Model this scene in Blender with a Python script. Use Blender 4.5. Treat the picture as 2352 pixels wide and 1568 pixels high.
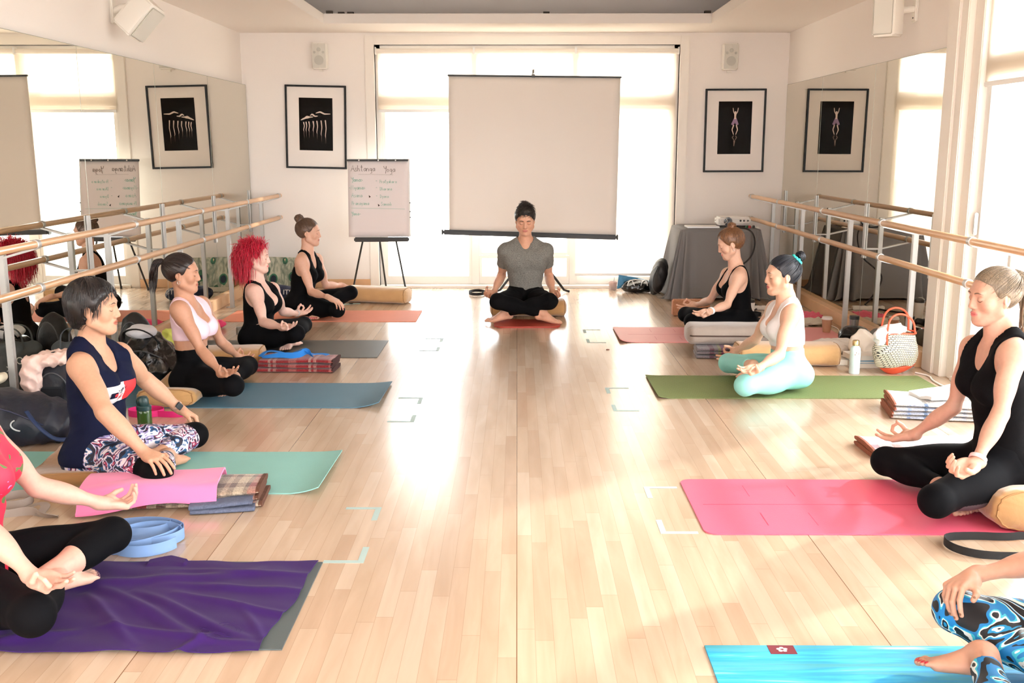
import bpy, bmesh, math, random
import numpy as np
from mathutils import Vector, Matrix, noise as mnoise
for _o in list(bpy.data.objects): bpy.data.objects.remove(_o)
SC = bpy.context.scene; COL = SC.collection
# ---------------------------------------------------------------- camera, light, exposure
cam_d = bpy.data.cameras.new('camera'); cam_d.sensor_width = 36; cam_d.lens = 35.0; cam_d.clip_end = 200
cam = bpy.data.objects.new('camera', cam_d); COL.objects.link(cam)
cam.location = (0, 0, 1.5); cam.rotation_euler = (math.radians(90 - 10.99), 0, math.radians(0.3006))
SC.camera = cam
W = bpy.data.worlds.new('sky'); SC.world = W; W.use_nodes = True
_bg = W.node_tree.nodes['Background']; _bg.inputs[0].default_value = (0.99, 0.975, 1.0, 1); _bg.inputs[1].default_value = 11.5
_s = bpy.data.lights.new('sun', 'SUN'); _s.energy = 4.5; _s.angle = math.radians(2.0); _s.color = (1.0, 0.95, 0.88)
sun = bpy.data.objects.new('sun', _s); COL.objects.link(sun)
sun.rotation_euler = Vector((0.80, 0.62, 0.50)).to_track_quat('Z', 'Y').to_euler()
SC.view_settings.view_transform = 'Standard'; SC.view_settings.look = 'None'
SC.view_settings.gamma = 1.0; SC.view_settings.use_curve_mapping = False; SC.view_settings.exposure = 0.08
SC.cycles.use_denoising = True; SC.cycles.max_bounces = 8; SC.cycles.diffuse_bounces = 5
SC.cycles.glossy_bounces = 5; SC.cycles.transmission_bounces = 6; SC.cycles.transparent_max_bounces = 12
SC.cycles.sample_clamp_indirect = 4.0; SC.cycles.caustics_reflective = True; SC.cycles.blur_glossy = 1.0; SC.cycles.caustics_refractive = False
# ---------------------------------------------------------------- helpers
PI = math.pi
def V(*a): return np.array(a, float)
def nrm(v): v = np.asarray(v, float); return v / (np.linalg.norm(v) + 1e-12)
def lin(c):
    return tuple((x / 255 / 12.92 if x / 255 <= .04045 else ((x / 255 + .055) / 1.055) ** 2.4) for x in c[:3]) + (1.0,)
class MB:
    """collects vertices and faces of one mesh"""
    def __init__(s): s.v = []; s.f = []; s.m = []; s.cur = 0
    def add(s, vs, fs):
        b = len(s.v); s.v += [tuple(map(float, p)) for p in vs]; s.f += [tuple(b + i for i in f) for f in fs]; s.m += [s.cur] * len(fs); return s
    def box(s, x0, x1, y0, y1, z0, z1, R=None, o=(0, 0, 0)):
        P = [(x, y, z) for x in (x0, x1) for y in (y0, y1) for z in (z0, z1)]
        if R is not None: P = [tuple(R @ Vector(p) + Vector(o)) for p in P]
        return s.add(P, [(0, 1, 3, 2), (4, 6, 7, 5), (0, 4, 5, 1), (2, 3, 7, 6), (0, 2, 6, 4), (1, 5, 7, 3)])
    def tube(s, pts, r, n=12, cap=True, flat=1.0):
        pts = [np.asarray(p, float) for p in pts]; N = len(pts)
        rr = [r] * N if np.isscalar(r) else list(r)
        T = [nrm(pts[min(i + 1, N - 1)] - pts[max(i - 1, 0)]) for i in range(N)]
        u = np.cross(T[0], (0, 0, 1.)) if abs(T[0][2]) < .9 else np.cross(T[0], (1., 0, 0)); u = nrm(u); vs = []
        for i in range(N):
            u = nrm(u - T[i] * (u @ T[i])); w = np.cross(T[i], u)
            for k in range(n):
                a = 2 * PI * k / n; vs.append(pts[i] + rr[i] * (u * math.cos(a) + w * math.sin(a) * flat))
        fs = [(i * n + k, i * n + (k + 1) % n, (i + 1) * n + (k + 1) % n, (i + 1) * n + k) for i in range(N - 1) for k in range(n)]
        if cap: fs += [tuple(range(n))[::-1], tuple((N - 1) * n + k for k in range(n))]
        return s.add(vs, fs)
    def lathe(s, prof, c=(0, 0, 0), n=32, axis='z'):
        vs = []
        for r, z in prof:
            for k in range(n):
                a = 2 * PI * k / n; p = (r * math.cos(a), r * math.sin(a), z)
                if axis == 'y': p = (p[0], p[2], p[1])
                if axis == 'x': p = (p[2], p[0], p[1])
                vs.append((p[0] + c[0], p[1] + c[1], p[2] + c[2]))
        m = len(prof)
        fs = [(i * n + k, i * n + (k + 1) % n, (i + 1) * n + (k + 1) % n, (i + 1) * n + k) for i in range(m - 1) for k in range(n)]
        if prof[0][0] > 1e-5: fs.append(tuple(range(n))[::-1])
        if prof[-1][0] > 1e-5: fs.append(tuple((m - 1) * n + k for k in range(n)))
        return s.add(vs, fs)
    def ribbon(s, pts, nor, w, t=.003):
        pts = [np.asarray(p, float) for p in pts]; N = len(pts); vs = []
        for i in range(N):
            T = nrm(pts[min(i + 1, N - 1)] - pts[max(i - 1, 0)]); n = nrm(nor[i]); side = nrm(np.cross(T, n)); n = np.cross(side, T)
            for a, b in ((-1, -1), (1, -1), (1, 1), (-1, 1)): vs.append(pts[i] + side * a * w / 2 + n * b * t / 2)
        fs = [(i * 4 + k, i * 4 + (k + 1) % 4, (i + 1) * 4 + (k + 1) % 4, (i + 1) * 4 + k) for i in range(N - 1) for k in range(4)]
        fs += [(3, 2, 1, 0), tuple((N - 1) * 4 + k for k in range(4))]
        return s.add(vs, fs)
    def grid(s, fn, nu, nv, closed_u=False):
        vs = [fn(i / (nu - (0 if closed_u else 1)), j / (nv - 1)) for j in range(nv) for i in range(nu)]
        L = nu if closed_u else nu - 1
        return s.add(vs, [(j * nu + i, j * nu + (i + 1) % nu, (j + 1) * nu + (i + 1) % nu, (j + 1) * nu + i) for j in range(nv - 1) for i in range(L)])
    def sheet(s, fn, nu, nv, t):
        """a slab: top surface fn(u,v)->(x,y,z), thickness t downwards"""
        top = [fn(i / (nu - 1), j / (nv - 1)) for j in range(nv) for i in range(nu)]
        bot = [(p[0], p[1], max(p[2] - t, .0005)) for p in top]; n = nu * nv
        f = []
        for j in range(nv - 1):
            for i in range(nu - 1):
                a = j * nu + i; f += [(a, a + 1, a + nu + 1, a + nu), (n + a, n + a + nu, n + a + nu + 1, n + a + 1)]
        ed = [j for j in range(nu)] + [j * nu + nu - 1 for j in range(1, nv)] + [(nv - 1) * nu + i for i in range(nu - 2, -1, -1)] + [j * nu for j in range(nv - 2, 0, -1)]
        for a, b in zip(ed, ed[1:] + ed[:1]): f.append((a, n + a, n + b, b))
        return s.add(top + bot, f)
    def prism(s, poly, z0, z1):
        n = len(poly); vs = [(x, y, z0) for x, y in poly] + [(x, y, z1) for x, y in poly]
        return s.add(vs, [tuple(range(n))[::-1], tuple(range(n, 2 * n))] + [(i, (i + 1) % n, n + (i + 1) % n, n + i) for i in range(n)])
def link(o, parent=None):
    COL.objects.link(o)
    if parent is not None: o.parent = parent; o.matrix_parent_inverse = Matrix.Identity(4)
    return o
def tag(o, label=None, cat=None, group=None, kind=None):
    if label: o['label'] = label
    if cat: o['category'] = cat
    if group: o['group'] = group
    if kind: o['kind'] = kind
    return o
def obj(name, mb, mats, parent=None, smooth=False, bevel=0, seg=2, label=None, angle=None, sub=0, kind=None):
    """links one mesh; vertices given in world space are kept when the parent is an Empty at p (they are shifted)"""
    me = bpy.data.meshes.new(name)
    vs = mb.v
    if parent is not None:
        off = root_loc(parent)
        vs = [(p[0] - off[0], p[1] - off[1], p[2] - off[2]) for p in vs]
    me.from_pydata(vs, [], mb.f)
    mats = mats if isinstance(mats, (list, tuple)) else [mats]
    for m in mats: me.materials.append(m)
    if len(mats) > 1: me.polygons.foreach_set('material_index', mb.m)
    me.validate(); me.update()
    o = bpy.data.objects.new(name, me)
    if parent is None:   # put the origin at the base of the thing
        a = np.array(vs); c = (a.min(0) + a.max(0)) / 2; c[2] = a[:, 2].min()
        me.transform(Matrix.Translation(-Vector(c))); o.location = c
    link(o, parent)
    if bevel:
        bm = bmesh.new(); bm.from_mesh(me); bmesh.ops.recalc_face_normals(bm, faces=bm.faces)
        bmesh.ops.bevel(bm, geom=[e for e in bm.edges if len(e.link_faces) == 2 and e.calc_face_angle(0) > .6], offset=bevel, segments=seg, affect='EDGES', clamp_overlap=True)
        bm.to_mesh(me); bm.free(); smooth = True; angle = angle or .7
    else:
        bm = bmesh.new(); bm.from_mesh(me); bmesh.ops.recalc_face_normals(bm, faces=bm.faces); bm.to_mesh(me); bm.free()
    if smooth:
        me.polygons.foreach_set('use_smooth', [True] * len(me.polygons))
        if angle: me.set_sharp_from_angle(angle=angle)
    if sub:
        md = o.modifiers.new('sub', 'SUBSURF'); md.levels = sub; md.render_levels = sub
    if label: o['label'] = label
    if kind: o['kind'] = kind
    return o
def root_loc(p):
    v = Vector((0, 0, 0))
    while p is not None: v = v + p.location; p = p.parent
    return v
def thing(name, loc, label, cat, group=None):
    e = bpy.data.objects.new(name, None); e.empty_display_size = .1; COL.objects.link(e); e.location = loc
    return tag(e, label, cat, group)
def struct(name, mb, m, **k):
    o = obj(name, mb, m, **k); o['kind'] = 'structure'; return o
def circ(cx, cy, r, n=24, a0=0, a1=2 * PI): return [(cx + r * math.cos(a0 + (a1 - a0) * i / (n - 1)), cy + r * math.sin(a0 + (a1 - a0) * i / (n - 1))) for i in range(n)]
# ---------------------------------------------------------------- materials
def mat(name, col, rough=.6, metal=0., spec=.5, bump=0, bscale=200, var=0, vscale=8, sheen=0, coat=0, trans=0, alpha=1, emit=None, sub=0):
    m = bpy.data.materials.new(name); m.use_nodes = True; nt = m.node_tree; b = nt.nodes['Principled BSDF']
    c = lin(col); b.inputs['Base Color'].default_value = c; b.inputs['Roughness'].default_value = rough; b.inputs['Metallic'].default_value = metal
    b.inputs['Specular IOR Level'].default_value = spec; b.inputs['Coat Weight'].default_value = coat; b.inputs['Sheen Weight'].default_value = sheen
    b.inputs['Transmission Weight'].default_value = trans; b.inputs['Alpha'].default_value = alpha
    if sub: b.inputs['Subsurface Weight'].default_value = sub; b.inputs['Subsurface Scale'].default_value = .02
    if bump or var:
        tc = nt.nodes.new('ShaderNodeTexCoord')
    if bump:
        n = nt.nodes.new('ShaderNodeTexNoise'); n.inputs['Scale'].default_value = bscale; nt.links.new(tc.outputs['Object'], n.inputs['Vector'])
        bp = nt.nodes.new('ShaderNodeBump'); bp.inputs['Strength'].default_value = bump; bp.inputs['Distance'].default_value = .01
        nt.links.new(n.outputs['Fac'], bp.inputs['Height']); nt.links.new(bp.outputs['Normal'], b.inputs['Normal'])
    if var:
        n = nt.nodes.new('ShaderNodeTexNoise'); n.inputs['Scale'].default_value = vscale; n.inputs['Detail'].default_value = 4
        nt.links.new(tc.outputs['Object'], n.inputs['Vector'])
        r = nt.nodes.new('ShaderNodeMix'); r.data_type = 'RGBA'
        r.inputs[6].default_value = tuple(x * (1 - var) for x in c[:3]) + (1,); r.inputs[7].default_value = tuple(min(1, x * (1 + var)) for x in c[:3]) + (1,)
        nt.links.new(n.outputs['Fac'], r.inputs[0]); nt.links.new(r.outputs[2], b.inputs['Base Color'])
    return m
def nodes(m): return m.node_tree, m.node_tree.nodes['Principled BSDF']
def ramp(nt, src, stops, interp='LINEAR'):
    r = nt.nodes.new('ShaderNodeValToRGB'); r.color_ramp.interpolation = interp
    while len(r.color_ramp.elements) < len(stops): r.color_ramp.elements.new(.5)
    for e, (p, c) in zip(r.color_ramp.elements, stops): e.position = p; e.color = lin(c)
    nt.links.new(src, r.inputs[0]); return r.outputs[0]
def tex(nt, kind, scale, coord='Object', **k):
    tc = nt.nodes.new('ShaderNodeTexCoord'); mp = nt.nodes.new('ShaderNodeMapping')
    mp.inputs['Scale'].default_value = scale if isinstance(scale, tuple) else (scale,) * 3
    if 'rot' in k: mp.inputs['Rotation'].default_value = k.pop('rot')
    nt.links.new(tc.outputs[coord], mp.inputs[0]); n = nt.nodes.new('ShaderNodeTex' + kind); nt.links.new(mp.outputs[0], n.inputs['Vector'])
    for a, b in k.items(): n.inputs[a].default_value = b
    n.inputs['Scale'].default_value = 1; return n
def bump(nt, b, src, strength=.3, dist=.01):
    bp = nt.nodes.new('ShaderNodeBump'); bp.inputs['Strength'].default_value = strength; bp.inputs['Distance'].default_value = dist
    nt.links.new(src, bp.inputs['Height']); nt.links.new(bp.outputs['Normal'], b.inputs['Normal'])
# ---------------------------------------------------------------- implicit surfaces: bodies, hair and cloth are grown from blended shapes
CAP = .3
class Grid:
    def __init__(s, lo, hi, h):
        s.o = np.array(lo, float); s.h = h; s.n = tuple(int(math.ceil((b - a) / h)) + 1 for a, b in zip(lo, hi))
        s.ax = [s.o[i] + h * np.arange(s.n[i]) for i in range(3)]
    def new(s): return np.full(s.n, CAP, np.float32)
    def xyz(s, sl=None):
        a = [x if sl is None else x[t] for x, t in zip(s.ax, sl or (0, 0, 0))]
        return a[0][:, None, None].astype(np.float32), a[1][None, :, None].astype(np.float32), a[2][None, None, :].astype(np.float32)
    def sl(s, lo, hi):
        r = []
        for i in range(3):
            a = max(0, int((lo[i] - s.o[i]) / s.h)); b = min(s.n[i], int((hi[i] - s.o[i]) / s.h) + 2)
            if b <= a: return None
            r.append(slice(a, b))
        return tuple(r)
def smin(a, b, k):
    if np.isscalar(k) and k <= 0: return np.minimum(a, b)
    h = np.maximum(k - np.abs(a - b), 0) / np.maximum(k, 1e-6); return np.minimum(a, b) - h * h * k * .25
def smax(a, b, k): return -smin(-a, -b, k)
# primitives: dict(t=..., k=blend)
def cone(a, b, ra, rb, k=.02, sub=False): return dict(t='c', a=np.array(a, float), b=np.array(b, float), ra=ra, rb=rb, k=k, sub=sub)
def ball(c, r, k=.02, sub=False): return dict(t='c', a=np.array(c, float), b=np.array(c, float) + 1e-5, ra=r, rb=r, k=k, sub=sub)
def ell(c, r, F=None, k=.02, sub=False): return dict(t='e', c=np.array(c, float), r=np.array(r, float), F=np.eye(3) if F is None else np.array(F, float), k=k, sub=sub)
def pval(p, x, y, z):
    if p['t'] == 'c':
        a, ba = p['a'], p['b'] - p['a']; L = ba @ ba
        px, py, pz = x - a[0], y - a[1], z - a[2]
        t = np.clip((px * ba[0] + py * ba[1] + pz * ba[2]) / L, 0, 1)
        d = np.sqrt((px - t * ba[0]) ** 2 + (py - t * ba[1]) ** 2 + (pz - t * ba[2]) ** 2)
        return d - (p['ra'] + (p['rb'] - p['ra']) * t)
    if p['t'] == 'e':
        c, F, r = p['c'], p['F'], p['r']; px, py, pz = x - c[0], y - c[1], z - c[2]
        q = [px * F[i][0] + py * F[i][1] + pz * F[i][2] for i in range(3)]
        k0 = np.sqrt(sum((q[i] / r[i]) ** 2 for i in range(3))); k1 = np.sqrt(sum((q[i] / r[i] ** 2) ** 2 for i in range(3))) + 1e-9
        return k0 * (k0 - 1) / k1
    if p['t'] == 'h':   # half space within a ball: beyond the plane (c, n)
        c, n = p['c'], p['n']; px, py, pz = x - c[0], y - c[1], z - c[2]
        return np.maximum(-(px * n[0] + py * n[1] + pz * n[2]), np.sqrt(px ** 2 + py ** 2 + pz ** 2) - p['R'])
def half(c, n, R=9., k=.004): return dict(t='h', c=np.array(c, float), n=nrm(n), R=R, k=k, sub=True)
def bounds(p, m):
    if p['t'] == 'c':
        r = max(p['ra'], p['rb']) + m; return np.minimum(p['a'], p['b']) - r, np.maximum(p['a'], p['b']) + r
    if p['t'] == 'e': r = max(p['r']) + m; return p['c'] - r, p['c'] + r
    return p['c'] - p['R'] - m, p['c'] + p['R'] + m
def field(g, prims, base=None):
    A = g.new() if base is None else base
    for p in prims:
        lo, hi = bounds(p, .045 + max(p['k'], 0) * .5); sl = g.sl(lo, hi)
        if sl is None: continue
        d = pval(p, *g.xyz(sl)).astype(np.float32)
        A[sl] = smax(A[sl], -d, p['k']) if p['sub'] else smin(A[sl], d, p['k'])
    return A
_E = [(a, b) for a in range(8) for b in range(8) if b > a and bin(a ^ b).count('1') == 1]
def nets(A, g):
    ins = A < 0; n = A.shape; c = np.zeros([k - 1 for k in n], np.int8)
    offs = [(i & 1, (i >> 1) & 1, (i >> 2) & 1) for i in range(8)]
    for o in offs: c += ins[o[0]:n[0] - 1 + o[0], o[1]:n[1] - 1 + o[1], o[2]:n[2] - 1 + o[2]]
    ci = np.nonzero((c > 0) & (c < 8)); m = len(ci[0])
    if m == 0: return np.zeros((0, 3)), np.zeros((0, 4), int)
    vals = [A[ci[0] + o[0], ci[1] + o[1], ci[2] + o[2]].astype(np.float64) for o in offs]
    S = np.zeros((m, 3)); cnt = np.zeros(m)
    for a, b in _E:
        va, vb = vals[a], vals[b]; mk = (va < 0) != (vb < 0); t = np.where(mk, va / np.where(mk, va - vb, 1), 0)
        pa, pb = np.array(offs[a], float), np.array(offs[b], float)
        S += np.where(mk[:, None], pa + t[:, None] * (pb - pa), 0); cnt += mk
    P = g.o + (np.stack(ci, 1) + S / cnt[:, None]) * g.h
    idx = -np.ones(c.shape, np.int64); idx[ci] = np.arange(m); Q = []
    for ax in range(3):
        u, v = (ax + 1) % 3, (ax + 2) % 3
        s0 = [slice(None)] * 3; s1 = [slice(None)] * 3; s0[ax] = slice(0, n[ax] - 1); s1[ax] = slice(1, n[ax])
        a, b = ins[tuple(s0)], ins[tuple(s1)]; e = np.stack(np.nonzero(a != b), 1)
        ok = (e[:, u] > 0) & (e[:, v] > 0) & (e[:, u] < n[u] - 1) & (e[:, v] < n[v] - 1); e = e[ok]
        if len(e) == 0: continue
        fl = a[tuple(e.T)]
        def I(du, dv):
            q = e.copy(); q[:, u] += du; q[:, v] += dv; return idx[tuple(q.T)]
        q = np.stack([I(-1, -1), I(0, -1), I(0, 0), I(-1, 0)], 1); q[~fl] = q[~fl][:, ::-1]; Q.append(q)
    return P, np.concatenate(Q)
def mesh_from(name, parts, mats, parent=None, cols=None, label=None, mi=None):
    """parts: list of (P, Q); one mesh"""
    P = np.concatenate([p for p, q in parts]); o = 0; Qs = []
    for p, q in parts: Qs.append(q + o); o += len(p)
    Q = np.concatenate(Qs)
    used = np.unique(Q); re = -np.ones(len(P), np.int64); re[used] = np.arange(len(used)); P = P[used]; Q = re[Q]
    me = bpy.data.meshes.new(name)
    off = np.array(root_loc(parent)) if parent is not None else np.zeros(3)
    me.vertices.add(len(P)); me.vertices.foreach_set('co', (P - off).astype(np.float32).ravel())
    me.loops.add(Q.size); me.loops.foreach_set('vertex_index', Q.astype(np.int32).ravel())
    me.polygons.add(len(Q)); me.polygons.foreach_set('loop_start', np.arange(0, Q.size, 4, dtype=np.int32))
    me.polygons.foreach_set('loop_total', np.full(len(Q), 4, np.int32)); me.polygons.foreach_set('use_smooth', np.ones(len(Q), bool))
    me.update(calc_edges=True)
    for m in (mats if isinstance(mats, list) else [mats]): me.materials.append(m)
    if mi is not None: me.polygons.foreach_set('material_index', mi(P[Q].mean(1)).astype(np.int32))
    if cols is not None:
        at = me.color_attributes.new('Col', 'FLOAT_COLOR', 'POINT'); C = np.ones((len(P), 4), np.float32); C[:, :3] = cols(P); at.data.foreach_set('color', C.ravel())
    ob = bpy.data.objects.new(name, me); link(ob, parent)
    if parent is None:
        c = (P.min(0) + P.max(0)) / 2; c[2] = P[:, 2].min(); me.transform(Matrix.Translation(-Vector(c))); ob.location = c
    if label: ob['label'] = label
    return ob
def relax(P, Q, n=1, f=.5):
    e = np.concatenate([Q[:, [0, 1]], Q[:, [1, 2]], Q[:, [2, 3]], Q[:, [3, 0]]])
    for _ in range(n):
        S = np.zeros_like(P); c = np.zeros(len(P)); 
        for a, b in ((0, 1), (1, 0)):
            for d in range(3): S[:, d] += np.bincount(e[:, a], P[e[:, b], d], len(P))
            c += np.bincount(e[:, a], minlength=len(P))
        P = P + f * (S / np.maximum(c, 1)[:, None] - P)
    return P
def blob(name, prims, h, m, parent=None, rel=1, noise=None, **k):
    lo = np.min([bounds(p, .03)[0] for p in prims if p['t'] != 'h' and not p['sub']], 0); hi = np.max([bounds(p, .03)[1] for p in prims if p['t'] != 'h' and not p['sub']], 0)
    lo[2] = max(lo[2], -.02)
    g = Grid(lo, hi, h); A = field(g, prims)
    if noise: A = A + noise(*g.xyz()).astype(np.float32)
    P, Q = nets(A, g)
    if rel: P = relax(P, Q, rel)
    return mesh_from(name, [(P, Q)], m, parent, **k)
def wob(amp, f, seed=0):
    r = random.Random(seed); K = [([r.uniform(-1, 1) * f for _ in range(3)], r.uniform(0, 6)) for _ in range(5)]
    def fn(x, y, z):
        s = 0
        for (a, b, c), ph in K: s = s + np.sin(a * x + b * y + c * z + ph)
        return s * amp / 3
    return fn
def crease(amp, f, seed=0):
    r = random.Random(seed); K = [([r.uniform(-1, 1) * f for _ in range(3)], r.uniform(0, 6)) for _ in range(5)]
    def fn(x, y, z):
        s = 0
        for (a, b, c), ph in K:
            s = s + np.abs(np.sin(a * x + b * y + c * z + ph + .8 * np.sin(.37 * f * (x + y - z) + ph)))
        return (s / 5 - .6) * amp * 2
    return fn
# ---------------------------------------------------------------- people
def frame(fwd, up=(0, 0, 1)):
    f = nrm(fwd); r = nrm(np.cross(f, up)); u = np.cross(r, f); return np.stack([r, f, u])   # rows: right, forward, up
def loc(o, F, *p): return np.asarray(o, float) + p[0] * F[0] + p[1] * F[1] + p[2] * F[2]
def head_prims(o, F, q):
    s = q.get('hs', 1.0); jaw = q.get('jaw', 1.); nose = q.get('nose', 1.); L = lambda *p: loc(o, F, *(a * s for a in p))
    E = lambda c, r, k, sub=False, F2=F: ell(L(*c), [a * s for a in r], F2, k * s, sub)
    C = lambda a, b, ra, rb, k, sub=False: cone(L(*a), L(*b), ra * s, rb * s, k * s, sub)
    P = [E((0, -.014, .036), (.073, .092, .083), .0), E((0, .030, .020), (.062, .056, .070), .02), E((0, .028, -.032), (.053 * jaw, .052, .066), .02),
         E((0, .052, -.083), (.027 * jaw, .026, .022), .03)]
    for x in (-1, 1):
        P += [C((x * .050 * jaw, .0, -.050), (x * .020, .056, -.090), .021, .016, .022), E((x * .041, .052, -.020), (.022, .022, .024), .02),
              C((x * .062, -.004, .010), (x * .054, .010, -.048), .012, .011, .02)]
    P += [C((-.034, .076, .0265), (.034, .076, .0265), .0095, .0095, .02),
          E((0, .078, -.020), (.0135, .0185, .026), .010), C((0, .081, .020), (0, .0905 + .005 * nose, -.022), .0072, .0082, .012), E((0, .0945 + .007 * (nose - 1), -.0285), (.0098, .0105, .0080), .007)]
    for x in (-1, 1):
        P += [E((x * .031, .092, .004), (.0175, .0125, .0125), .012, True), E((x * .0305, .0700, .0035), (.0150, .0155, .0125), .004),
              E((x * .0115, .0860, -.0325), (.0066, .0095, .0060), .006)]
    P += [E((0, .0755, -.060), (.024, .0125, .019), .012), E((0, .0855, -.0545), (.0190, .0062, .0042), .004), E((0, .0845, -.0632), (.0160, .0068, .0050), .004),
          E((0, .0895, -.0588), (.0190, .0055, .0008), .002, True), C((0, .0700, -.090), (0, .063, -.092), .0170, .0185, .014)]
    for x in (-1, 1):
        ax = nrm(F[0] * x + F[1] * -.35); up = nrm(F[2] - F[1] * .18); fw = np.cross(up, ax); EF = np.stack([ax, fw, up])
        P += [E((x * .0735, -.012, .000), (.0058, .0165, .0270), .004, False, EF), E((x * .0715, -.006, -.022), (.0052, .0095, .0105), .005, False, EF),
              E((x * .0805, -.008, .004), (.0058, .0090, .0165), .003, True, EF), E((x * .0765, .0, -.006), (.004, .004, .007), .003, False, EF)]
    return P
def hand_prims(Wp, d, n, side, pose, s=1.):
    d = nrm(d); n = nrm(n - d * (np.asarray(n) @ d)); t = np.cross(d, n) * side     # side +1 right hand
    L = lambda x, y, z: np.asarray(Wp) + (x * t + y * d + z * n) * s
    P = [cone(L(0, -.02, 0), L(0, .02, 0), .0245 * s, .0235 * s, .015)]
    kn = [(-.031, .079), (-.011, .088), (.010, .090), (.030, .084)]      # little .. index
    for x, y in kn: P.append(cone(L(x * .45, .015, -.002), L(x, y, -.003), .0165 * s, .0115 * s, .009 * s))
    P += [ell(L(0, .052, -.001), np.array([.038, .042, .0125]) * s, np.stack([t, d, n]), .008), ell(L(.024, .036, .010), np.array([.015, .029, .013]) * s, np.stack([nrm(t + .35 * d), nrm(d - .35 * t), n]), .012),
          ell(L(-.026, .040, .008), np.array([.010, .028, .009]) * s, np.stack([t, d, n]), .01), ell(L(0, .060, .0165), np.array([.014, .020, .007]) * s, np.stack([t, d, n]), .012, True)]
    ln = [(.031, .020, .018), (.038, .025, .020), (.042, .028, .021), (.038, .024, .020)]
    curls = {'mudra': [(14, 14, 8), (12, 12, 8), (18, 16, 10), (46, 74, 40)], 'open': [(28, 26, 16), (26, 26, 14), (24, 24, 14), (22, 22, 12)],
             'down': [(24, 28, 14), (22, 26, 12), (20, 24, 12), (18, 22, 12)], 'curl': [(45, 50, 25), (42, 50, 25), (38, 46, 22), (34, 40, 20)],
             'soft': [(30, 34, 18), (30, 32, 18), (30, 34, 18), (40, 44, 20)], 'grip': [(48, 34, 18), (46, 34, 16), (44, 32, 14), (40, 28, 12)]}[pose]
    nails = []; tips = []
    for i, ((x, y), sg, cu) in enumerate(zip(kn, ln, curls)):
        p = np.array([x, y, -.003]); a = 0; sp = (-.16, -.05, .04, .13)[i] * (.6 if pose != 'down' else 1.0); r = (.0082, .0092, .0094, .0090)[i]
        for j, (l, c) in enumerate(zip(sg, cu)):
            a += math.radians(c); q = p + l * np.array([math.sin(sp) * math.cos(a), math.cos(sp) * math.cos(a), math.sin(a)])
            P.append(cone(L(*p), L(*q), r * s, (r - .0009) * s, .0022 * s)); r -= .0009
            if j == 2: up = np.array([0, math.sin(a), -math.cos(a)]); nails.append(L(*(q * .72 + p * .28 + up * r * .9))); tips.append(q)
            p = q
    tp = {'mudra': tips[3] + np.array([.002, -.008, .010]), 'open': np.array([.062, .082, .022]), 'down': np.array([.058, .078, .016]), 'curl': np.array([.040, .085, .040]),
          'soft': tips[3] + np.array([.006, -.020, .010]), 'grip': np.array([.050, .080, .034])}[pose]
    b0 = np.array([.020, .020, .006]); b1 = np.array([.040, .046, .014]); b1 = b1 + (tp - b1) * .08
    mid = (b1 * .48 + tp * .52) + np.array([.008, .0, -.002])
    P += [cone(L(*b0), L(*b1), .0150 * s, .0115 * s, .010 * s), cone(L(*b1), L(*mid), .0108 * s, .0100 * s, .003 * s), cone(L(*mid), L(*tp), .0100 * s, .0082 * s, .002 * s)]
    dd = nrm(tp - mid); nails.append(L(*(tp - dd * .004 + np.array([.0045, .001, -.0055]))))
    return P, nails
def foot_prims(A, t, sole, side, s=1.):
    """A ankle, t toe direction, sole the way the sole faces; side +1 right foot"""
    t = nrm(t); sole = nrm(sole - t * (np.asarray(sole) @ t)); lat = np.cross(t, -sole) * side   # outer side
    L = lambda x, y, z: np.asarray(A) + (x * lat + y * t + z * sole) * s
    P = [cone(L(0, -.022, .0), L(0, -.036, .040), .030 * s, .027 * s, .02), cone(L(0, .0, .005), L(-.004, .085, .038), .034 * s, .022 * s, .02), cone(L(.0, -.02, .042), L(.022, .115, .050), .021 * s, .017 * s, .02),
         cone(L(-.006, .0, .035), L(-.020, .120, .048), .022 * s, .019 * s, .02), ell(L(0, .105, .046), np.array([.042, .032, .017]) * s, np.stack([lat, t, -sole]), .014)]
    P += [ball(L(-.026, 0.0, .004), .017 * s, .01), ball(L(.027, -.006, .010), .015 * s, .01)]
    nails = []
    for i, (x, y0, y1, r) in enumerate([(-.030, .120, .168, .0125), (-.011, .128, .170, .0088), (.005, .126, .163, .0084), (.020, .120, .154, .0080), (.034, .112, .143, .0078)]):
        P += [cone(L(x, y0, .047), L(x, (y0 + y1) / 2 + .004, .041 + .002 * i), r * s, r * .95 * s, .006 * s), cone(L(x, (y0 + y1) / 2 + .004, .041 + .002 * i), L(x, y1, .050), r * .95 * s, r * s, .003 * s)]
        nails.append(L(x, y1 + .002, .050 - r * .95))
    return P, nails
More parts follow.
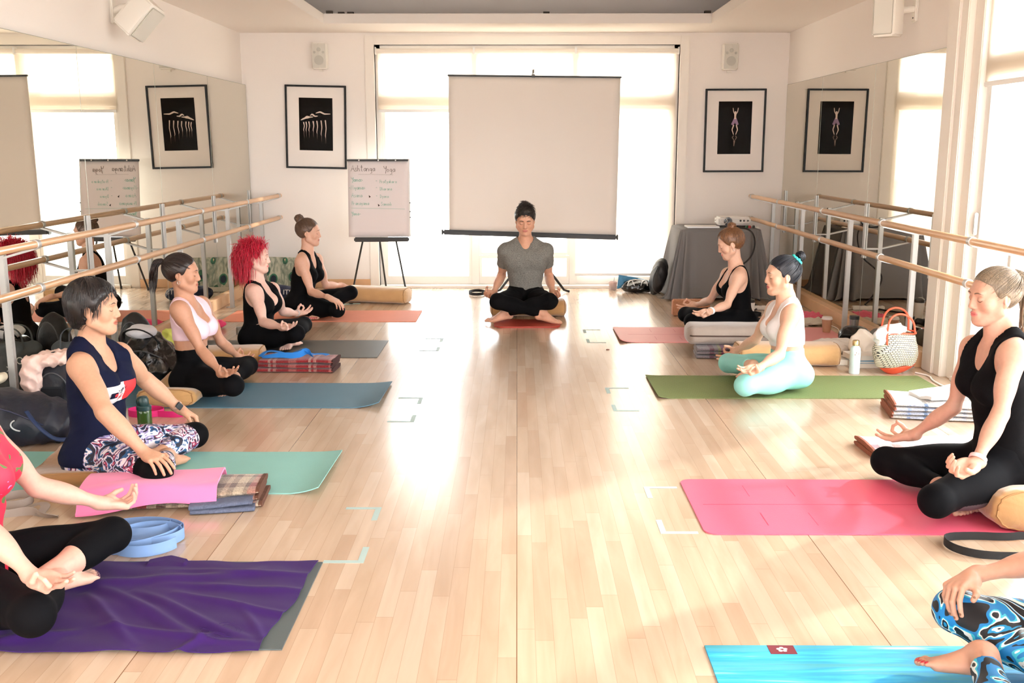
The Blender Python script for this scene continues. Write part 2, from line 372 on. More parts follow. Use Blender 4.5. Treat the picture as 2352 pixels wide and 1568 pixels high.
def body_prims(J, q):
    m = q.get('male', 0); s = q.get('s', 1.); g = q.get('girth', 1.)
    NB, Pel = J['NB'], J['Pel']; up = nrm(NB - Pel); latc = nrm(J['SR'] - J['SL']); latp = nrm(J['HR'] - J['HL'] + latc * .15)
    fc = nrm(np.cross(up, latc)); latc = np.cross(fc, up); FC = np.stack([latc, fc, up]); fp = nrm(np.cross(up, latp)); FP = np.stack([np.cross(fp, up), fp, up])
    Tl = np.linalg.norm(NB - Pel); pc = lambda a, b, c: loc(Pel, FC, a * s, b * s, c * Tl); pp = lambda a, b, c: loc(Pel, FP, a * s, b * s, c * s)
    T = [ell(pp(0, 0, .0), np.array([.158 if not m else .150, .108, .105]) * s * g, FP, 0), ell(pc(0, .004, .30), np.array([(.118 if not m else .138) * g, .086 * g, .15]) * s, FC, .06),
         ell(pc(0, .0, .60), np.array([.128 if not m else .158, .095 * g, .165]) * s, FC, .06), ell(pc(0, -.010, .84), np.array([.135 if not m else .168, .070, .085]) * s, FC, .05)]
    for x, k in ((1, 'R'), (-1, 'L')):
        T += [ell(pp(x * .078, -.045, -.035), np.array([.088, .088, .082]) * s * g, FP, .04), cone(loc(NB, FC, x * .03 * s, -.012 * s, -.030 * s), J['S' + k] + up * .006 - latc * x * .01, .036 * s, .040 * s, .045),
              ball(J['S' + k], (.050 if not m else .060) * s, .04), cone(loc(NB, FC, x * .02 * s, -.02 * s, .045 * s), loc(NB, FC, x * .095 * s, -.016 * s, -.012 * s), .026 * s, .024 * s, .045),
              ell(loc(J['S' + k], FC, -x * .040 * s, .02 * s, -.070 * s), np.array([.050, .050, .075]) * s, FC, .04)]
        if not m:
            b = q.get('bust', 1.); T += [ell(pc(x * .066, .078 + .012 * b, .615), np.array([.056, .050, .056]) * s * b, FC, .035), cone(pc(x * .064, .075, .64), pc(x * .085, .035, .80), .040 * s * b, .03 * s, .05)]
        else: T += [ell(pc(x * .075, .070, .70), np.array([.080, .038, .062]) * s, FC, .04)]
        T += [cone(loc(NB, FC, x * .015 * s, .042 * s, -.052 * s), loc(J['S' + k], FC, -x * .03 * s, .03 * s, .012 * s), .009 * s, .010 * s, .016)]
    hF = q['HF']; nk = q.get('neck', .98) * (1.16 if m else 1.)
    N = [cone(loc(NB, FC, 0, -.002, -.030), loc(J['head'], hF, 0, -.022, -.030), .050 * s * nk, .043 * s * nk, .03), cone(loc(NB, FC, 0, .020, -.02), loc(J['head'], hF, 0, .012, -.070), .036 * s * nk, .031 * s * nk, .03)]
    R = dict(torso=T, neck=N, head=head_prims(J['head'], hF, q))
    nails = []; fa = {}
    for side, k in ((1, 'R'), (-1, 'L')):
        S, E, Wr, Tp = J['S' + k], J['E' + k], J['W' + k], J['T' + k]; mf = 1.18 if m else 1.; a = q.get('arm', .90) * mf * s
        u = nrm(E - S); f = nrm(Wr - E); hd, hn, pose = q['hand' + k]; hd = nrm(Tp - Wr) if hd is None else nrm(hd)
        A = [cone(S, E, .045 * a, .036 * a, 0), ell(S + u * .05 * s - up * .0, np.array([.048, .048, .075]) * a, frame(nrm(np.cross(u, (0, 0, 1.)) + 1e-3), u), .03), ell((S + E) / 2 + fc * .008, np.array([.040, .044, .085]) * a, frame(nrm(np.cross(u, (0, 1., 0.3))), u), .03),
             cone(E, Wr, .035 * a, .0235 * a, .02), ell(E + f * .075 * s, np.array([.039, .036, .085]) * a, frame(nrm(np.cross(f, (0, 1., 0.3))), f), .03)]
        hp, nl = hand_prims(Wr, hd, hn, side, pose, q.get('hand_s', 1.) * s * (1.06 if m else .98)); R['arm' + k] = A + [dict(hp[0], k=.015)] + hp[1:]; nails += [(p, 0) for p in nl]
        H, K, An, To = J['H' + k], J['K' + k], J['A' + k], J['O' + k]; th = q.get('leg', 1.) * s; d = nrm(K - H); sh = nrm(An - K); side_ = nrm(np.cross(d, sh) + 1e-6)
        Lg = [cone(H, K, .082 * th, .054 * th, 0), ell(H + d * .14 * s - (0, 0, .012), np.array([.082, .085, .17]) * th, frame(nrm(np.cross(d, (0, 0, 1.)) + 1e-4), d), .03), ball(K, .054 * th, .02), cone(K, An, .050 * th, .033 * th, .03), ell(K + sh * .13 * s, np.array([.053, .053, .11]) * th, frame(nrm(np.cross(sh, (0, 0, 1.)) + 1e-4), sh), .03)]
        fp_, nl = foot_prims(An, nrm(To - An), q.get('sole' + k, (0, 0, -1.)), side, q.get('foot_s', .94) * s * (1.08 if m else 1)); R['leg' + k] = Lg + fp_; nails += [(p, 1) for p in nl]
    return R, FC, FP, nails
def compose(g, R, J, tags, s=1.):
    body = [t for t in ('torso', 'neck', 'head') if t in tags]
    A = g.new()
    for t in body: A = field(g, R[t][:1] if 0 else R[t], A) if t != 'head' else smin(A, field(g, R[t]), .012)
    x, y, z = g.xyz()
    for t in ('legR', 'legL', 'armR', 'armL'):
        if t not in tags: continue
        B = field(g, R[t]); c = J[('H' if t[:3] == 'leg' else 'S') + t[-1]]
        dist = np.sqrt((x - c[0]) ** 2 + (y - c[1]) ** 2 + (z - c[2]) ** 2); k0, r0, r1 = (.05, .12, .22) if t[:3] == 'leg' else (.035, .06, .14)
        k = .003 + k0 * np.clip((r1 - dist) / (r1 - r0), 0, 1); A = smin(A, B, k)
    return A
def fval(prims, pts):
    x, y, z = [np.asarray(pts)[:, i] for i in range(3)]; A = np.full(len(x), CAP)
    for p in prims:
        d = pval(p, x, y, z); A = smax(A, -d, p['k']) if p['sub'] else smin(A, d, p['k'])
    return A
def on_face(q, J, x, z, out=.0):
    """the point of the face at head coordinates x, z"""
    s = q.get('hs', 1.); ys = np.linspace(.125, .0, 126) * s; pts = np.array([loc(J['head'], q['HF'], x * s, y, z * s) for y in ys]); f = fval(q['_hp'], pts)
    i = int(np.argmax(f < 0)); 
    if i > 0: t = f[i - 1] / (f[i - 1] - f[i] + 1e-9); y = ys[i - 1] + (ys[i] - ys[i - 1]) * t
    else: y = ys[i]
    return loc(J['head'], q['HF'], x * s, y + out, z * s)
MAT = {}
def skin_mat():
    m = mat('skin', (200, 150, 120), .52, sub=.12, spec=.4); nt, b = nodes(m); a = nt.nodes.new('ShaderNodeVertexColor'); a.layer_name = 'Col'
    n = tex(nt, 'Noise', 60.0, Detail=3.0); r = ramp(nt, n.outputs['Fac'], [(0, (236, 232, 230)), (1, (255, 255, 255))]); mx = nt.nodes.new('ShaderNodeMix'); mx.data_type = 'RGBA'; mx.blend_type = 'MULTIPLY'; mx.inputs[0].default_value = 1
    nt.links.new(a.outputs[0], mx.inputs[6]); nt.links.new(r, mx.inputs[7]); nt.links.new(mx.outputs[2], b.inputs['Base Color']); b.inputs['Subsurface Radius'].default_value = (1, .35, .2)
    n2 = tex(nt, 'Noise', 400.0); bump(nt, b, n2.outputs['Fac'], .06, .004); return m
def hair_mat(name, c1, c2, rough=.38):
    m = mat(name, c1, rough, spec=.5); nt, b = nodes(m); n = tex(nt, 'Noise', (260., 260., 40.), Detail=3.0)
    nt.links.new(ramp(nt, n.outputs['Fac'], [(.32, c1), (.68, c2)]), b.inputs['Base Color']); n2 = tex(nt, 'Noise', (420., 420., 60.), Detail=2.0); bump(nt, b, n2.outputs['Fac'], .28, .003); return m
def strands_mesh(S, n=4):
    """S: list of (points, radii) -> P, Q"""
    P = []; Q = []; o = 0
    for pts, rr in S:
        pts = np.asarray(pts); N = len(pts); T = np.gradient(pts, axis=0); T /= np.linalg.norm(T, axis=1)[:, None] + 1e-9
        u = np.cross(T, (0.3, .5, .81)); u /= np.linalg.norm(u, axis=1)[:, None] + 1e-9; w = np.cross(T, u); rr = np.broadcast_to(np.asarray(rr, float), (N,))
        for k in range(n): a = 2 * PI * k / n; P.append(pts + rr[:, None] * (u * math.cos(a) + w * math.sin(a)))
        i = np.arange(N - 1)
        for k in range(n): k2 = (k + 1) % n; Q.append(np.stack([o + k * N + i, o + k * N + i + 1, o + k2 * N + i + 1, o + k2 * N + i], 1))
        o += n * N
    return np.concatenate(P), np.concatenate(Q)
HC, HR = np.array([0, -.014, .036]), np.array([.0745, .0935, .0845])
def cap_dir(rnd, hairline=.018, nape=.019):
    while 1:
        d = np.array([rnd.gauss(0, 1) for _ in range(3)]); d /= np.linalg.norm(d); p = HC + d * HR * 1.05
        if p[1] * .8 - p[2] * .6 < hairline and p[1] * .568 - p[2] * .823 < nape and not (abs(p[0]) > .055 and abs(p[1] + .002) < .022 and -.045 < p[2] < .028): return d
def hair(J, q, root):
    s = q.get('hs', 1.); o, F = J['head'], q['HF']; st = q['hair']; kind = st['kind']; rnd = random.Random(st.get('seed', 1)); m = hair_mat('hair', *st['col'])
    L = lambda p: loc(o, F, *(np.asarray(p) * s)); th = st.get('thick', .007); hl = st.get('hairline', .018)
    pr = [ell(L(HC), (HR + th) * s, F, 0)]
    if kind in ('short', 'bob'):
        pr += [ell(L((0, .032, .098)), np.array([.052, .046, .026]) * s, F, .02), ell(L((0, -.02, .112)), np.array([.05, .05, .022]) * s, F, .02)] if kind == 'short' else [ell(L((0, -.030, .0)), np.array([.080, .078, .085]) * s, F, .03), ell(L((.054, .004, .032)), np.array([.030, .052, .046]) * s, F, .02), ell(L((-.054, .004, .032)), np.array([.030, .052, .046]) * s, F, .02)]
        if kind == 'bob': pr += [ball(L((0, -.055, -.060)), .046 * s, .03)]
    if kind == 'red': pr += [ell(L((0, -.05, -.01)), np.array([.078, .07, .10]) * s, F, .04)]
    tie = np.array(st.get('tie', (0, -.075, .085)))
    pl = lambda n, c: half(L(np.array([0, n[0], n[1]]) * c), F[1] * n[0] + F[2] * n[1], 9, .022)
    pr += [pl((.8, -.6), hl), pl((.568, -.823), st.get('nape', .019))] if kind != 'red' else [pl((.8, -.6), hl), pl((.25, -.97), .085)]
    for x in (-1, 1): pr += [ell(L((x * .092, -.006, -.012)), np.array([.030, .021, .034]) * s, F, .006, True)]
    if kind == 'bun': bc = tie + nrm(tie - HC) * (st.get('bunr', .032) * .75 + (.018 if st.get('scrunchie') else 0)); pr += [ell(L(bc), np.array([1.1, .9, 1.]) * st.get('bunr', .032) * s, F, .012)]
    g = Grid(*[np.array(v) for v in (L(HC) - .19 * s, L(HC) + .19 * s)], .0032); A = field(g, pr); A = A + (wob(.0045, 85, 3) if kind == 'short' else wob(.0022, 90, st.get('seed', 1)))(*g.xyz()).astype(np.float32)
    parts = [nets(A, g)]; S = []
    def surf(d, e): return HC + d * (HR + th + e)
    def sweep(d0, d1, n, lift=.0, r=.0016, end=1.):
        pts = []
        for i in range(n):
            t = i / (n - 1) * end; d = nrm(d0 * (1 - t) + d1 * t); pts.append(L(surf(d, lift * math.sin(PI * t) + .0005)))
        return pts, [r * s * (1 - .5 * (i / (n - 1)) ** 4) * (1 - .88 * (1 - i / (n - 1)) ** 5) for i in range(n)]
    td = nrm((tie - HC) / HR)
    if kind in ('bun', 'pony'):
        for _ in range(st.get('n', 520)): S.append(sweep(cap_dir(rnd, hl + .005, .022), td, 14, rnd.uniform(.0, .0025), rnd.uniform(.0008, .0017)))
        for _ in range(st.get('loose', 16)):      # fly-away hairs
            d = cap_dir(rnd, hl); p = surf(d, 0); v = nrm(np.array([rnd.gauss(0, 1), rnd.gauss(-.3, 1), rnd.gauss(.2, 1)]) + d * .9); l = rnd.uniform(.012, .030)
            S.append(([L(p + v * l * t + np.array([0, 0, -.5 * l * t * t])) for t in np.linspace(0, 1, 6)], [.0003 * s] * 6))
    if kind == 'bun':
        R0 = st.get('bunr', .032)
        for c in range(3):
            ax = nrm(np.array([rnd.gauss(0, 1) for _ in range(3)]) + td * 1.2); e1 = nrm(np.cross(ax, (1, .2, .3))); e2 = np.cross(ax, e1)
            for _ in range(9):
                ph = rnd.uniform(0, 6); rr = R0 * rnd.uniform(.92, 1.10); zz = rnd.uniform(-.35, .35) * R0
                S.append(([L(bc + (e1 * math.cos(ph + a) + e2 * math.sin(ph + a)) * rr * math.sqrt(max(.1, 1 - (zz / R0) ** 2)) + ax * (zz + .15 * R0 * math.sin(2 * a))) for a in np.linspace(0, 4.6, 16)], [.0038 * s * math.sin(PI * min(1, (i + 1) / 17.)) + .0006 for i in range(16)]))
    if kind == 'pony':
        ln = st.get('len', .24); g0 = tie; out = nrm(tie - HC)
        for _ in range(st.get('np', 150)):
            a = rnd.uniform(0, 2 * PI); rad = math.sqrt(rnd.random()) * st.get('fat', .024); e1 = nrm(np.cross(out, (1, 0, .1))); e2 = np.cross(out, e1); off = (e1 * math.cos(a) + e2 * math.sin(a)); l = ln * rnd.uniform(.75, 1.05); ks = rnd.uniform(.6, 1.2); pts = []
            dn = np.array(F) @ np.array([0, 0, -1.])      # world down in head axes
            for t in np.linspace(0, 1, 14):
                w = .25 + .75 * math.sin(PI * min(1, t * 1.15) ** .7) if t < .87 else .55
                pts.append(L(g0 + out * (.055 * ks * math.sin(min(1, t * 3.2) * PI / 2)) + dn * l * max(0, t - .05) * 1.0 + np.array([0, -.03 * t, 0]) + off * rad * (.35 + w * .8) + .004 * np.array([math.sin(9 * t + a), math.cos(7 * t + a), 0])))
            S.append((pts, [.0030 * s * (1 - .75 * t ** 2) for t in np.linspace(0, 1, 14)]))
        S.append(([L(g0 + out * .004 + (nrm(np.cross(out, (1, 0, .1))) * math.cos(a) + np.cross(out, nrm(np.cross(out, (1, 0, .1)))) * math.sin(a)) * .016) for a in np.linspace(0, 2 * PI, 16)], .005))
    if kind == 'bob':
        crown = nrm(np.array([.1, -.25, 1.]))
        for _ in range(st.get('n', 1500)):
            d = cap_dir(rnd, hl, st.get('nape', .019)); tan = nrm((d - crown * (d @ crown)) * .9 + np.array([0, -.12, -.75]) + np.array([rnd.gauss(0, .07) for _ in range(3)])); tan = nrm(tan - d * (tan @ d)); l = rnd.uniform(.035, .065) * (.2 if d[1] > .45 else .5 if d[1] > .15 else 1); pts = []
            for t in np.linspace(0, 1, 7): q_ = HC + d * (HR + th) + tan * l * t; e = q_ - HC; k = np.sqrt(((e / (HR + th)) ** 2).sum()); pts.append(L(HC + e / k * (1 + .012 + .035 * t * max(0, -d[2] + .3)) + np.array([0, 0, -.012 * t * t]) + (np.array([0, 0, -.02 * t * t]) if d[2] < 0 else 0)))
            S.append((pts, [rnd.uniform(.0010, .0019) * s * (1 - .75 * t ** 2) for t in np.linspace(0, 1, 7)]))
    if kind == 'short':
        for _ in range(st.get('n', 2600)):
            d = cap_dir(rnd, hl, st.get('nape', .019)); top = max(0, d[2]); tan = nrm(np.array([.35 * math.sin(5 * d[0] + 2), .5 if d[1] > -.2 else -.4, .5]) + np.array([rnd.gauss(0, .28) for _ in range(3)])); tan = nrm(tan - d * (tan @ d)); l = (.012 + .026 * top ** .6) * rnd.uniform(.7, 1.2); p = surf(d, -.002); v = nrm(tan + d * (.22 + .50 * top))
            if top > .35: p = p + np.array([0, .004, .020]) * (top - .35) / .65
            S.append(([L(p + v * l * t + (tan - d) * .35 * l * t * t) for t in np.linspace(0, 1, 6)], [rnd.uniform(.0014, .0026) * s * (1 - .8 * t ** 1.5) for t in np.linspace(0, 1, 6)]))
    if kind == 'red':
        dn = np.array(F) @ np.array([0, 0, -1.])
        for _ in range(1500):
            d = cap_dir(rnd, hl - .004, .05); 
            if d[1] > .25 and rnd.random() < .5: continue
            p = surf(d, -.003); l = rnd.uniform(.10, .185) * (1.0 if d[1] < .1 else .6); ph = rnd.uniform(0, 6); bk = np.array([d[0] * .8, -.55, 0]); top = d[2] > .55 and rnd.random() < .20
            if top: l = rnd.uniform(.04, .10); v = nrm(d * .9 + np.array([rnd.gauss(0, .45), rnd.gauss(-.25, .45), .4])); pts = [L(p + v * l * t + dn * .25 * l * t * t) for t in np.linspace(0, 1, 8)]; S.append((pts, [.0018 * s * (1 - .8 * t) + .0003 for t in np.linspace(0, 1, 8)])); continue
            wl = rnd.random() ** 2; v = nrm(d * (.35 + .6 * wl) + td * (.15 + .5 * wl) + bk * .5 + np.array([rnd.gauss(0, .12 + .25 * wl) for _ in range(3)])); pts = []; sw = .030 + .05 * wl
            for t in np.linspace(0, 1, 11):
                q_ = p + v * sw * math.sin(min(1, t * 1.6) * PI / 2) + dn * l * t * t * .95 + .003 * np.array([math.sin(9 * t + ph), math.cos(8 * t + ph), 0]) * t; e = q_ - HC; k = np.sqrt(((e / (HR + th + .002)) ** 2).sum())
                if k < 1: q_ = HC + e / k
                pts.append(L(q_))
            S.append((pts, [rnd.uniform(.0012, .0024) * s * (1 - .6 * t ** 2) for t in np.linspace(0, 1, 11)]))
    parts.append(strands_mesh(S)); mesh_from('hair', parts, m, root)
    if st.get('scrunchie'):
        c = tie + nrm(tie - HC) * .008; e1 = nrm(np.cross(td, (1, 0, .1))); e2 = np.cross(td, e1); mb = MB()
        mb.tube([L(c + (e1 * math.cos(a) + e2 * math.sin(a)) * .030 + td * .003 * math.sin(9 * a)) for a in np.linspace(0, 2 * PI, 60)], [(.0085 + .002 * math.sin(i * 1.4)) * s for i in range(60)], 8, False)
        obj('scrunchie', mb, mat('scrunchie_cloth', (60, 200, 190), .7), root, True, label='turquoise hair tie')
def grow(q, J, name, label):
    """a whole person: body (one mesh), hair, brows, lashes, clothing"""
    J = {k: np.array(v, float) for k, v in J.items()}; s = q.get('s', 1.); q['HF'] = frame(*q['face']); R, FC, FP, nails = body_prims(J, q); q['_hp'] = R['head']
    base = (J['Pel'] + (J['KR'] + J['KL']) / 2) / 2; root = thing(name, (base[0], base[1], q.get('seat_z', .006)), label, 'person')
    allp = [p for t in R.values() for p in t if not p['sub']]; B = [bounds(p, .012) for p in allp]; lo = np.min([b[0] for b in B], 0); hi = np.max([b[1] for b in B], 0)
    tags = set(R); zc = q.get('clipx')
    if zc: lo[0] = max(lo[0], zc[0]); hi[0] = min(hi[0], zc[1])
    g = Grid(lo, hi, q.get('h', .0055)); A = compose(g, R, J, tags); P, Q = nets(A, g); cen = P[Q].mean(1)
    regs = [(J['head'], None, .175 * s, .0026)]; regs[0] = (loc(J['head'], q['HF'], 0, -.01, -.085), q['HF'][2], .26 * s, q.get('hh', .0026))
    for k in 'RL': regs.append((J['W' + k], nrm(J['W' + k] - J['E' + k]), .235 * s, q.get('hd', .0026)))
    for k in 'RL': regs.append((J['A' + k], nrm(J['O' + k] - J['A' + k]), .225 * s, .0035))
    if q.get('nohead'): regs = regs[1:]
    inr = lambda p, r, m=0.: ((p - r[0]) @ r[1] > -m) & (np.linalg.norm(p - r[0], axis=1) < r[2] + m) & np.all((p > r[4] + .012 - m) & (p < r[5] - .012 + m), axis=1)
    full = []
    for i, r in enumerate(regs):
        c = r[0]; rad = r[2]; lo2 = np.maximum(c - rad - .01, lo); hi2 = np.minimum(c + rad + .01, hi); j = i - (0 if q.get('nohead') else 1)
        ph = R['head'] + R['neck'] if j < 0 else R[('armR', 'armL', 'legR', 'legL')[j]][5:]; Bb = [bounds(p, .022) for p in ph if not p['sub']]
        lo2 = np.maximum(lo2, np.min([b[0] for b in Bb], 0)); hi2 = np.minimum(hi2, np.max([b[1] for b in Bb], 0))
        if not np.any(hi2 - lo2 < .06): full.append(tuple(r) + (lo2, hi2))
    regs = full; keep = np.ones(len(Q), bool)
    for r in regs: keep &= ~inr(cen, r)
    parts = [(P, Q[keep])]
    for i, r in enumerate(regs):
        g2 = Grid(r[4], r[5], r[3]); A2 = compose(g2, R, J, tags); P2, Q2 = nets(A2, g2)
        if len(Q2) == 0: continue
        c2 = P2[Q2].mean(1); k2 = inr(c2, r, .006)
        for r0 in regs[:i]: k2 &= ~inr(c2, r0, -.003)
        parts.append((P2, Q2[k2]))
    sk = np.array(lin(q['skin'])[:3]); lip = np.array(lin(q.get('lip', tuple(int(a * b) for a, b in zip(q['skin'], (.84, .62, .62)))))[:3]); nc = [np.array(lin(c)[:3]) if c else None for c in q.get('nails', (None, None))]
    def cols(P):
        C = np.tile(sk, (len(P), 1)); hp = (P - J['head']) @ q['HF'].T / q.get('hs', 1.)
        if not q.get('nohead'):
            lx, lz = hp[:, 0], hp[:, 2]; e = (lx / .0225) ** 2 + ((lz + .0585) / (.0098)) ** 2; m = np.clip((1.15 - e) * 4, 0, 1) * (hp[:, 1] > .072) * (np.abs(lx) < .03) * (np.abs(lz + .058) < .02)
            C = C * (1 - m[:, None]) + lip * m[:, None]
            for x in (-1, 1):
                m = .13 * np.exp(-(((lx - x * .042) / .02) ** 2 + ((lz + .022) / .018) ** 2)) * (hp[:, 1] > .03); C = C * (1 - m[:, None]) + (sk * (1.0, .62, .6)) * m[:, None]
        for p, t in nails:
            if nc[t] is not None: d = np.linalg.norm(P - p, axis=1); m = np.clip((.0085 if t else .0050) - d, 0, .001) / .001; C = C * (1 - m[:, None]) + nc[t] * m[:, None]
        return C
    if 'skin' not in MAT: MAT['skin'] = skin_mat()
    body = mesh_from('body', parts, MAT['skin'], root, cols=cols)
    # clothing
    for c in q['wear']: garment(c, R, J, FC, FP, q, root, lo, hi)
    if not q.get('nohead'):
        hair(J, q, root); dark = mat('brow_hair', q.get('brow', (40, 28, 22)), .6)
        for x in (-1, 1):
            mb = MB(); pts = [on_face(q, J, x * a, b, .0002) for a, b in ((.013, .0245), (.022, .0280), (.032, .0295), (.041, .0275), (.048, .0230))]; bw_ = q.get('browk', 1.) * s; mb.tube(pts, [.0014 * bw_, .0024 * bw_, .0022 * bw_, .0016 * bw_, .0007 * bw_], 6); obj('eyebrow', mb, dark, root, True)
            mb = MB(); pts = [on_face(q, J, x * a, b, .0004) for a, b in ((.018, -.0015), (.024, -.0052), (.031, -.0068), (.038, -.0052), (.0445, -.0010))]; mb.tube(pts, [.0006 * s, .0011 * s, .0013 * s, .0013 * s, .0008 * s], 6); obj('eyelashes', mb, mat('lash', (28, 20, 18), .6), root, True)
    return root, J, R, FC
def garment(c, R, J, FC, FP, q, root, lo, hi):
    s = q.get('s', 1.); t = c.get('t', .005); tags = set(c['of']); g = Grid(lo, hi, c.get('h', .0055)); A = compose(g, R, J, tags) - t
    if c.get('loose'): A = smin(A, field(g, c['loose'](J, FC)), .03)
    if c.get('fold'): A = A + crease(c['fold'][0], c['fold'][1], c.get('seed', 3))(*g.xyz()).astype(np.float32)
    NB, Pel = J['NB'], J['Pel']; Tl = np.linalg.norm(NB - Pel)
    N = lambda a, b, cc: loc(NB, FC, a * s, b * s, cc * s); Pp = lambda a, b, cc: loc(Pel, FC, a * s, b * s, cc * Tl)
    cuts = []
    for k in c['cut']:
        if k[0] == 'above': cuts.append(half(Pp(0, 0, k[1]), FC[2] + FC[1] * (k[2] if len(k) > 2 else 0), 9, .002))
        elif k[0] == 'below': cuts.append(half(Pp(0, 0, k[1]), -(FC[2] + FC[1] * (k[2] if len(k) > 2 else 0)), 9, .002))
        elif k[0] == 'ell': cuts.append(ell(N(*k[1]), np.array(k[2]) * s, FC, .003, True))
        elif k[0] == 'cone': cuts.append(cone(N(*k[1]), N(*k[2]), k[3] * s, k[4] * s, .003, True))
        elif k[0] == 'arm':
            for kk, x in (('R', 1), ('L', -1)): S = J['S' + kk]; cuts.append(ell(S + FC[0] * x * k[1] * s + FC[2] * k[2] * s + FC[1] * (k[4] if len(k) > 4 else 0) * s, np.array(k[3]) * s, FC, .004, True))
    # trouser legs and sleeves: the limb is shortened to the hem, then trimmed square there
    sh = [k for k in c['cut'] if k[0] in ('shin', 'sleeve')]
    if sh:
        A = compose(g, R, J, tags & {'torso', 'neck'}) - t if tags & {'torso', 'neck'} else g.new(); x, y, z = g.xyz()
        if sh[0][0] == 'shin':
            for p in cuts: A = smax(A, -pval(p, x, y, z).astype(np.float32), p['k'])
            cuts = []
        for kind, L_ in sh:
            for kk in 'RL':
                l = L_[kk] if isinstance(L_, dict) else L_; p0n, p1n, rn_ = (('K', 'A', 'H') if kind == 'shin' else ('S', 'E', 'S'))
                a, b_ = J[p0n + kk], J[p1n + kk]; ax = nrm(b_ - a); e = a + ax * l * s; fr = l * s / np.linalg.norm(b_ - a); pr = R[('leg' if kind == 'shin' else 'arm') + kk]
                if kind == 'shin': cn = pr[3]; B_ = [pr[0], pr[1], pr[2], cone(a, e, cn['ra'], cn['ra'] + (cn['rb'] - cn['ra']) * fr, .03), pr[4]]
                else: cn = pr[0]; B_ = [cone(a, e, cn['ra'], cn['ra'] + (cn['rb'] - cn['ra']) * fr, 0), pr[1], pr[2]]
                B = field(g, B_) - t; B = smax(B, -pval(half(e, ax, .085), x, y, z).astype(np.float32), .002)
                o_ = J[rn_ + kk]; dist = np.sqrt((x - o_[0]) ** 2 + (y - o_[1]) ** 2 + (z - o_[2]) ** 2); k0, r0, r1 = (.05, .12, .22) if kind == 'shin' else (.035, .06, .14)
                A = smin(A, B, .003 + k0 * np.clip((r1 - dist) / (r1 - r0), 0, 1))
        if c.get('fold'): A = A + crease(c['fold'][0], c['fold'][1], c.get('seed', 3))(*g.xyz()).astype(np.float32)
    for p in cuts:
        if p['t'] == 'h': d = pval(p, *g.xyz()); A = smax(A, -d.astype(np.float32), p['k'])
        else: A = field(g, [p], A)
    P, Q = nets(A, g); P = relax(P, Q, 1, .4)
    ob = mesh_from(c['name'], [(P, Q)], c['mat'], root, label=c.get('label'), mi=c.get('mi') and (lambda pts: c['mi'](pts, J, FC)))
    return ob
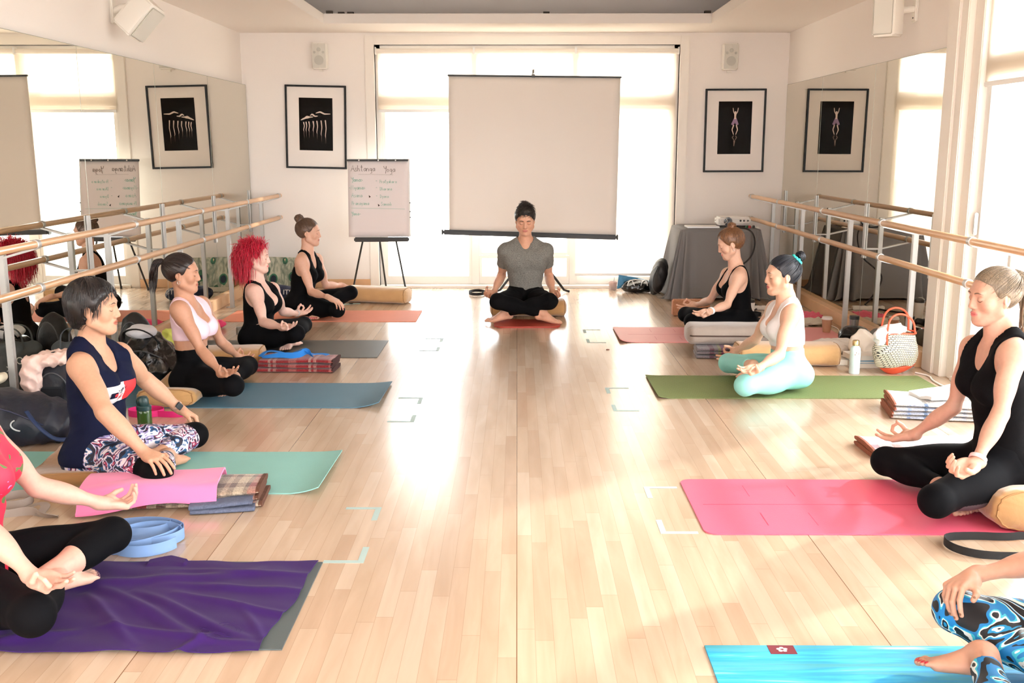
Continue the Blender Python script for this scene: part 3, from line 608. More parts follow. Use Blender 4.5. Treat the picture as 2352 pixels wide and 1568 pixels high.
# ---------------------------------------------------------------- the room
XL, XR, YB, YF, ZC = -2.90, 2.84, 10.80, -1.9, 2.68
wallm = mat('cream_paint', (247, 241, 236), .75, bump=.05, bscale=120, spec=.3)
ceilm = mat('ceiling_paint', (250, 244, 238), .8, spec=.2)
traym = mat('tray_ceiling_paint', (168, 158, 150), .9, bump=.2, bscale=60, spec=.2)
trimm = mat('white_trim', (244, 238, 230), .45)
alum = mat('painted_aluminium', (240, 240, 238), .4)
def floor_mat():
    m = mat('maple_floor', (222, 188, 150), .26, spec=.5); nt, b = nodes(m); N = nt.nodes.new; Lk = nt.links.new
    tc = N('ShaderNodeTexCoord'); sx = N('ShaderNodeSeparateXYZ'); Lk(tc.outputs['Object'], sx.inputs[0])
    def M(op, a, b=None, c=None):
        n = N('ShaderNodeMath'); n.operation = op
        for i, v in enumerate((a, b, c)):
            if v is None: continue
            if isinstance(v, (int, float)): n.inputs[i].default_value = v
            else: Lk(v, n.inputs[i])
        return n.outputs[0]
    u = M('DIVIDE', sx.outputs[0], .0575); row = M('FLOOR', u); wn = N('ShaderNodeTexWhiteNoise'); wn.noise_dimensions = '1D'; Lk(row, wn.inputs['W']); w_ = M('ADD', M('DIVIDE', sx.outputs[1], .78), M('MULTIPLY', wn.outputs['Value'], 9.)); bi = M('FLOOR', w_)
    w2 = N('ShaderNodeTexWhiteNoise'); w2.noise_dimensions = '2D'; cv = N('ShaderNodeCombineXYZ'); Lk(row, cv.inputs[0]); Lk(bi, cv.inputs[1]); Lk(cv.outputs[0], w2.inputs['Vector'])
    plank = ramp(nt, w2.outputs['Value'], [(0, (196, 168, 143)), (.35, (205, 180, 155)), (.7, (208, 184, 160)), (1, (213, 192, 170))])
    gx = M('LESS_THAN', M('PINGPONG', u, .5), .012); gy = M('LESS_THAN', M('PINGPONG', w_, .5), .0014); gap = M('MAXIMUM', gx, gy)
    gm_ = N('ShaderNodeMix'); gm_.data_type = 'RGBA'; Lk(M('MULTIPLY', gap, .45), gm_.inputs[0]); Lk(plank, gm_.inputs[6]); gm_.inputs[7].default_value = lin((140, 104, 78)); brc = gm_.outputs[2]
    n = tex(nt, 'Noise', (14., 1.6, 1.), Detail=5.0, Distortion=.6); g = ramp(nt, n.outputs['Fac'], [(.3, (232, 226, 219)), (.7, (255, 255, 255))])
    mx = N('ShaderNodeMix'); mx.data_type = 'RGBA'; mx.blend_type = 'MULTIPLY'; mx.inputs[0].default_value = .8; Lk(brc, mx.inputs[6]); Lk(g, mx.inputs[7])
    # long joints between the floor panels
    d = N('ShaderNodeMath'); d.operation = 'PINGPONG'; d.inputs[1].default_value = .575; Lk(sx.outputs[0], d.inputs[0])
    lt = N('ShaderNodeMath'); lt.operation = 'LESS_THAN'; lt.inputs[1].default_value = .0016; Lk(d.outputs[0], lt.inputs[0])
    m2 = N('ShaderNodeMix'); m2.data_type = 'RGBA'; Lk(lt.outputs[0], m2.inputs[0]); Lk(mx.outputs[2], m2.inputs[6]); m2.inputs[7].default_value = lin((120, 86, 60)); Lk(m2.outputs[2], b.inputs['Base Color'])
    n3 = tex(nt, 'Noise', (9., 5., 1.), Detail=2.0); r3 = N('ShaderNodeMapRange'); r3.inputs[3].default_value = .21; r3.inputs[4].default_value = .27; Lk(n3.outputs['Fac'], r3.inputs[0]); Lk(r3.outputs[0], b.inputs['Roughness'])
    b.inputs['Coat Weight'].default_value = .65; b.inputs['Coat Roughness'].default_value = .17; bump(nt, b, gap, .05, -.002); return m
fm = floor_mat()
mb = MB(); mb.box(XL - .12, XR + .25, YF, YB + .2, -.12, 0); fl = struct('floor', mb, fm); me = fl.data; me.transform(Matrix.Translation(fl.location)); fl.location = (0, 0, 0)
# the world outside: pale ground
mb = MB(); mb.box(-30, 30, -30, 60, -.5, -.35); o = struct('ground', mb, mat('pale_paving', (214, 206, 194), .9, var=.1, vscale=.6))
def wall(name, boxes, m=wallm):
    mb = MB()
    for b in boxes: mb.box(*b)
    return struct(name, mb, m)
wall('wall_left', [(XL - .12, XL, YF, YB + .2, 0, 3.25)])
WX0, WX1, WZ1 = -1.50, 1.70, 2.56
wall('wall_back', [(XL, WX0, YB, YB + .2, 0, 3.25), (WX1, XR, YB, YB + .2, 0, 3.25), (WX0, WX1, YB, YB + .2, WZ1, 3.25)])
wall('wall_right', [(XR, XR + .25, 6.74, YB + .2, 0, 3.25), (XR, XR + .25, -1.0, 6.74, 2.60, 3.25), (XR, XR + .25, YF, -1.0, 0, 3.25)])
wall('wall_front', [(XL, XR + .25, YF - .12, YF, 2.5, 3.25), (XL, -2.2, YF - .12, YF, 0, 2.5), (2.2, XR + .25, YF - .12, YF, 0, 2.5)])
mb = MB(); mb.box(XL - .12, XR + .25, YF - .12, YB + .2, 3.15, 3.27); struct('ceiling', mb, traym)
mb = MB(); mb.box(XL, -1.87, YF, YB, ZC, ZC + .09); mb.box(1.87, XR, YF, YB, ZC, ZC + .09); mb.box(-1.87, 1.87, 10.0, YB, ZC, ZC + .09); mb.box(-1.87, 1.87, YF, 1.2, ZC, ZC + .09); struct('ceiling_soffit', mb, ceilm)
mb = MB()
for x, y in ((-1.84, 9.98), (-1.74, 10.06), (-1.65, 10.06), (.25, 10.05), (1.80, 10.0)): mb.box(x, x + .06, y, y + .05, ZC + .09, ZC + .115)
for i in range(1): pass
struct('trim_1', mb, mat('dark_clip', (60, 52, 46), .7))
# baseboards of pale wood, and the ledge under the mirrors
bw = mat('ledge_wood', (214, 172, 132), .45, var=.12, vscale=9)
mb = MB(); mb.box(XL, WX0 - .10, YB - .018, YB, 0, .095); mb.box(WX1 + .10, XR, YB - .018, YB, 0, .095); struct('baseboard_back', mb, bw, bevel=.004)
mb = MB(); mb.box(XL, XL + .075, 0.2, YB - .02, 0, .105); struct('baseboard_left', mb, bw, bevel=.004)
mb = MB(); mb.box(XR - .075, XR, 6.80, YB - .02, 0, .105); struct('baseboard_right', mb, bw, bevel=.004)
# ---- big window in the back wall
def glassm():
    m = bpy.data.materials.new('window_glass'); m.use_nodes = True; nt = m.node_tree; nt.nodes.remove(nt.nodes['Principled BSDF']); o = nt.nodes['Material Output']
    t = nt.nodes.new('ShaderNodeBsdfTransparent'); t.inputs[0].default_value = (.95, .975, .97, 1); g = nt.nodes.new('ShaderNodeBsdfGlossy'); g.inputs['Roughness'].default_value = .02; g.inputs[0].default_value = (.9, .9, .9, 1)
    f = nt.nodes.new('ShaderNodeFresnel'); f.inputs[0].default_value = 1.35; mx = nt.nodes.new('ShaderNodeMixShader'); ge = nt.nodes.new('ShaderNodeNewGeometry'); ml = nt.nodes.new('ShaderNodeMath'); ml.operation = 'MULTIPLY'; iv = nt.nodes.new('ShaderNodeMath'); iv.operation = 'SUBTRACT'; iv.inputs[0].default_value = 1; nt.links.new(ge.outputs['Backfacing'], iv.inputs[1]); nt.links.new(iv.outputs[0], ml.inputs[1]); nt.links.new(f.outputs[0], ml.inputs[0]); nt.links.new(ml.outputs[0], mx.inputs[0]); nt.links.new(t.outputs[0], mx.inputs[1]); nt.links.new(g.outputs[0], mx.inputs[2]); nt.links.new(mx.outputs[0], o.inputs[0]); return m
glm = glassm()
def shadem():
    m = bpy.data.materials.new('shade_fabric'); m.use_nodes = True; nt = m.node_tree; nt.nodes.remove(nt.nodes['Principled BSDF']); o = nt.nodes['Material Output']
    t = nt.nodes.new('ShaderNodeBsdfTransparent'); t.inputs[0].default_value = (1, .97, .93, 1); d = nt.nodes.new('ShaderNodeBsdfDiffuse'); d.inputs[0].default_value = lin((240, 232, 222)); l = nt.nodes.new('ShaderNodeBsdfTranslucent'); l.inputs[0].default_value = lin((244, 236, 226))
    a = nt.nodes.new('ShaderNodeMixShader'); a.inputs[0].default_value = .68; nt.links.new(d.outputs[0], a.inputs[1]); nt.links.new(l.outputs[0], a.inputs[2]); b = nt.nodes.new('ShaderNodeMixShader'); b.inputs[0].default_value = .24
    nt.links.new(a.outputs[0], b.inputs[1]); nt.links.new(t.outputs[0], b.inputs[2]); nt.links.new(b.outputs[0], o.inputs[0]); return m
shm = shadem()
M1, M2 = -.455, .610
win = thing('window_1', (.1, YB + .1, 0), None, None); win['kind'] = 'structure'
mb = MB()
mb.box(WX0, WX0 + .055, YB + .05, YB + .15, 0, WZ1); mb.box(WX1 - .055, WX1, YB + .05, YB + .15, 0, WZ1); mb.box(WX0, WX1, YB + .05, YB + .15, WZ1 - .05, WZ1); mb.box(WX0, WX1, YB + .05, YB + .15, 0, .035)
for x in (M1, M2): mb.box(x - .04, x + .04, YB + .045, YB + .155, .03, WZ1 - .04)
mb.box(WX0 + .04, WX1 - .04, YB + .055, YB + .145, 1.94, 2.065)
obj('window_frame', mb, trimm, win, bevel=.004)
def sash(x0, x1, z0, z1, w=.05, wb=.08, par=win, m=trimm):
    mb = MB(); mb.box(x0, x0 + w, YB + .07, YB + .13, z0, z1); mb.box(x1 - w, x1, YB + .07, YB + .13, z0, z1); mb.box(x0 + w, x1 - w, YB + .07, YB + .13, z0, z0 + wb); mb.box(x0 + w, x1 - w, YB + .07, YB + .13, z1 - w, z1); s = obj('sash', mb, m, par, bevel=.003)
    g = MB(); g.box(x0 + w - .01, x1 - w + .01, YB + .095, YB + .100, z0 + wb - .01, z1 - w + .01); obj('pane', g, glm, s)
bays = [(WX0 + .055, M1 - .04), (M1 + .04, M2 - .04), (M2 + .04, WX1 - .055)]
for i, (a, b) in enumerate(bays):
    sash(a, b, 2.07, WZ1 - .05, .012, .012)
    if i == 1: sash(a, b, .035, .345, .03, .085); sash(a, b, .35, 1.935, .03, .03)
    else: sash(a, b, .035, 1.935, .035, .085)
mb = MB(); mb.box(WX0 - .10, WX0, YB - .02, YB + .06, 0, WZ1 + .09); mb.box(WX1, WX1 + .10, YB - .02, YB + .06, 0, WZ1 + .09); mb.box(WX0, WX1, YB - .02, YB + .06, WZ1, WZ1 + .09); struct('trim_2', mb, trimm, bevel=.006)
mb = MB(); mb.box(WX0, WX1, YB - .045, YB + .06, 0, .03); struct('trim_3', mb, trimm, bevel=.005)
# roller shades
def shade(x0, x1, zb, label, y=YB - .01, axis='x', group='white roller shades'):
    if axis == 'x': t = thing('roller_shade', ((x0 + x1) / 2, y, WZ1 - .05), label, 'window shade', group); B = lambda a, b, c, d, e, f: (a, b, c, d, e, f)
    else: t = thing('roller_shade', (y, (x0 + x1) / 2, WZ1 - .05), label, 'window shade', group); B = lambda a, b, c, d, e, f: (c, d, a, b, e, f)
    ztop = WZ1 - .035
    mb = MB(); mb.lathe([(.001, x0 + .012), (.026, x0 + .012), (.026, x1 - .012), (.001, x1 - .012)], (0, y, ztop - .03) if axis == 'x' else (y, 0, ztop - .03), 20, 'x' if axis == 'x' else 'y'); obj('roller', mb, shm2, t, True, angle=.6)
    mb = MB(); mb.box(*B(x0 + .02, x1 - .02, y + .022, y + .0235, zb, ztop - .03)); obj('shade_fabric', mb, shm, t)
    mb = MB(); mb.box(*B(x0 + .018, x1 - .018, y + .016, y + .029, zb - .03, zb)); obj('hem_bar', mb, alum, t, bevel=.004)
    for x in (x0, x1 - .012): mb = MB(); mb.box(*B(x, x + .012, y - .03, y + .03, ztop - .065, ztop + .01)); obj('bracket', mb, alum, t, bevel=.003)
shm2 = mat('shade_roll', (238, 230, 220), .7)
shade(WX0 + .01, M1, 1.90, 'white roller shade half lowered over the left bay of the back window')
shade(M1, M2, 1.90, 'white roller shade half lowered behind the projection screen')
shade(M2, WX1 - .01, .16, 'white roller shade lowered to the floor on the right bay of the back window')
# ---- glazed side on the right: corner post, then sliding glass doors
mb = MB(); mb.box(2.80, 2.90, 6.60, 6.76, 0, ZC); mb.box(2.815, 2.925, 6.50, 6.60, 0, ZC); mb.box(2.86, 3.04, 6.38, 6.50, 0, ZC); struct('trim_4', mb, trimm, bevel=.006)
mb = MB(); mb.box(2.835, 3.09, -1.0, 6.4, 2.52, 2.60); mb.box(2.84, 3.09, -1.0, 6.4, 0, .03); struct('trim_5', mb, trimm, bevel=.004)
def door(n, y0, y1, x=2.93):
    d = thing('door_%d' % n, (x, (y0 + y1) / 2, 0), None, None); d['kind'] = 'structure'; w = .07
    mb = MB(); mb.box(x - .02, x + .03, y0, y0 + w, .03, 2.52); mb.box(x - .02, x + .03, y1 - w, y1, .03, 2.52); mb.box(x - .02, x + .03, y0 + w, y1 - w, .03, .19); mb.box(x - .02, x + .03, y0 + w, y1 - w, 1.93, 2.07); mb.box(x - .02, x + .03, y0 + w, y1 - w, 2.45, 2.52)
    f = obj('door_frame', mb, alum, d, bevel=.004)
    for z0, z1 in ((.18, 1.94), (2.06, 2.46)): g = MB(); g.box(x + .004, x + .010, y0 + w - .01, y1 - w + .01, z0, z1); obj('pane', g, glm, d)
    mb = MB(); mb.box(x - .045, x - .02, y1 - w + .022, y1 - w + .045, .96, 1.10); obj('door_handle', mb, mat('door_latch', (190, 188, 184), .35, metal=.6), d, bevel=.004)
for i, (a, b) in enumerate([(4.70, 6.37), (3.02, 4.69), (1.34, 3.01), (-.98, 1.33)]): door(i + 1, a, b, 2.93 + .055 * (i % 2))
shade(4.30, 6.36, 1.90, 'white roller shade half lowered over the glass door beside the right mirrors', 2.86, 'y')
# unseen window behind the viewer, added large and near for fill light
mb = MB(); [mb.box(x - .04, x + .04, YF - .09, YF - .02, 0, 2.5) for x in (-2.16, -.72, .72, 2.16)]; mb.box(-2.2, 2.2, YF - .09, YF - .02, 0, .08); mb.box(-2.2, 2.2, YF - .09, YF - .02, 2.42, 2.5); struct('fill_window', mb, trimm)
# shrubs outside the glass door
lf = mat('overexposed_foliage', (205, 208, 184), .8, var=.15, vscale=30, trans=0)  # leaf colour lightened so the overexposure is in the paint
def shrub(x, y, r, h, seed, label):
    rn = random.Random(seed); mb = MB(); t = thing('shrub', (x, y, -.35), label, 'shrub', 'shrubs outside the glass doors')
    for _ in range(380):
        th, u = rn.uniform(0, 2 * PI), rn.uniform(-1, 1); rr = r * rn.uniform(.55, 1.0); c = V(x + rr * math.cos(th) * math.sqrt(1 - u * u), y + rr * math.sin(th) * math.sqrt(1 - u * u), h + rr * .9 * u); a = V(rn.gauss(0, 1), rn.gauss(0, 1), rn.gauss(0, 1)); a = nrm(a) * .09; b = nrm(np.cross(a, V(rn.gauss(0, 1), 1, .3))) * .04
        mb.add([c - a, c + b, c + a, c - b], [(0, 1, 2, 3)])
    obj('foliage', mb, lf, t); mb = MB(); mb.tube([(x, y, -.36), (x + .05, y, h * .4), (x, y + .03, h)], [.05, .04, .02], 8); obj('stem', mb, mat('bark', (120, 100, 80), .9), t)
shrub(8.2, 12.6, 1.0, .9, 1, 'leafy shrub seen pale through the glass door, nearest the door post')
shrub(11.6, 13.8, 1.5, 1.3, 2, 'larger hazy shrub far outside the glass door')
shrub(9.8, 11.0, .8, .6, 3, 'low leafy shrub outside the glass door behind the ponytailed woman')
# ---- mirrors
mir = mat('mirror_silver', (228, 226, 216), 0., metal=1.0)
def mirror(x, y0, y1, s, label):
    t = thing('wall_mirror', (x, (y0 + y1) / 2, .106), label, 'mirror', 'tall frameless mirror panels'); mb = MB(); mb.box(min(x, x + s * .006), max(x, x + s * .006), y0 + .0015, y1 - .0015, .106, 2.15); obj('mirror_glass', mb, mir, t)
    mb = MB(); 
    for y in (y0 + .0012, y1 - .0012): mb.box(x + s * .0001, x + s * .0066, y - .0012, y + .0012, .106, 2.15)
    mb.box(x, x + s * .0066, y0, y1, 2.150, 2.153); obj('mirror_edge', mb, mat('mirror_edge', (150, 150, 138), .3, metal=.5), t)
for i, (a, b) in enumerate([(9.46, 10.78), (8.08, 9.46), (6.68, 8.08), (5.28, 6.68), (3.88, 5.28), (2.48, 3.88)]):
    mirror(XL + .034, a, b, 1, 'tall mirror panel on the left wall, ' + ['next to the back corner', 'holding most of the framed photo reflection', 'reflecting the flip chart', 'leftmost panel in view, reflecting the screen', 'nearer panel past the left edge', 'nearest panel past the left edge'][i])
for i, (a, b) in enumerate([(9.54, 10.78), (8.15, 9.54), (6.78, 8.15)]):
    mirror(XR, a, b, -1, 'tall mirror panel on the right wall, ' + ['next to the back corner', 'middle one with the framed photo reflection edge', 'next to the door post, reflecting the window'][i])
# ---- ballet barres
rail = mat('barre_wood', (226, 178, 132), .30, spec=.5, coat=.4, var=.08, vscale=14); steel = mat('grey_steel', (186, 186, 184), .38, metal=.35)
def barre(sx, xr, wallx, ys, y_end, label):
    t = thing('ballet_barre', (xr, 7.5, 0), label, 'ballet barre', 'double ballet barres along the mirrors')
    for z in (1.0, .768):
        mb = MB(); mb.lathe([(.001, .9), (.021, .9), (.021, y_end - .008), (.016, y_end), (.001, y_end)], (xr, 0, z), 20, 'y'); obj('rail', mb, rail, t, True, angle=.7, label='round pale wooden rail')
    for y in ys:
        xp = wallx - sx * .13      # sx: direction from the room towards the wall
        mb = MB(); mb.box(xp - .018, xp + .018, y - .018, y + .018, .004, .945); obj('post', mb, steel, t, bevel=.003)
        mb = MB(); mb.box(xp - .02, wallx - sx * .078 + .0 if sx > 0 else xp + .02, y - .028, y + .028, 0.0, .006) if sx > 0 else mb.box(wallx - sx * .078, xp + .02, y - .028, y + .028, 0.0, .006); obj('foot_plate', mb, steel, t)
        for z in (1.0, .768):
            mb = MB(); a = V(xr, y, z - .022); b = V(xp, y, z - .075); d = nrm(b - a); n = np.cross(d, (0, 1, 0))
            for w in (0,): mb.ribbon([a, b], [n, n], .034, .012)
            mb.box(min(xp, wallx - sx * .008), max(xp, wallx - sx * .008), y - .016, y + .016, z - .081, z - .069); obj('bracket_arm', mb, steel, t)
            mb = MB(); mb.lathe([(.0225, y - .018), (.026, y - .016), (.026, y + .016), (.0225, y + .018)], (xr, 0, z), 20, 'y'); obj('collar', mb, steel, t, True, angle=.6)
        mb = MB(); x0 = wallx - sx * .0075; mb.box(min(x0, x0 - sx * .012), max(x0, x0 - sx * .012), y - .024, y + .024, .62, 1.06); obj('wall_plate', mb, steel, t, bevel=.002)
barre(-1, -2.55, XL + .034, [10.70, 9.44, 8.06, 6.64, 5.26, 3.86, 2.46], 10.79, 'double wooden ballet barre on grey posts along the left mirrors')
barre(1, 2.48, XR, [10.62, 9.52, 8.14, 6.80], 10.70, 'double wooden ballet barre on grey posts along the right mirrors')
# the last supports of the right barre stand in front of the glass doors
t = bpy.data.objects['ballet_barre.001']
for y in (5.45, 4.05, 2.65):
    mb = MB(); mb.box(2.692, 2.728, y - .018, y + .018, .004, .945); obj('post', mb, steel, t, bevel=.003)
    mb = MB(); mb.box(2.66, 2.76, y - .035, y + .035, 0, .006); obj('foot_plate', mb, steel, t)
    for z in (1.0, .768):
        mb = MB(); a = V(2.48, y, z - .022); b = V(2.71, y, z - .075); d = nrm(b - a); n = np.cross(d, (0, 1, 0)); mb.ribbon([a, b], [n, n], .034, .012); obj('bracket_arm', mb, steel, t)
        mb = MB(); mb.lathe([(.0225, y - .018), (.026, y - .016), (.026, y + .016), (.0225, y + .018)], (2.48, 0, z), 20, 'y'); obj('collar', mb, steel, t, True, angle=.6)
# ---- framed photographs
blackm = mat('black_lacquer', (9, 8, 8), .4, spec=.2); matb = mat('mount_board', (250, 243, 237), .8); inkm = mat('photo_black', (20, 17, 16), .8, spec=.1); figm = mat('photo_pale', (225, 205, 190), .5); figd = mat('photo_grey', (120, 100, 88), .5); skirtm = mat('photo_lilac', (150, 120, 150), .5)
picg = glassm(); picg.name = 'picture_glass'
for n in picg.node_tree.nodes:
    if n.type == 'BSDF_TRANSPARENT': n.inputs[0].default_value = (1, 1, 1, 1)
    if n.type == 'BSDF_GLOSSY': n.inputs[0].default_value = (.3, .3, .3, 1); n.inputs['Roughness'].default_value = 0
    if n.type == 'FRESNEL': n.inputs[0].default_value = 1.14
def picture(cx, cz, w, h, rot, label, draw):
    t = thing('framed_photograph', (cx, YB, cz), label, 'picture', 'framed photographs on the back wall'); t.rotation_euler = (0, rot, 0)
    def P(mb, x0, x1, z0, z1, y0, y1): mb.box(cx + x0, cx + x1, YB - y1, YB - y0, cz + z0, cz + z1)
    W2, H2, f = w / 2, h / 2, .020
    mb = MB(); P(mb, -W2, -W2 + f, -H2, H2, .002, .03); P(mb, W2 - f, W2, -H2, H2, .002, .03); P(mb, -W2 + f, W2 - f, -H2, -H2 + f, .002, .03); P(mb, -W2 + f, W2 - f, H2 - f, H2, .002, .03); obj('frame', mb, blackm, t, bevel=.002)
    mb = MB(); P(mb, -W2 + f, W2 - f, -H2 + f, H2 - f, .004, .014); obj('mount', mb, matb, t)
    mb = MB(); pw, ph = w * .275, h * .315; P(mb, -pw, pw, -ph + .03, ph + .03, .0145, .016); pr = obj('photo_print', mb, inkm, t)
    draw(t, pr, cx, cz + .03, pw, ph)
    mb = MB(); P(mb, -W2 + f, W2 - f, -H2 + f, H2 - f, .020, .0215); obj('picture_glass', mb, picg, t)
def strokes(t, pr, m, L, cx, cz, y=YB - .0166):
    mb = MB()
    for pts, w in L:
        w = [w] * len(pts) if np.isscalar(w) else w
        for (a, b), w0, w1 in zip(zip(pts, pts[1:]), w, w[1:]):
            d = nrm(V(b[0] - a[0], b[1] - a[1])); n = V(-d[1], d[0]); q = [V(*a) + n * w0, V(*b) + n * w1, V(*b) - n * w1, V(*a) - n * w0]; mb.add([(cx + p[0], y - .0001 * i, cz + p[1]) for i, p in enumerate(q)], [(0, 1, 2, 3)])
    obj('figure', mb, m, pr)
def drawA(t, pr, cx, cz, pw, ph):
    L = []; G = []
    for i, x in enumerate((-.13, -.105, -.075, -.03, .01, .055, .10)):
        z0, z1 = .02 + .004 * i, -.06 - .026 * max(0, i - 3) * .8; L.append(([(x, z0), (x + .008, (z0 + z1) / 2), (x - .002, z1), (x + .004, z1 - .018)], [.006, .004, .003, .001]))
        G.append(([(x + .002, z1 - .02), (x + .003, z1 - .08)], [.002, .0005]))
    for a, b, c, d in ((-.16, .04, -.07, .065), (-.12, .065, -.03, .075), (-.06, .09, .02, .085), (.0, .115, .155, .11)): L.append(([(a, b), (a + (c - a) * .3, b + .014), (a + (c - a) * .6, d - .002), (c, d)], [.003, .008, .007, .003]))
    strokes(t, pr, figm, L, cx, cz); strokes(t, pr, figd, G, cx, cz)
def drawB(t, pr, cx, cz, pw, ph):
    strokes(t, pr, figm, [([(-.025, .205), (-.018, .165), (-.006, .145)], [.003, .004, .005]), ([(.030, .205), (.024, .165), (.010, .145)], [.003, .004, .005]), ([(.002, .170), (.002, .150)], [.009, .009]), ([(.002, .15), (.0, .11), (.002, .09)], [.012, .009, .011]), ([(-.012, .03), (-.028, -.02), (-.010, -.07)], [.006, .005, .003]), ([(.016, .03), (.030, -.02), (.012, -.07)], [.006, .005, .003])], cx, cz)
    strokes(t, pr, skirtm, [([(.002, .10), (-.012, .06), (-.03, .03)], [.012, .016, .012]), ([(.002, .10), (.014, .06), (.030, .03)], [.012, .016, .012])], cx, cz, YB - .0163)
    strokes(t, pr, figd, [([(-.008, -.08), (-.024, -.10), (-.004, -.125)], [.004, .004, .003]), ([(.010, -.08), (.024, -.10), (.008, -.125)], [.004, .004, .003]), ([(.0, -.13), (-.002, -.19)], [.009, .003])], cx, cz)
picture(-2.135, 1.717, .645, .865, math.radians(1.2), 'black framed photo of a row of dancing legs, left of the back window', drawA)
picture(2.300, 1.680, .640, .865, math.radians(-.2), 'black framed photo of one dancer with raised arms, right of the window', drawB)
# ---- loudspeakers
spm = mat('speaker_white', (244, 240, 232), .5); grl = mat('speaker_grille', (212, 209, 200), .65, bump=.1, bscale=900); drk = mat('dark_metal', (60, 56, 52), .5)
def wallspk(x, z, label):
    t = thing('wall_speaker', (x, YB, z), label, 'speaker', 'small white loudspeakers high on the walls'); w, h, d = .082, .135, .10
    prof = [(x + a * w, YB - .01 - b * d) for a, b in ((-1, 0), (-1, .72), (-.8, .93), (0, 1.0), (.8, .93), (1, .72), (1, 0))]
    mb = MB(); mb.prism(prof, z - h, z + h); obj('cabinet', mb, spm, t, bevel=.012, seg=3)
    mb = MB(); P = [(x + a * w, YB - .013 - b * d) for a, b in ((-.84, .925), (0, 1.0), (.84, .925), (.84, .90), (-.84, .90))]; mb.prism(P, z - h * .9, z + h * .9); g = obj('grille', mb, grl, t)
    mb = MB()
    for (dx, dz, r) in ((0, -.045, .048), (0, .062, .020), (-.045, .035, .012), (.045, .035, .012)): mb.lathe([(r, 0), (r, -.004), (r * .85, -.0055), (.001, -.005)], (x + dx, YB - .0135 - d, z + dz), 28, 'y')
    obj('driver', mb, mat('cone_grey', (186, 184, 176), .6), g, True, angle=.5); mb = MB(); mb.box(x - .02, x + .02, YB - .03, YB, z - h - .02, z - h + .01); obj('mount', mb, spm, t)
wallspk(-2.06, 2.44, 'white oval loudspeaker above the dancers’ legs photo'); wallspk(2.215, 2.43, 'white oval loudspeaker above the single dancer photo')
def armspk(c, fwd, wallx, s, label, up=(0, 0, 1)):
    t = thing('bracket_speaker', c, label, 'speaker', 'small white loudspeakers high on the walls'); F = frame(fwd, up); R3 = Matrix([[F[j][i] for j in range(3)] for i in range(3)])
    def X(mb):
        a = np.array([list(p) for p in mb.v]); mb.v = [tuple(loc(c, F, *p)) for p in a]; return mb
    mb = MB(); mb.prism([(-.085, -.10), (-.085, .06), (-.07, .085), (.07, .085), (.085, .06), (.085, -.10), (.05, -.13), (-.05, -.13)], -.14, .14); obj('cabinet', X(mb), spm, t, bevel=.014, seg=3)
    mb = MB(); mb.box(-.068, .068, .084, .094, -.125, .125); obj('grille', X(mb), grl, t, bevel=.006)
    mb = MB(); a = loc(c, F, 0, -.12, .02); w = V(wallx, c[1] + .10, c[2] + .06); mb.tube([a, (a + w) / 2 + V(0, 0, .01), w - V(s * .02, 0, 0)], .024, 14); obj('swivel_arm', mb, spm, t, True, angle=.7)
    mb = MB(); mb.box(min(wallx, wallx - s * .02), max(wallx, wallx - s * .02), w[1] - .04, w[1] + .04, w[2] - .09, w[2] + .13); obj('wall_plate', mb, spm, t, bevel=.008); mb = MB(); [mb.lathe([(.006, 0), (.006, -s * .003)], (wallx - s * .0205, w[1] + dy, w[2] + dz), 10, 'x') for dy, dz in ((0, .09), (.0, -.06), (.02, .02))]; obj('screw', mb, drk, t)
armspk((-2.66, 7.32, 2.40), (.72, -.42, -.62), XL, -1, 'white tilted loudspeaker on a bracket on the left wall', up=(.25, .25, 1)); armspk((2.60, 7.32, 2.41), (-.62, -.80, -.05), XR, 1, 'white loudspeaker on a bracket on the right wall')
# ---- tape corners on the floor
tp = mat('tape_pale_blue', (176, 200, 196), .6)
def tape(x, y, dx, dy, label):
    mb = MB(); a = .15; w = .024; mb.prism([(x, y), (x + dx * a, y), (x + dx * a, y + dy * w), (x + dx * w, y + dy * w), (x + dx * w, y + dy * a), (x, y + dy * a)][::(1 if dx * dy > 0 else -1)], .0004, .0012)
    o = obj('tape_mark', mb, tp); tag(o, label, 'tape mark', 'L-shaped floor tape marks')
for x, y, dx, dy, l in ((-.575, 4.02, -1, -1, 'pale blue tape corner beside the aqua mat'), (-.565, 3.44, -1, 1, 'pale blue tape corner beside the purple towel'), (-.575, 5.92, -1, -1, 'grey tape corner off the blue mat, farther one'), (-.575, 5.36, -1, 1, 'grey tape corner off the blue mat, nearer one'),
    (-.59, 7.85, -1, -1, 'faint tape corner off the charcoal mat, farther one'), (-.59, 7.34, -1, 1, 'faint tape corner off the charcoal mat, nearer one'), (.55, 8.25, 1, -1, 'faint tape corner off the pale pink mat, farther one'), (.55, 7.67, 1, 1, 'faint tape corner off the pale pink mat, nearer one'),
    (.56, 6.18, 1, -1, 'faint tape corner off the green mat, farther one'), (.56, 5.60, 1, 1, 'faint tape corner off the green mat, nearer one'), (.57, 4.29, 1, -1, 'blue grey tape corner off the bright pink mat, farther one'), (.57, 3.73, 1, 1, 'blue grey tape corner off the bright pink mat, nearer one')): tape(x, y, dx, dy, l)
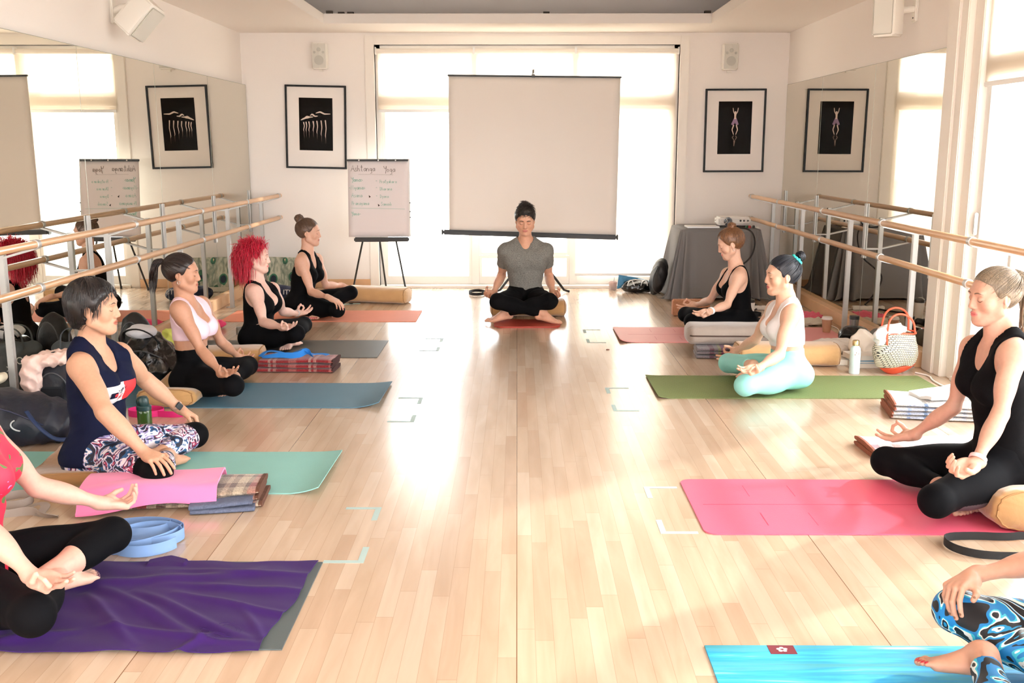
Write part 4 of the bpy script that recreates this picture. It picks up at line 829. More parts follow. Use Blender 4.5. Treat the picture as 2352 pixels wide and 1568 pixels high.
# ---------------------------------------------------------------- yoga mats
def matm(name, col, rough=.75, pat=None):
    m = mat(name, col, rough, var=.06, vscale=5, spec=.35); nt, b = nodes(m)
    if pat == 'wave': n = tex(nt, 'Wave', (1., 1., 1.), Distortion=1.2); n.inputs['Scale'].default_value = 22; n.bands_direction = 'DIAGONAL'; bump(nt, b, n.outputs['Fac'], .35, .006)
    else: n = tex(nt, 'Noise', 260.); bump(nt, b, n.outputs['Fac'], .15, .004)
    return m
def yogamat(x0, x1, y0, y1, m, label, lift=(0, 0), r=.0, t=.005, curl=0, z=.0, name='yoga_mat', skew=(0, 0)):
    """lift: (height, reach) of the raised end at the room's middle"""
    nu, nv = 61, 21; s = 1 if lift[1] >= 0 else -1
    def fn(u, v):
        if r:   # rounded corners
            dx = min(u, 1 - u) * (x1 - x0); k = max(0, 1 - dx / r); ins = r * (1 - math.sqrt(max(0, 1 - k * k))); yy = y0 + ins + (y1 - y0 - 2 * ins) * v
        else: yy = y0 + (y1 - y0) * v
        x = x0 + (x1 - x0) * u; yy += skew[0] + (skew[1] - skew[0]) * u; h = 0
        d = (x1 - x) if lift[1] < 0 else (x - x0)
        if lift[1]: h = lift[0] * max(0, 1 - d / abs(lift[1])) ** 2 * (.35 + .65 * (1 - v)) 
        return (x, yy, z + t + .0005 + h + .0006 * math.sin(7 * x + 3 * yy))
    if r:
        us = sorted(set([0, 1] + [r / (x1 - x0) * k for k in (.01, .04, .1, .2, .35, .55, .8, 1)] + [1 - r / (x1 - x0) * k for k in (.01, .04, .1, .2, .35, .55, .8, 1)] + [i / 30 for i in range(1, 30)])); f0 = fn; nu = len(us); fn = lambda u, v: f0(us[int(round(u * (nu - 1)))], v)
    mb = MB(); mb.sheet(fn, nu, nv, t); o = obj(name, mb, m, smooth=True, angle=.8); return tag(o, label, 'yoga mat')
yogamat(-2.62, -.89, 8.62, 9.22, matm('orange_mat', (218, 134, 104)), 'orange yoga mat under the woman with a top knot at the back left')
yogamat(-2.50, -1.02, 7.09, 7.74, matm('charcoal_mat', (82, 82, 78), .45), 'dark grey yoga mat under the red-haired woman')
yogamat(-2.50, -.81, 5.66, 6.28, matm('blue_mat', (82, 120, 140), .55), 'blue yoga mat under the woman in the pink bra', lift=(.035, -.18))
yogamat(-2.72, -.875, 4.18, 4.79, matm('aqua_mat', (142, 196, 188), .65), 'pale aqua yoga mat under the woman in the navy tank top', lift=(.03, -.15))
yogamat(-2.5, -.715, 2.79, 3.44, matm('slate_mat', (84, 92, 92)), 'slate grey yoga mat showing at the edge of the purple towel')
yogamat(-.20, .37, 8.32, 8.68, matm('brick_red_mat', (160, 58, 44), .5), 'small brick red kneeling mat with rounded corners under the man', r=.09, t=.014)
P6M = matm('pale_pink_mat', (226, 150, 150), .42); yogamat(.81, 2.63, 7.68, 8.34, P6M, 'coral pink yoga mat with alignment lines under the woman with a bun', lift=(.02, .12), r=.04)
yogamat(.86, 2.68, 5.90, 6.51, matm('green_mat', (116, 128, 80), .75, 'wave'), 'green ribbed yoga mat under the woman in turquoise leggings', lift=(.015, .1))
P8M = matm('bright_pink_mat', (232, 98, 126), .36); yogamat(.745, 2.58, 3.72, 4.38, P8M, 'bright pink yoga mat with a centre line under the ponytailed woman', r=.05)
def linesmat(x0, yc, d, m, z=.0062, vee=True):
    """printed alignment lines on the pink mats"""
    lm = mat('mat_line', m, .5)
    ob = MB(); ob.box(x0 + .05, x0 + 1.0, yc - .0015, yc + .0015, z, z + .0004)
    for dx in (.22, .42):
        for s in (-1, 1): ob.box(x0 + dx + .05, x0 + dx + .053, yc + s * .10, yc + s * .24, z, z + .0004)
    if vee: ob.prism([(x0 + .60, yc), (x0 + .76, yc + .06), (x0 + .762, yc + .055), (x0 + .605, yc)], z, z + .0004); ob.prism([(x0 + .60, yc), (x0 + .605, yc), (x0 + .762, yc - .055), (x0 + .76, yc - .06)], z, z + .0004)
    return ob, lm
for nm, x0, yc, c in (('yoga_mat.006', .81, 8.01, (200, 96, 106)), ('yoga_mat.008', .745, 4.05, (190, 40, 84))):
    pass
mats = [o for o in bpy.data.objects if o.name.startswith('yoga_mat')]
for o in mats:
    if 'coral pink' in o['label']: ob, lm = linesmat(.84, 8.01, 0, (200, 96, 106)); obj('printed_line', ob, lm, o)
    if 'bright pink' in o['label']: ob, lm = linesmat(.745, 4.05, 0, (206, 70, 104), vee=False); obj('printed_line', ob, lm, o)
cy = mat('cyan_print_mat', (40, 170, 215), .6); nt, b = nodes(cy)
n = tex(nt, 'Noise', (1.6, 22., 1.), Detail=6.0, Distortion=.4); nt.links.new(ramp(nt, n.outputs['Fac'], [(.25, (38, 128, 150)), (.42, (66, 160, 176)), (.52, (24, 150, 208)), (.60, (60, 186, 226)), (.70, (190, 216, 220)), (.80, (150, 160, 170))]), b.inputs['Base Color'])
cm = yogamat(.575, 2.4, 2.17, 2.82, cy, 'cyan yoga mat printed with pale streaks at the bottom right')
mb = MB(); mb.box(.765, .845, 2.765, 2.818, .0062, .0070); lbl = obj('brand_tab', mb, mat('maroon_tab', (112, 28, 44), .5), cm, bevel=.0003, label='small maroon tab with a white flower mark')
mb = MB()
for k in range(5):
    a = PI / 2 + k * 2 * PI / 5; c = (.805 + .011 * math.cos(a), 2.792 + .010 * math.sin(a)); mb.prism([(c[0] + .0065 * math.cos(t) * 1.0, c[1] + .0055 * math.sin(t)) for t in np.linspace(0, 2 * PI, 10)[:-1]], .0071, .0074)
obj('flower_mark', mb, mat('tab_white', (235, 225, 225), .5), lbl)
# purple towel, wrinkled, over the slate mat
pm = mat('purple_microfibre', (50, 20, 88), .8, sheen=.05, spec=.2, bump=.08, bscale=500, var=.15, vscale=4)
def towel_fn(u, v):
    x = -2.30 + 1.575 * u; y = 2.765 + .665 * v
    x += -.055 * (1 - v) * (u > .5) * (u - .5) * 2 - .01 * math.sin(9 * v) * u; h = 0
    for cx, cy_, a, l, w, am in ((-1.20, 3.02, -.55, .34, .022, .016), (-1.06, 3.00, -.5, .32, .020, .014), (-1.32, 2.98, -.75, .25, .018, .014), (-1.30, 3.26, .28, .42, .030, .014), (-.95, 3.20, .03, .32, .02, .010), (-.90, 3.06, -.25, .3, .016, .010), (-1.05, 2.86, -.1, .3, .014, .008), (-1.75, 2.92, -.2, .35, .03, .014), (-1.55, 2.83, .5, .2, .02, .012), (-.98, 3.33, .06, .3, .018, .008), (-1.0, 2.80, 1.2, .10, .015, .010), (-.82, 2.90, -.9, .2, .014, .009)):
        dx, dy = x - cx, y - cy_; p = dx * math.cos(a) + dy * math.sin(a); q = -dx * math.sin(a) + dy * math.cos(a) + .03 * math.sin(6 * p); h += am * math.exp(-(q / w) ** 2) * max(0, 1 - (p / l) ** 2) ** .7
    h += .0035 * (math.sin(23 * x + 31 * y) * math.sin(17 * y - 9 * x) + .6)
    if v > .94 and abs(x + 1.28) < .07: y += .03 * (1 - abs(x + 1.28) / .07); h += .006
    return (x, y + .004 * math.sin(14 * x), .0098 + h)
mb = MB(); mb.sheet(towel_fn, 260, 120, .003); tw = obj('yoga_towel', mb, pm, smooth=True, angle=1.2); tag(tw, 'wrinkled purple microfibre towel spread on the slate mat', 'towel')
mb = MB()
for rr in (.050, .040, .022):
    pts = [(-.93 + rr * 1.35 * math.cos(a), 2.875 + rr * math.sin(a)) for a in np.linspace(0, 2 * PI, 40)]
    mb.tube([(x, y, towel_fn((x + 2.30) / 1.575, (y - 2.765) / .665)[2] + .001) for x, y in pts], .0007, 4)
obj('embossed_mark', mb, pm, tw)
# ---------------------------------------------------------------- bolsters
def vel(name, col): return mat(name, col, .82, sheen=.5, var=.16, vscale=7, bump=.22, bscale=38)
tanv = vel('tan_velvet', (178, 134, 84)); tanv2 = vel('light_tan_velvet', (196, 154, 104)); seamm = mat('seam_cord', (160, 120, 76), .85)
def bolster(c, L, w, h, ang, m, label, tilt=0, sag=0, seam=True, pinch=.16, sm=seamm, nz=1, sag_w=.2):
    """rectangular yoga bolster of length L along ang, cross-section w by h, base centre at c"""
    t = thing('yoga_bolster', c, label, 'bolster', 'long yoga bolsters'); ca, sa = math.cos(ang), math.sin(ang); rn = random.Random(int(abs(c[0] * 100)) + nz)
    ph = [rn.uniform(0, 6) for _ in range(6)]
    def fn(u, v):
        a = 2 * PI * u; s = -1 + 2 * v; e = abs(s); k = (1 - max(0, (e - .86) / .14) ** 2.6) ** .5 if e > .86 else 1; k = max(k, .02); k = .12 + .88 * k if e > .97 else k
        if e >= .9999: k = 0.001
        ce, se = math.cos(a), math.sin(a); y = w / 2 * math.copysign(abs(ce) ** .62, ce); z = h / 2 * math.copysign(abs(se) ** .72, se)
        wr = 1 + .018 * math.sin(9 * a + 14 * s + ph[0]) * e ** 3 + .010 * math.sin(5 * a + 9 * s + ph[1]) + .022 * math.sin(17 * a + ph[2]) * max(0, e - .7) / .3
        y *= k * wr * (1 - pinch * .12 * e * e); z *= k * wr
        x = s * L / 2 * (1 - .0 * k); zz = z + h / 2
        if zz > h * .5 and sag: zz -= sag * math.exp(-(s / sag_w) ** 2) * (zz / h - .5) * 2
        zz = max(zz, .004 + .004 * (1 - k))
        return (c[0] + x * ca - y * sa, c[1] + x * sa + y * ca, c[2] + zz + tilt * (s + 1) / 2)
    mb = MB(); vs = 57; f2 = lambda u, v: fn(u, .5 - .5 * math.cos(PI * v)); mb.grid(f2, 56, vs, True); obj('cover', mb, m, t, True)
    if seam:
        for x, r0 in ((-1, 0), (1, 0)):
            mb = MB(); pts = [fn(uu, .5 + x * .468) for uu in np.linspace(0, 1, 40)]; cc = np.mean(pts, 0); mb.tube([V(*p) + (V(*p) - cc) * .015 for p in pts], .0035, 6); obj('piping', mb, sm, t, True)
    else:
        mb = MB(); pts = [fn(u0, v) for u0, v in [(.5, v) for v in np.linspace(.03, .97, 40)]] if 1 else 0; mb.tube([V(*p) + V(0, 0, 0) for p in pts], .006, 6); obj('zip', mb, sm, t, True)
        mb = MB(); mb.tube([V(*fn(1., v)) for v in np.linspace(.03, .97, 40)], .006, 6); obj('zip', mb, sm, t, True)
    return t
bolster((-1.38, 9.78, 0), .66, .27, .155, math.radians(-14), tanv2, 'tan bolster lying beside the easel feet behind the woman with a top knot', pinch=0)
bolster((.10, 8.99, 0), .70, .26, .15, 0, tanv, 'tan bolster the man sits on')
bolster((-2.12, 6.86, 0), .68, .28, .13, math.radians(4), tanv, 'tan bolster behind the woman in the pink bra, beside the red plaid blanket')
bolster((-2.06, 5.96, .006), .66, .36, .115, PI / 2, vel('tan_velvet_b', (184, 144, 92)), 'fat tan bolster the woman in the pink bra sits on', sag=.085, sag_w=.5)
bolster((-1.97, 4.50, .006), .56, .54, .075, PI / 2 + .1, vel('brown_velvet', (150, 108, 62)), 'flattened brown cushion the woman in the navy tank sits on', sag=.05, sag_w=.5)
bolster((1.90, 6.90, 0), .74, .26, .155, math.radians(-1), tanv2, 'tan bolster behind the woman in turquoise leggings')
grv = vel('grey_velvet', (150, 136, 126)); bolster((1.62, 7.24, .085), .76, .27, .15, math.radians(-1), grv, 'grey bolster with a dark zip resting on the folded striped blanket', seam=False, sm=mat('zip_brown', (70, 48, 38), .6))
bolster((2.06, 4.03, .006), .62, .36, .18, PI / 2, vel('tan_velvet_c', (176, 132, 84)), 'tan bolster the ponytailed woman sits on, at the right edge', sag=.06, sag_w=.6)
# ---------------------------------------------------------------- blankets, folded
def plaid(name, base, bands, scale=5., rot=0., wob_=.02):
    m = mat(name, base, .92, sheen=.3, spec=.2); nt, b = nodes(m); tc = nt.nodes.new('ShaderNodeTexCoord'); sx = nt.nodes.new('ShaderNodeSeparateXYZ')
    mp = nt.nodes.new('ShaderNodeMapping'); mp.inputs['Rotation'].default_value = (0, 0, rot); nt.links.new(tc.outputs['Object'], mp.inputs[0]); nt.links.new(mp.outputs[0], sx.inputs[0]); outs = []
    for ax in (0, 1):
        mu = nt.nodes.new('ShaderNodeMath'); mu.operation = 'MULTIPLY'; mu.inputs[1].default_value = scale; nt.links.new(sx.outputs[ax], mu.inputs[0]); fr = nt.nodes.new('ShaderNodeMath'); fr.operation = 'FRACT'; nt.links.new(mu.outputs[0], fr.inputs[0]); outs.append(ramp(nt, fr.outputs[0], bands[ax], 'CONSTANT'))
    mx = nt.nodes.new('ShaderNodeMix'); mx.data_type = 'RGBA'; mx.inputs[0].default_value = .5; nt.links.new(outs[0], mx.inputs[6]); nt.links.new(outs[1], mx.inputs[7])
    n = tex(nt, 'Noise', 160., Detail=3.); r = ramp(nt, n.outputs['Fac'], [(.25, (170, 170, 170)), (.7, (255, 255, 255))]); m2 = nt.nodes.new('ShaderNodeMix'); m2.data_type = 'RGBA'; m2.blend_type = 'MULTIPLY'; m2.inputs[0].default_value = 1; nt.links.new(mx.outputs[2], m2.inputs[6]); nt.links.new(r, m2.inputs[7]); nt.links.new(m2.outputs[2], b.inputs['Base Color']); bump(nt, b, n.outputs['Fac'], .5, .006); return m
def folded(name, c, L, W, layers, th, ang, m, label, cat='blanket', seed=1, edge=None, z0=0., taper=0., group='folded blankets', flop=0.):
    """a cloth folded in layers, its folds facing -y; c is the base centre; edge: material of the bound ends"""
    rn = random.Random(seed); t = thing(name, (c[0], c[1], z0), label, cat, group); ca, sa = math.cos(ang), math.sin(ang); mb = MB(); me_ = MB()
    for l in range(layers):
        ox, oy = rn.uniform(-.008, .008), rn.uniform(-.012, .006); Ll = L * (1 - .02 * l * rn.random()); zz = z0 + l * th; ph = rn.uniform(0, 6)
        def P(s, a, grow=0.):
            # cross-section: flat slab rounded at the front edge
            x = s * Ll / 2 + ox; ce, se = math.cos(a), math.sin(a); y = W / 2 * math.copysign(abs(ce) ** .35, ce) + oy; z = th * .48 * math.copysign(abs(se) ** .8, se) + th * .5
            z += .005 * math.sin(7 * x + ph + 3 * y) * (l / layers) + .004 * math.sin(19 * y + 11 * x + ph) * (l == layers - 1); y += .006 * math.sin(9 * x + ph); e = max(0, abs(s) - .9) / .1
            z = z + flop * e * (l + 1) * 0 - taper * max(0, s) * l * .5
            y *= 1 + grow; return (c[0] + x * ca - y * sa, c[1] + x * sa + y * ca, max(z0 + .002, zz + z))
        n = 28; N = 40
        ss = [-1 + 2 * i / (N - 1) for i in range(N)]
        vs = [P(s, 2 * PI * k / n) for s in ss for k in range(n)]; mb.add(vs, [(i * n + k, i * n + (k + 1) % n, (i + 1) * n + (k + 1) % n, (i + 1) * n + k) for i in range(N - 1) for k in range(n)] + [tuple(range(n))[::-1], tuple((N - 1) * n + k for k in range(n))])
        if edge:
            for sg in edge[1]:
                ss2 = [sg * (.965 + .045 * i / 4) for i in range(5)]; vs = [tuple(V(*P(s, 2 * PI * k / n)) + V(0, 0, .0015 if math.sin(2 * PI * k / n) > 0 else -.001)) for s in ss2 for k in range(n)]
                me_.add(vs, [(i * n + k, i * n + (k + 1) % n, (i + 1) * n + (k + 1) % n, (i + 1) * n + k) for i in range(4) for k in range(n)] + [tuple(4 * n + k for k in range(n))])
    obj('folded_layers', mb, m, t, True, angle=1.)
    if edge: obj('bound_edge', me_, edge[0], t, True, angle=1.)
    return t
R_, Wc, Bk, Gy = (150, 34, 38), (216, 196, 180), (52, 30, 28), (140, 130, 126)
redp = plaid('red_plaid', R_, ([(0, (152, 36, 40)), (.30, (206, 176, 162)), (.36, (150, 40, 44)), (.42, (196, 150, 140)), (.50, (128, 30, 34)), (.80, (188, 120, 112))], [(0, (160, 44, 44)), (.5, (150, 36, 40)), (.8, (180, 90, 84))]), 3.6)
bke = mat('dark_binding', (58, 26, 26), .9, bump=.5, bscale=120)
folded('folded_blanket', (-1.50, 6.72), .52, .24, 3, .030, math.radians(-3), redp, 'red plaid blanket folded on the floor, blue strap on top', edge=(bke, (1,)), seed=4)
bandB = ([(0, (96, 66, 56)), (.12, (205, 186, 160)), (.30, (96, 66, 56)), (.38, (170, 30, 44)), (.55, (205, 186, 160)), (.72, (88, 58, 50)), (.9, (186, 160, 136))], [(0, (205, 190, 165)), (.35, (110, 80, 68)), (.5, (200, 184, 160)), (.8, (110, 84, 72))])
folded('folded_blanket', (-1.46, 4.10), .72, .24, 3, .026, math.radians(5), plaid('brown_plaid', (120, 90, 78), bandB, 4.4), 'brown and red plaid blanket folded under the pink towel', edge=(mat('brown_fringe', (92, 56, 40), .95, bump=.6, bscale=90), (1,)), seed=6)
folded('folded_blanket', (-1.24, 4.0), .26, .11, 2, .022, math.radians(9), mat('slate_wool', (92, 100, 122), .95, bump=.5, bscale=140, var=.3, vscale=60), 'slate blue wool blanket end rolled in front of the brown plaid blanket', seed=9)
stp = plaid('striped_wool', (110, 104, 104), ([(0, (128, 122, 120)), (.25, (90, 20, 40)), (.38, (128, 122, 118)), (.5, (150, 160, 80)), (.58, (118, 20, 86)), (.72, (70, 64, 70)), (.88, (128, 122, 118))], [(0, (130, 122, 120)), (.4, (110, 90, 100)), (.7, (90, 30, 60))]), 4.0)
folded('folded_blanket', (1.58, 7.17), .54, .26, 3, .028, math.radians(-4), stp, 'grey and purple striped blanket folded under the grey bolster', seed=11)
wht = plaid('white_print', (232, 228, 222), ([(0, (236, 232, 228)), (.32, (176, 190, 220)), (.38, (236, 232, 228)), (.62, (110, 122, 118)), (.68, (236, 232, 228))], [(0, (238, 234, 230)), (.45, (120, 150, 205)), (.53, (236, 232, 228)), (.8, (210, 206, 200))]), 3.4)
brb = mat('rust_binding', (140, 76, 52), .85, bump=.6, bscale=80)
folded('folded_blanket', (2.39, 5.56), .50, .34, 4, .024, math.radians(-10), wht, 'white and blue printed blanket with a brown edge, folded beyond the ponytailed woman', edge=(brb, (-1,)), seed=13)
folded('folded_blanket', (2.02, 4.86), .56, .26, 2, .022, math.radians(2), plaid('rose_plaid', (226, 200, 196), ([(0, (232, 214, 208)), (.3, (196, 110, 104)), (.5, (232, 214, 208)), (.8, (120, 110, 140))], [(0, (228, 206, 200)), (.5, (206, 140, 130)), (.7, (236, 224, 218))]), 4.6), 'rose and white plaid blanket folded behind the ponytailed woman’s knee', edge=(brb, (-1,)), seed=15)
# pink towel draped over the plaid blanket, white towel on the printed one
def drape(name, c, L, W, ang, ztop, m, label, seed, th=.012, sagl=.0, amp=.008, z0=.004, group=None, cat='towel', under=None):
    rn = random.Random(seed); ph = [rn.uniform(0, 6) for _ in range(6)]; ca, sa = math.cos(ang), math.sin(ang)
    def fn(u, v):
        x = (u - .5) * L; y = (v - .5) * W * (1 + .08 * math.sin(5 * u + ph[0])); f = 1 if under is None else 1 / (1 + math.exp(-(under - abs(y)) / .012))
        z = z0 + ztop * f + amp * (math.sin(11 * x + 8 * y + ph[1]) * math.sin(6 * y + ph[2]) + .8 * abs(math.sin(7 * x - 16 * y + ph[3]))) + sagl * math.exp(-((u - .4) / .18) ** 2)
        return (c[0] + x * ca - y * sa, c[1] + x * sa + y * ca + .01 * math.sin(9 * x), z + th)
    mb = MB(); mb.sheet(fn, 90, 50, th); o = obj(name, mb, m, smooth=True, angle=1.2); return tag(o, label, cat, group)
pinkt = mat('pink_terry', (240, 128, 178), .95, sheen=.3, bump=.25, bscale=900)
drape('hand_towel', (-1.56, 4.08), .56, .31, math.radians(7), .098, pinkt, 'bright pink terry towel draped over the brown plaid blanket', 3, amp=.006, under=.136, th=.010)
drape('hand_towel', (2.44, 5.56), .30, .20, math.radians(12), .098, mat('white_terry', (244, 242, 240), .95, bump=.2, bscale=700), 'white cloth bunched on the printed blanket', 8, amp=.018, th=.02)
# ---------------------------------------------------------------- straps
def strapm(name, col): return mat(name, col, .8, bump=.08, bscale=500)
def strap(label, runs, w, m, extra=None, name='yoga_strap'):
    """runs: list of closed or open paths (x, y, z); the band stands on its edge when nor is horizontal"""
    allp = [p for r in runs for p in r[0]]; c = np.mean(allp, 0); t = thing(name, (c[0], c[1], 0), label, 'strap', 'yoga straps on the floor'); mb = MB()
    for pts, mode in runs:
        pts = [np.array(p, float) for p in pts]
        # smooth the path
        for _ in range(2):
            q = [pts[0]]
            for a, b in zip(pts, pts[1:]): q += [a * .75 + b * .25, a * .25 + b * .75]
            pts = q + [pts[-1]]
        N = len(pts); nor = []
        for i in range(N):
            T = nrm(pts[min(i + 1, N - 1)] - pts[max(i - 1, 0)]); up = V(0, 0, 1)
            if mode == 'flat': nor.append(nrm(up - T * (T @ up)))
            elif mode == 'edge': nor.append(nrm(np.cross(T, up)))
            else: a = mode * PI * i / N; s = nrm(np.cross(T, up)); nor.append(math.cos(a) * nrm(np.cross(s, T)) + math.sin(a) * s)
        mb.ribbon(pts, nor, w, .0025)
    obj('band', mb, m, t, True, angle=.9); return t
def loop(cx, cy, rx, ry, z, n=22, a0=0, a1=2 * PI, dz=0): return [(cx + rx * math.cos(a), cy + ry * math.sin(a), z + dz * math.sin(a * 1.5) ** 2) for a in np.linspace(a0, a1, n)]
bl = strapm('pale_blue_webbing', (118, 150, 196)); st = strap('loosely coiled pale blue strap beside the purple towel', [(loop(-1.47, 3.66, .17, .12, .027), 'edge'), (loop(-1.42, 3.60, .13, .13, .030, a0=.5, a1=6.0), 'edge'), (loop(-1.50, 3.74, .13, .08, .024, a0=1, a1=6.6), .4), ([(-1.62, 3.60, .02), (-1.55, 3.50, .022), (-1.42, 3.52, .03), (-1.33, 3.62, .03), (-1.32, 3.72, .026)], 'edge')], .045, bl)
gy_ = strapm('grey_webbing', (150, 138, 130)); strap('grey strap twisted on the floor behind the arm in a red shirt', [([(-2.25, 4.02, .02), (-2.17, 4.10, .03), (-2.08, 4.08, .035), (-2.06, 4.00, .03), (-2.13, 3.98, .018), (-2.22, 4.0, .02)], 'edge'), ([(-2.30, 3.86, .006), (-2.12, 3.90, .008), (-2.02, 3.93, .02), (-1.95, 3.88, .01), (-1.90, 3.90, .006)], 1.0), ([(-2.08, 3.95, .008), (-2.02, 3.99, .03), (-1.97, 3.96, .03), (-1.98, 3.90, .008)], 'flat')], .038, gy_)
strap('black strap looped on the floor in front of the bright pink mat', [([(2.35, 3.58, .01), (2.15, 3.66, .012), (1.98, 3.675, .02), (1.90, 3.655, .02), (1.78, 3.675, .018), (1.66, 3.665, .018), (1.635, 3.60, .019), (1.66, 3.53, .018), (1.74, 3.485, .016), (1.88, 3.488, .012), (2.10, 3.47, .01), (2.35, 3.46, .01)], 'edge')], .032, strapm('black_webbing', (26, 26, 28)))
strap('bright blue strap crumpled on the red plaid blanket', [([(-1.76, 6.66, .10), (-1.72, 6.70, .135), (-1.64, 6.71, .125), (-1.57, 6.68, .104), (-1.50, 6.72, .13), (-1.46, 6.70, .155), (-1.42, 6.68, .11), (-1.34, 6.71, .112), (-1.30, 6.69, .106)], 'flat'), ([(-1.74, 6.64, .10), (-1.62, 6.66, .112), (-1.50, 6.65, .106), (-1.44, 6.69, .14), (-1.40, 6.66, .105)], .8)], .042, strapm('bright_blue_webbing', (28, 118, 200)))
strap('black strap looped on the floor behind the man’s right hand', [(loop(-.42, 10.30, .085, .14, .022), 'edge'), ([(-.34, 10.28, .02), (-.25, 10.2, .012), (-.2, 10.1, .012)], 'edge')], .03, strapm('black_webbing_b', (30, 28, 30)))
strap('magenta strap curled behind the green bottle', [(loop(-2.12, 5.50, .10, .07, .022), 'edge'), ([(-2.04, 5.46, .02), (-1.95, 5.44, .02), (-1.88, 5.46, .02)], 'edge')], .036, strapm('magenta_webbing', (206, 30, 110)))
# ---------------------------------------------------------------- bags and clothes
nyl = mat('black_nylon', (12, 12, 15), .5, bump=.5, bscale=26, spec=.5); nyb = mat('blue_black_nylon', (20, 26, 42), .5, bump=.5, bscale=22)
def sack(name, label, cat, c, r, m, seed, h=.008, cr=(.012, 34), extra=(), base=.004, tilt=0, group=None, parent=None):
    c = np.array(c, float); r = np.array(r, float); F = np.stack([V(math.cos(tilt), 0, math.sin(tilt)), V(0, 1, 0), V(-math.sin(tilt), 0, math.cos(tilt))])
    pr = [ell(c, r, F, 0)] + list(extra) + [half((c[0], c[1], base), (0, 0, -1), 9, .01)]
    t = parent or thing(name, (c[0], c[1], base), label, cat, group); blob('fabric_shell' if parent is None else name, pr, h, m, t, noise=crease(cr[0], cr[1], seed)); return t
def handle(pts, r, m, t, nm='handle', flat=1.): 
    pts = [np.array(p, float) for p in pts]
    for _ in range(2):
        q = [pts[0]]
        for a, b in zip(pts, pts[1:]): q += [a * .75 + b * .25, a * .25 + b * .75]
        pts = q + [pts[-1]]
    mb = MB(); mb.tube(pts, r, 8, flat=flat); return obj(nm, mb, m, t, True)
# backpacks at the left
t = sack('backpack', 'blue black backpack lying on the floor at the left edge', 'backpack', (-2.60, 5.02, .10), (.33, .19, .145), nyb, 2, cr=(.022, 26), extra=[ell((-2.72, 5.0, .17), (.20, .16, .10), None, .05)])
handle([(-2.47, 4.84, .20), (-2.40, 4.80, .13), (-2.34, 4.84, .05), (-2.30, 4.92, .03)], .012, mat('strap_blue', (30, 50, 90), .6), t, 'shoulder_strap', .4)
mb = MB(); mb.tube([(-2.50 + .05 * math.cos(a), 4.828, .13 + .03 * math.sin(a)) for a in np.linspace(2.2, 4.6, 12)], .004, 6); obj('reflective_trim', mb, mat('reflective', (225, 230, 235), .3), t, True)
handle([(-2.85, 4.86, .25), (-2.7, 4.83, .24), (-2.55, 4.84, .2), (-2.42, 4.86, .13), (-2.36, 4.92, .07)], .005, mat('zip_blue', (24, 30, 60), .4), t, 'zip')
t = sack('backpack', 'black backpack standing against the left mirrors, pale pink cloth on top', 'backpack', (-2.54, 5.40, .17), (.15, .12, .20), mat('charcoal_nylon', (30, 34, 42), .6, bump=.3, bscale=40), 5, cr=(.018, 30))
mb = MB(); mb.box(-2.60, -2.48, 5.270, 5.284, .05, .22); obj('front_pocket', mb, mat('dark_nylon', (24, 28, 36), .6), t, bevel=.006); handle([(-2.56, 5.33, .345), (-2.56, 5.33, .40), (-2.50, 5.33, .40), (-2.50, 5.33, .345)], .007, nyl, t)
pk = mat('blush_cloth', (240, 208, 196), .85); 
def cloth(name, label, cat, c, r, m, seed, cr=(.02, 42), h=.006, extra=(), base=None, group=None):
    c = np.array(c, float); pr = [ell(c, np.array(r, float), None, 0)] + list(extra) + ([half((c[0], c[1], base), (0, 0, -1), 9, .006)] if base is not None else []); o = blob(name, pr, h, m, None, noise=crease(cr[0], cr[1], seed)); return tag(o, label, cat, group)
cloth('sweater', 'pale pink garment draped over the standing black backpack', 'clothing', (-2.55, 5.35, .362), (.11, .11, .035), pk, 4, cr=(.016, 60), extra=[ell((-2.645, 5.27, .27), (.055, .05, .12), None, .07), ell((-2.52, 5.36, .378), (.08, .08, .02), None, .04)])
cloth('cloth', 'cream cloth on the floor at the left edge beside the black backpack', 'clothing', (-2.76, 5.10, .31), (.07, .07, .028), mat('cream_cloth', (236, 226, 200), .9), 6)
t = sack('tote_bag', 'dark grey tote bag with pale letters standing by the left mirror', 'bag', (-2.66, 5.92, .15), (.16, .09, .17), mat('grey_canvas', (62, 66, 68), .8, bump=.2, bscale=60), 7, extra=[ell((-2.66, 5.92, .31), (.17, .065, .06), None, .03), ell((-2.66, 5.93, .38), (.13, .045, .07), None, .01, True)])
for dy in (-.06, .06): handle([(-2.75, 5.92 + dy, .31), (-2.74, 5.92 + dy, .42), (-2.66, 5.92 + dy, .45), (-2.58, 5.92 + dy, .42), (-2.57, 5.92 + dy, .31)], .010, mat('tote_handle', (70, 74, 76), .7), t, flat=.3)
lw = mat('letter_pale', (220, 220, 214), .7)
def text(body, size, M, m, parent, name='lettering', ext=.0006):
    cu = bpy.data.curves.new(name, 'FONT'); cu.body = body; cu.size = size; cu.extrude = ext; cu.align_x = 'CENTER'; o = bpy.data.objects.new(name, cu); COL.objects.link(o); dg = bpy.context.evaluated_depsgraph_get(); me = bpy.data.meshes.new_from_object(o.evaluated_get(dg)); bpy.data.objects.remove(o)
    off = root_loc(parent); me.transform(M); me.transform(Matrix.Translation(-off)); me.materials.append(m); o = bpy.data.objects.new(name, me); link(o, parent); return o
text('O', .06, Matrix.Translation((-2.72, 5.818, .25)) @ Matrix.Rotation(PI / 2, 4, 'X') @ Matrix.Rotation(PI / 2, 4, 'Z'), lw, t); text('A', .05, Matrix.Translation((-2.66, 5.812, .20)) @ Matrix.Rotation(PI / 2, 4, 'X') @ Matrix.Rotation(PI / 2, 4, 'Z'), lw, t)
gl = mat('gloss_black', (16, 16, 18), .22, bump=.9, bscale=18, spec=.6)
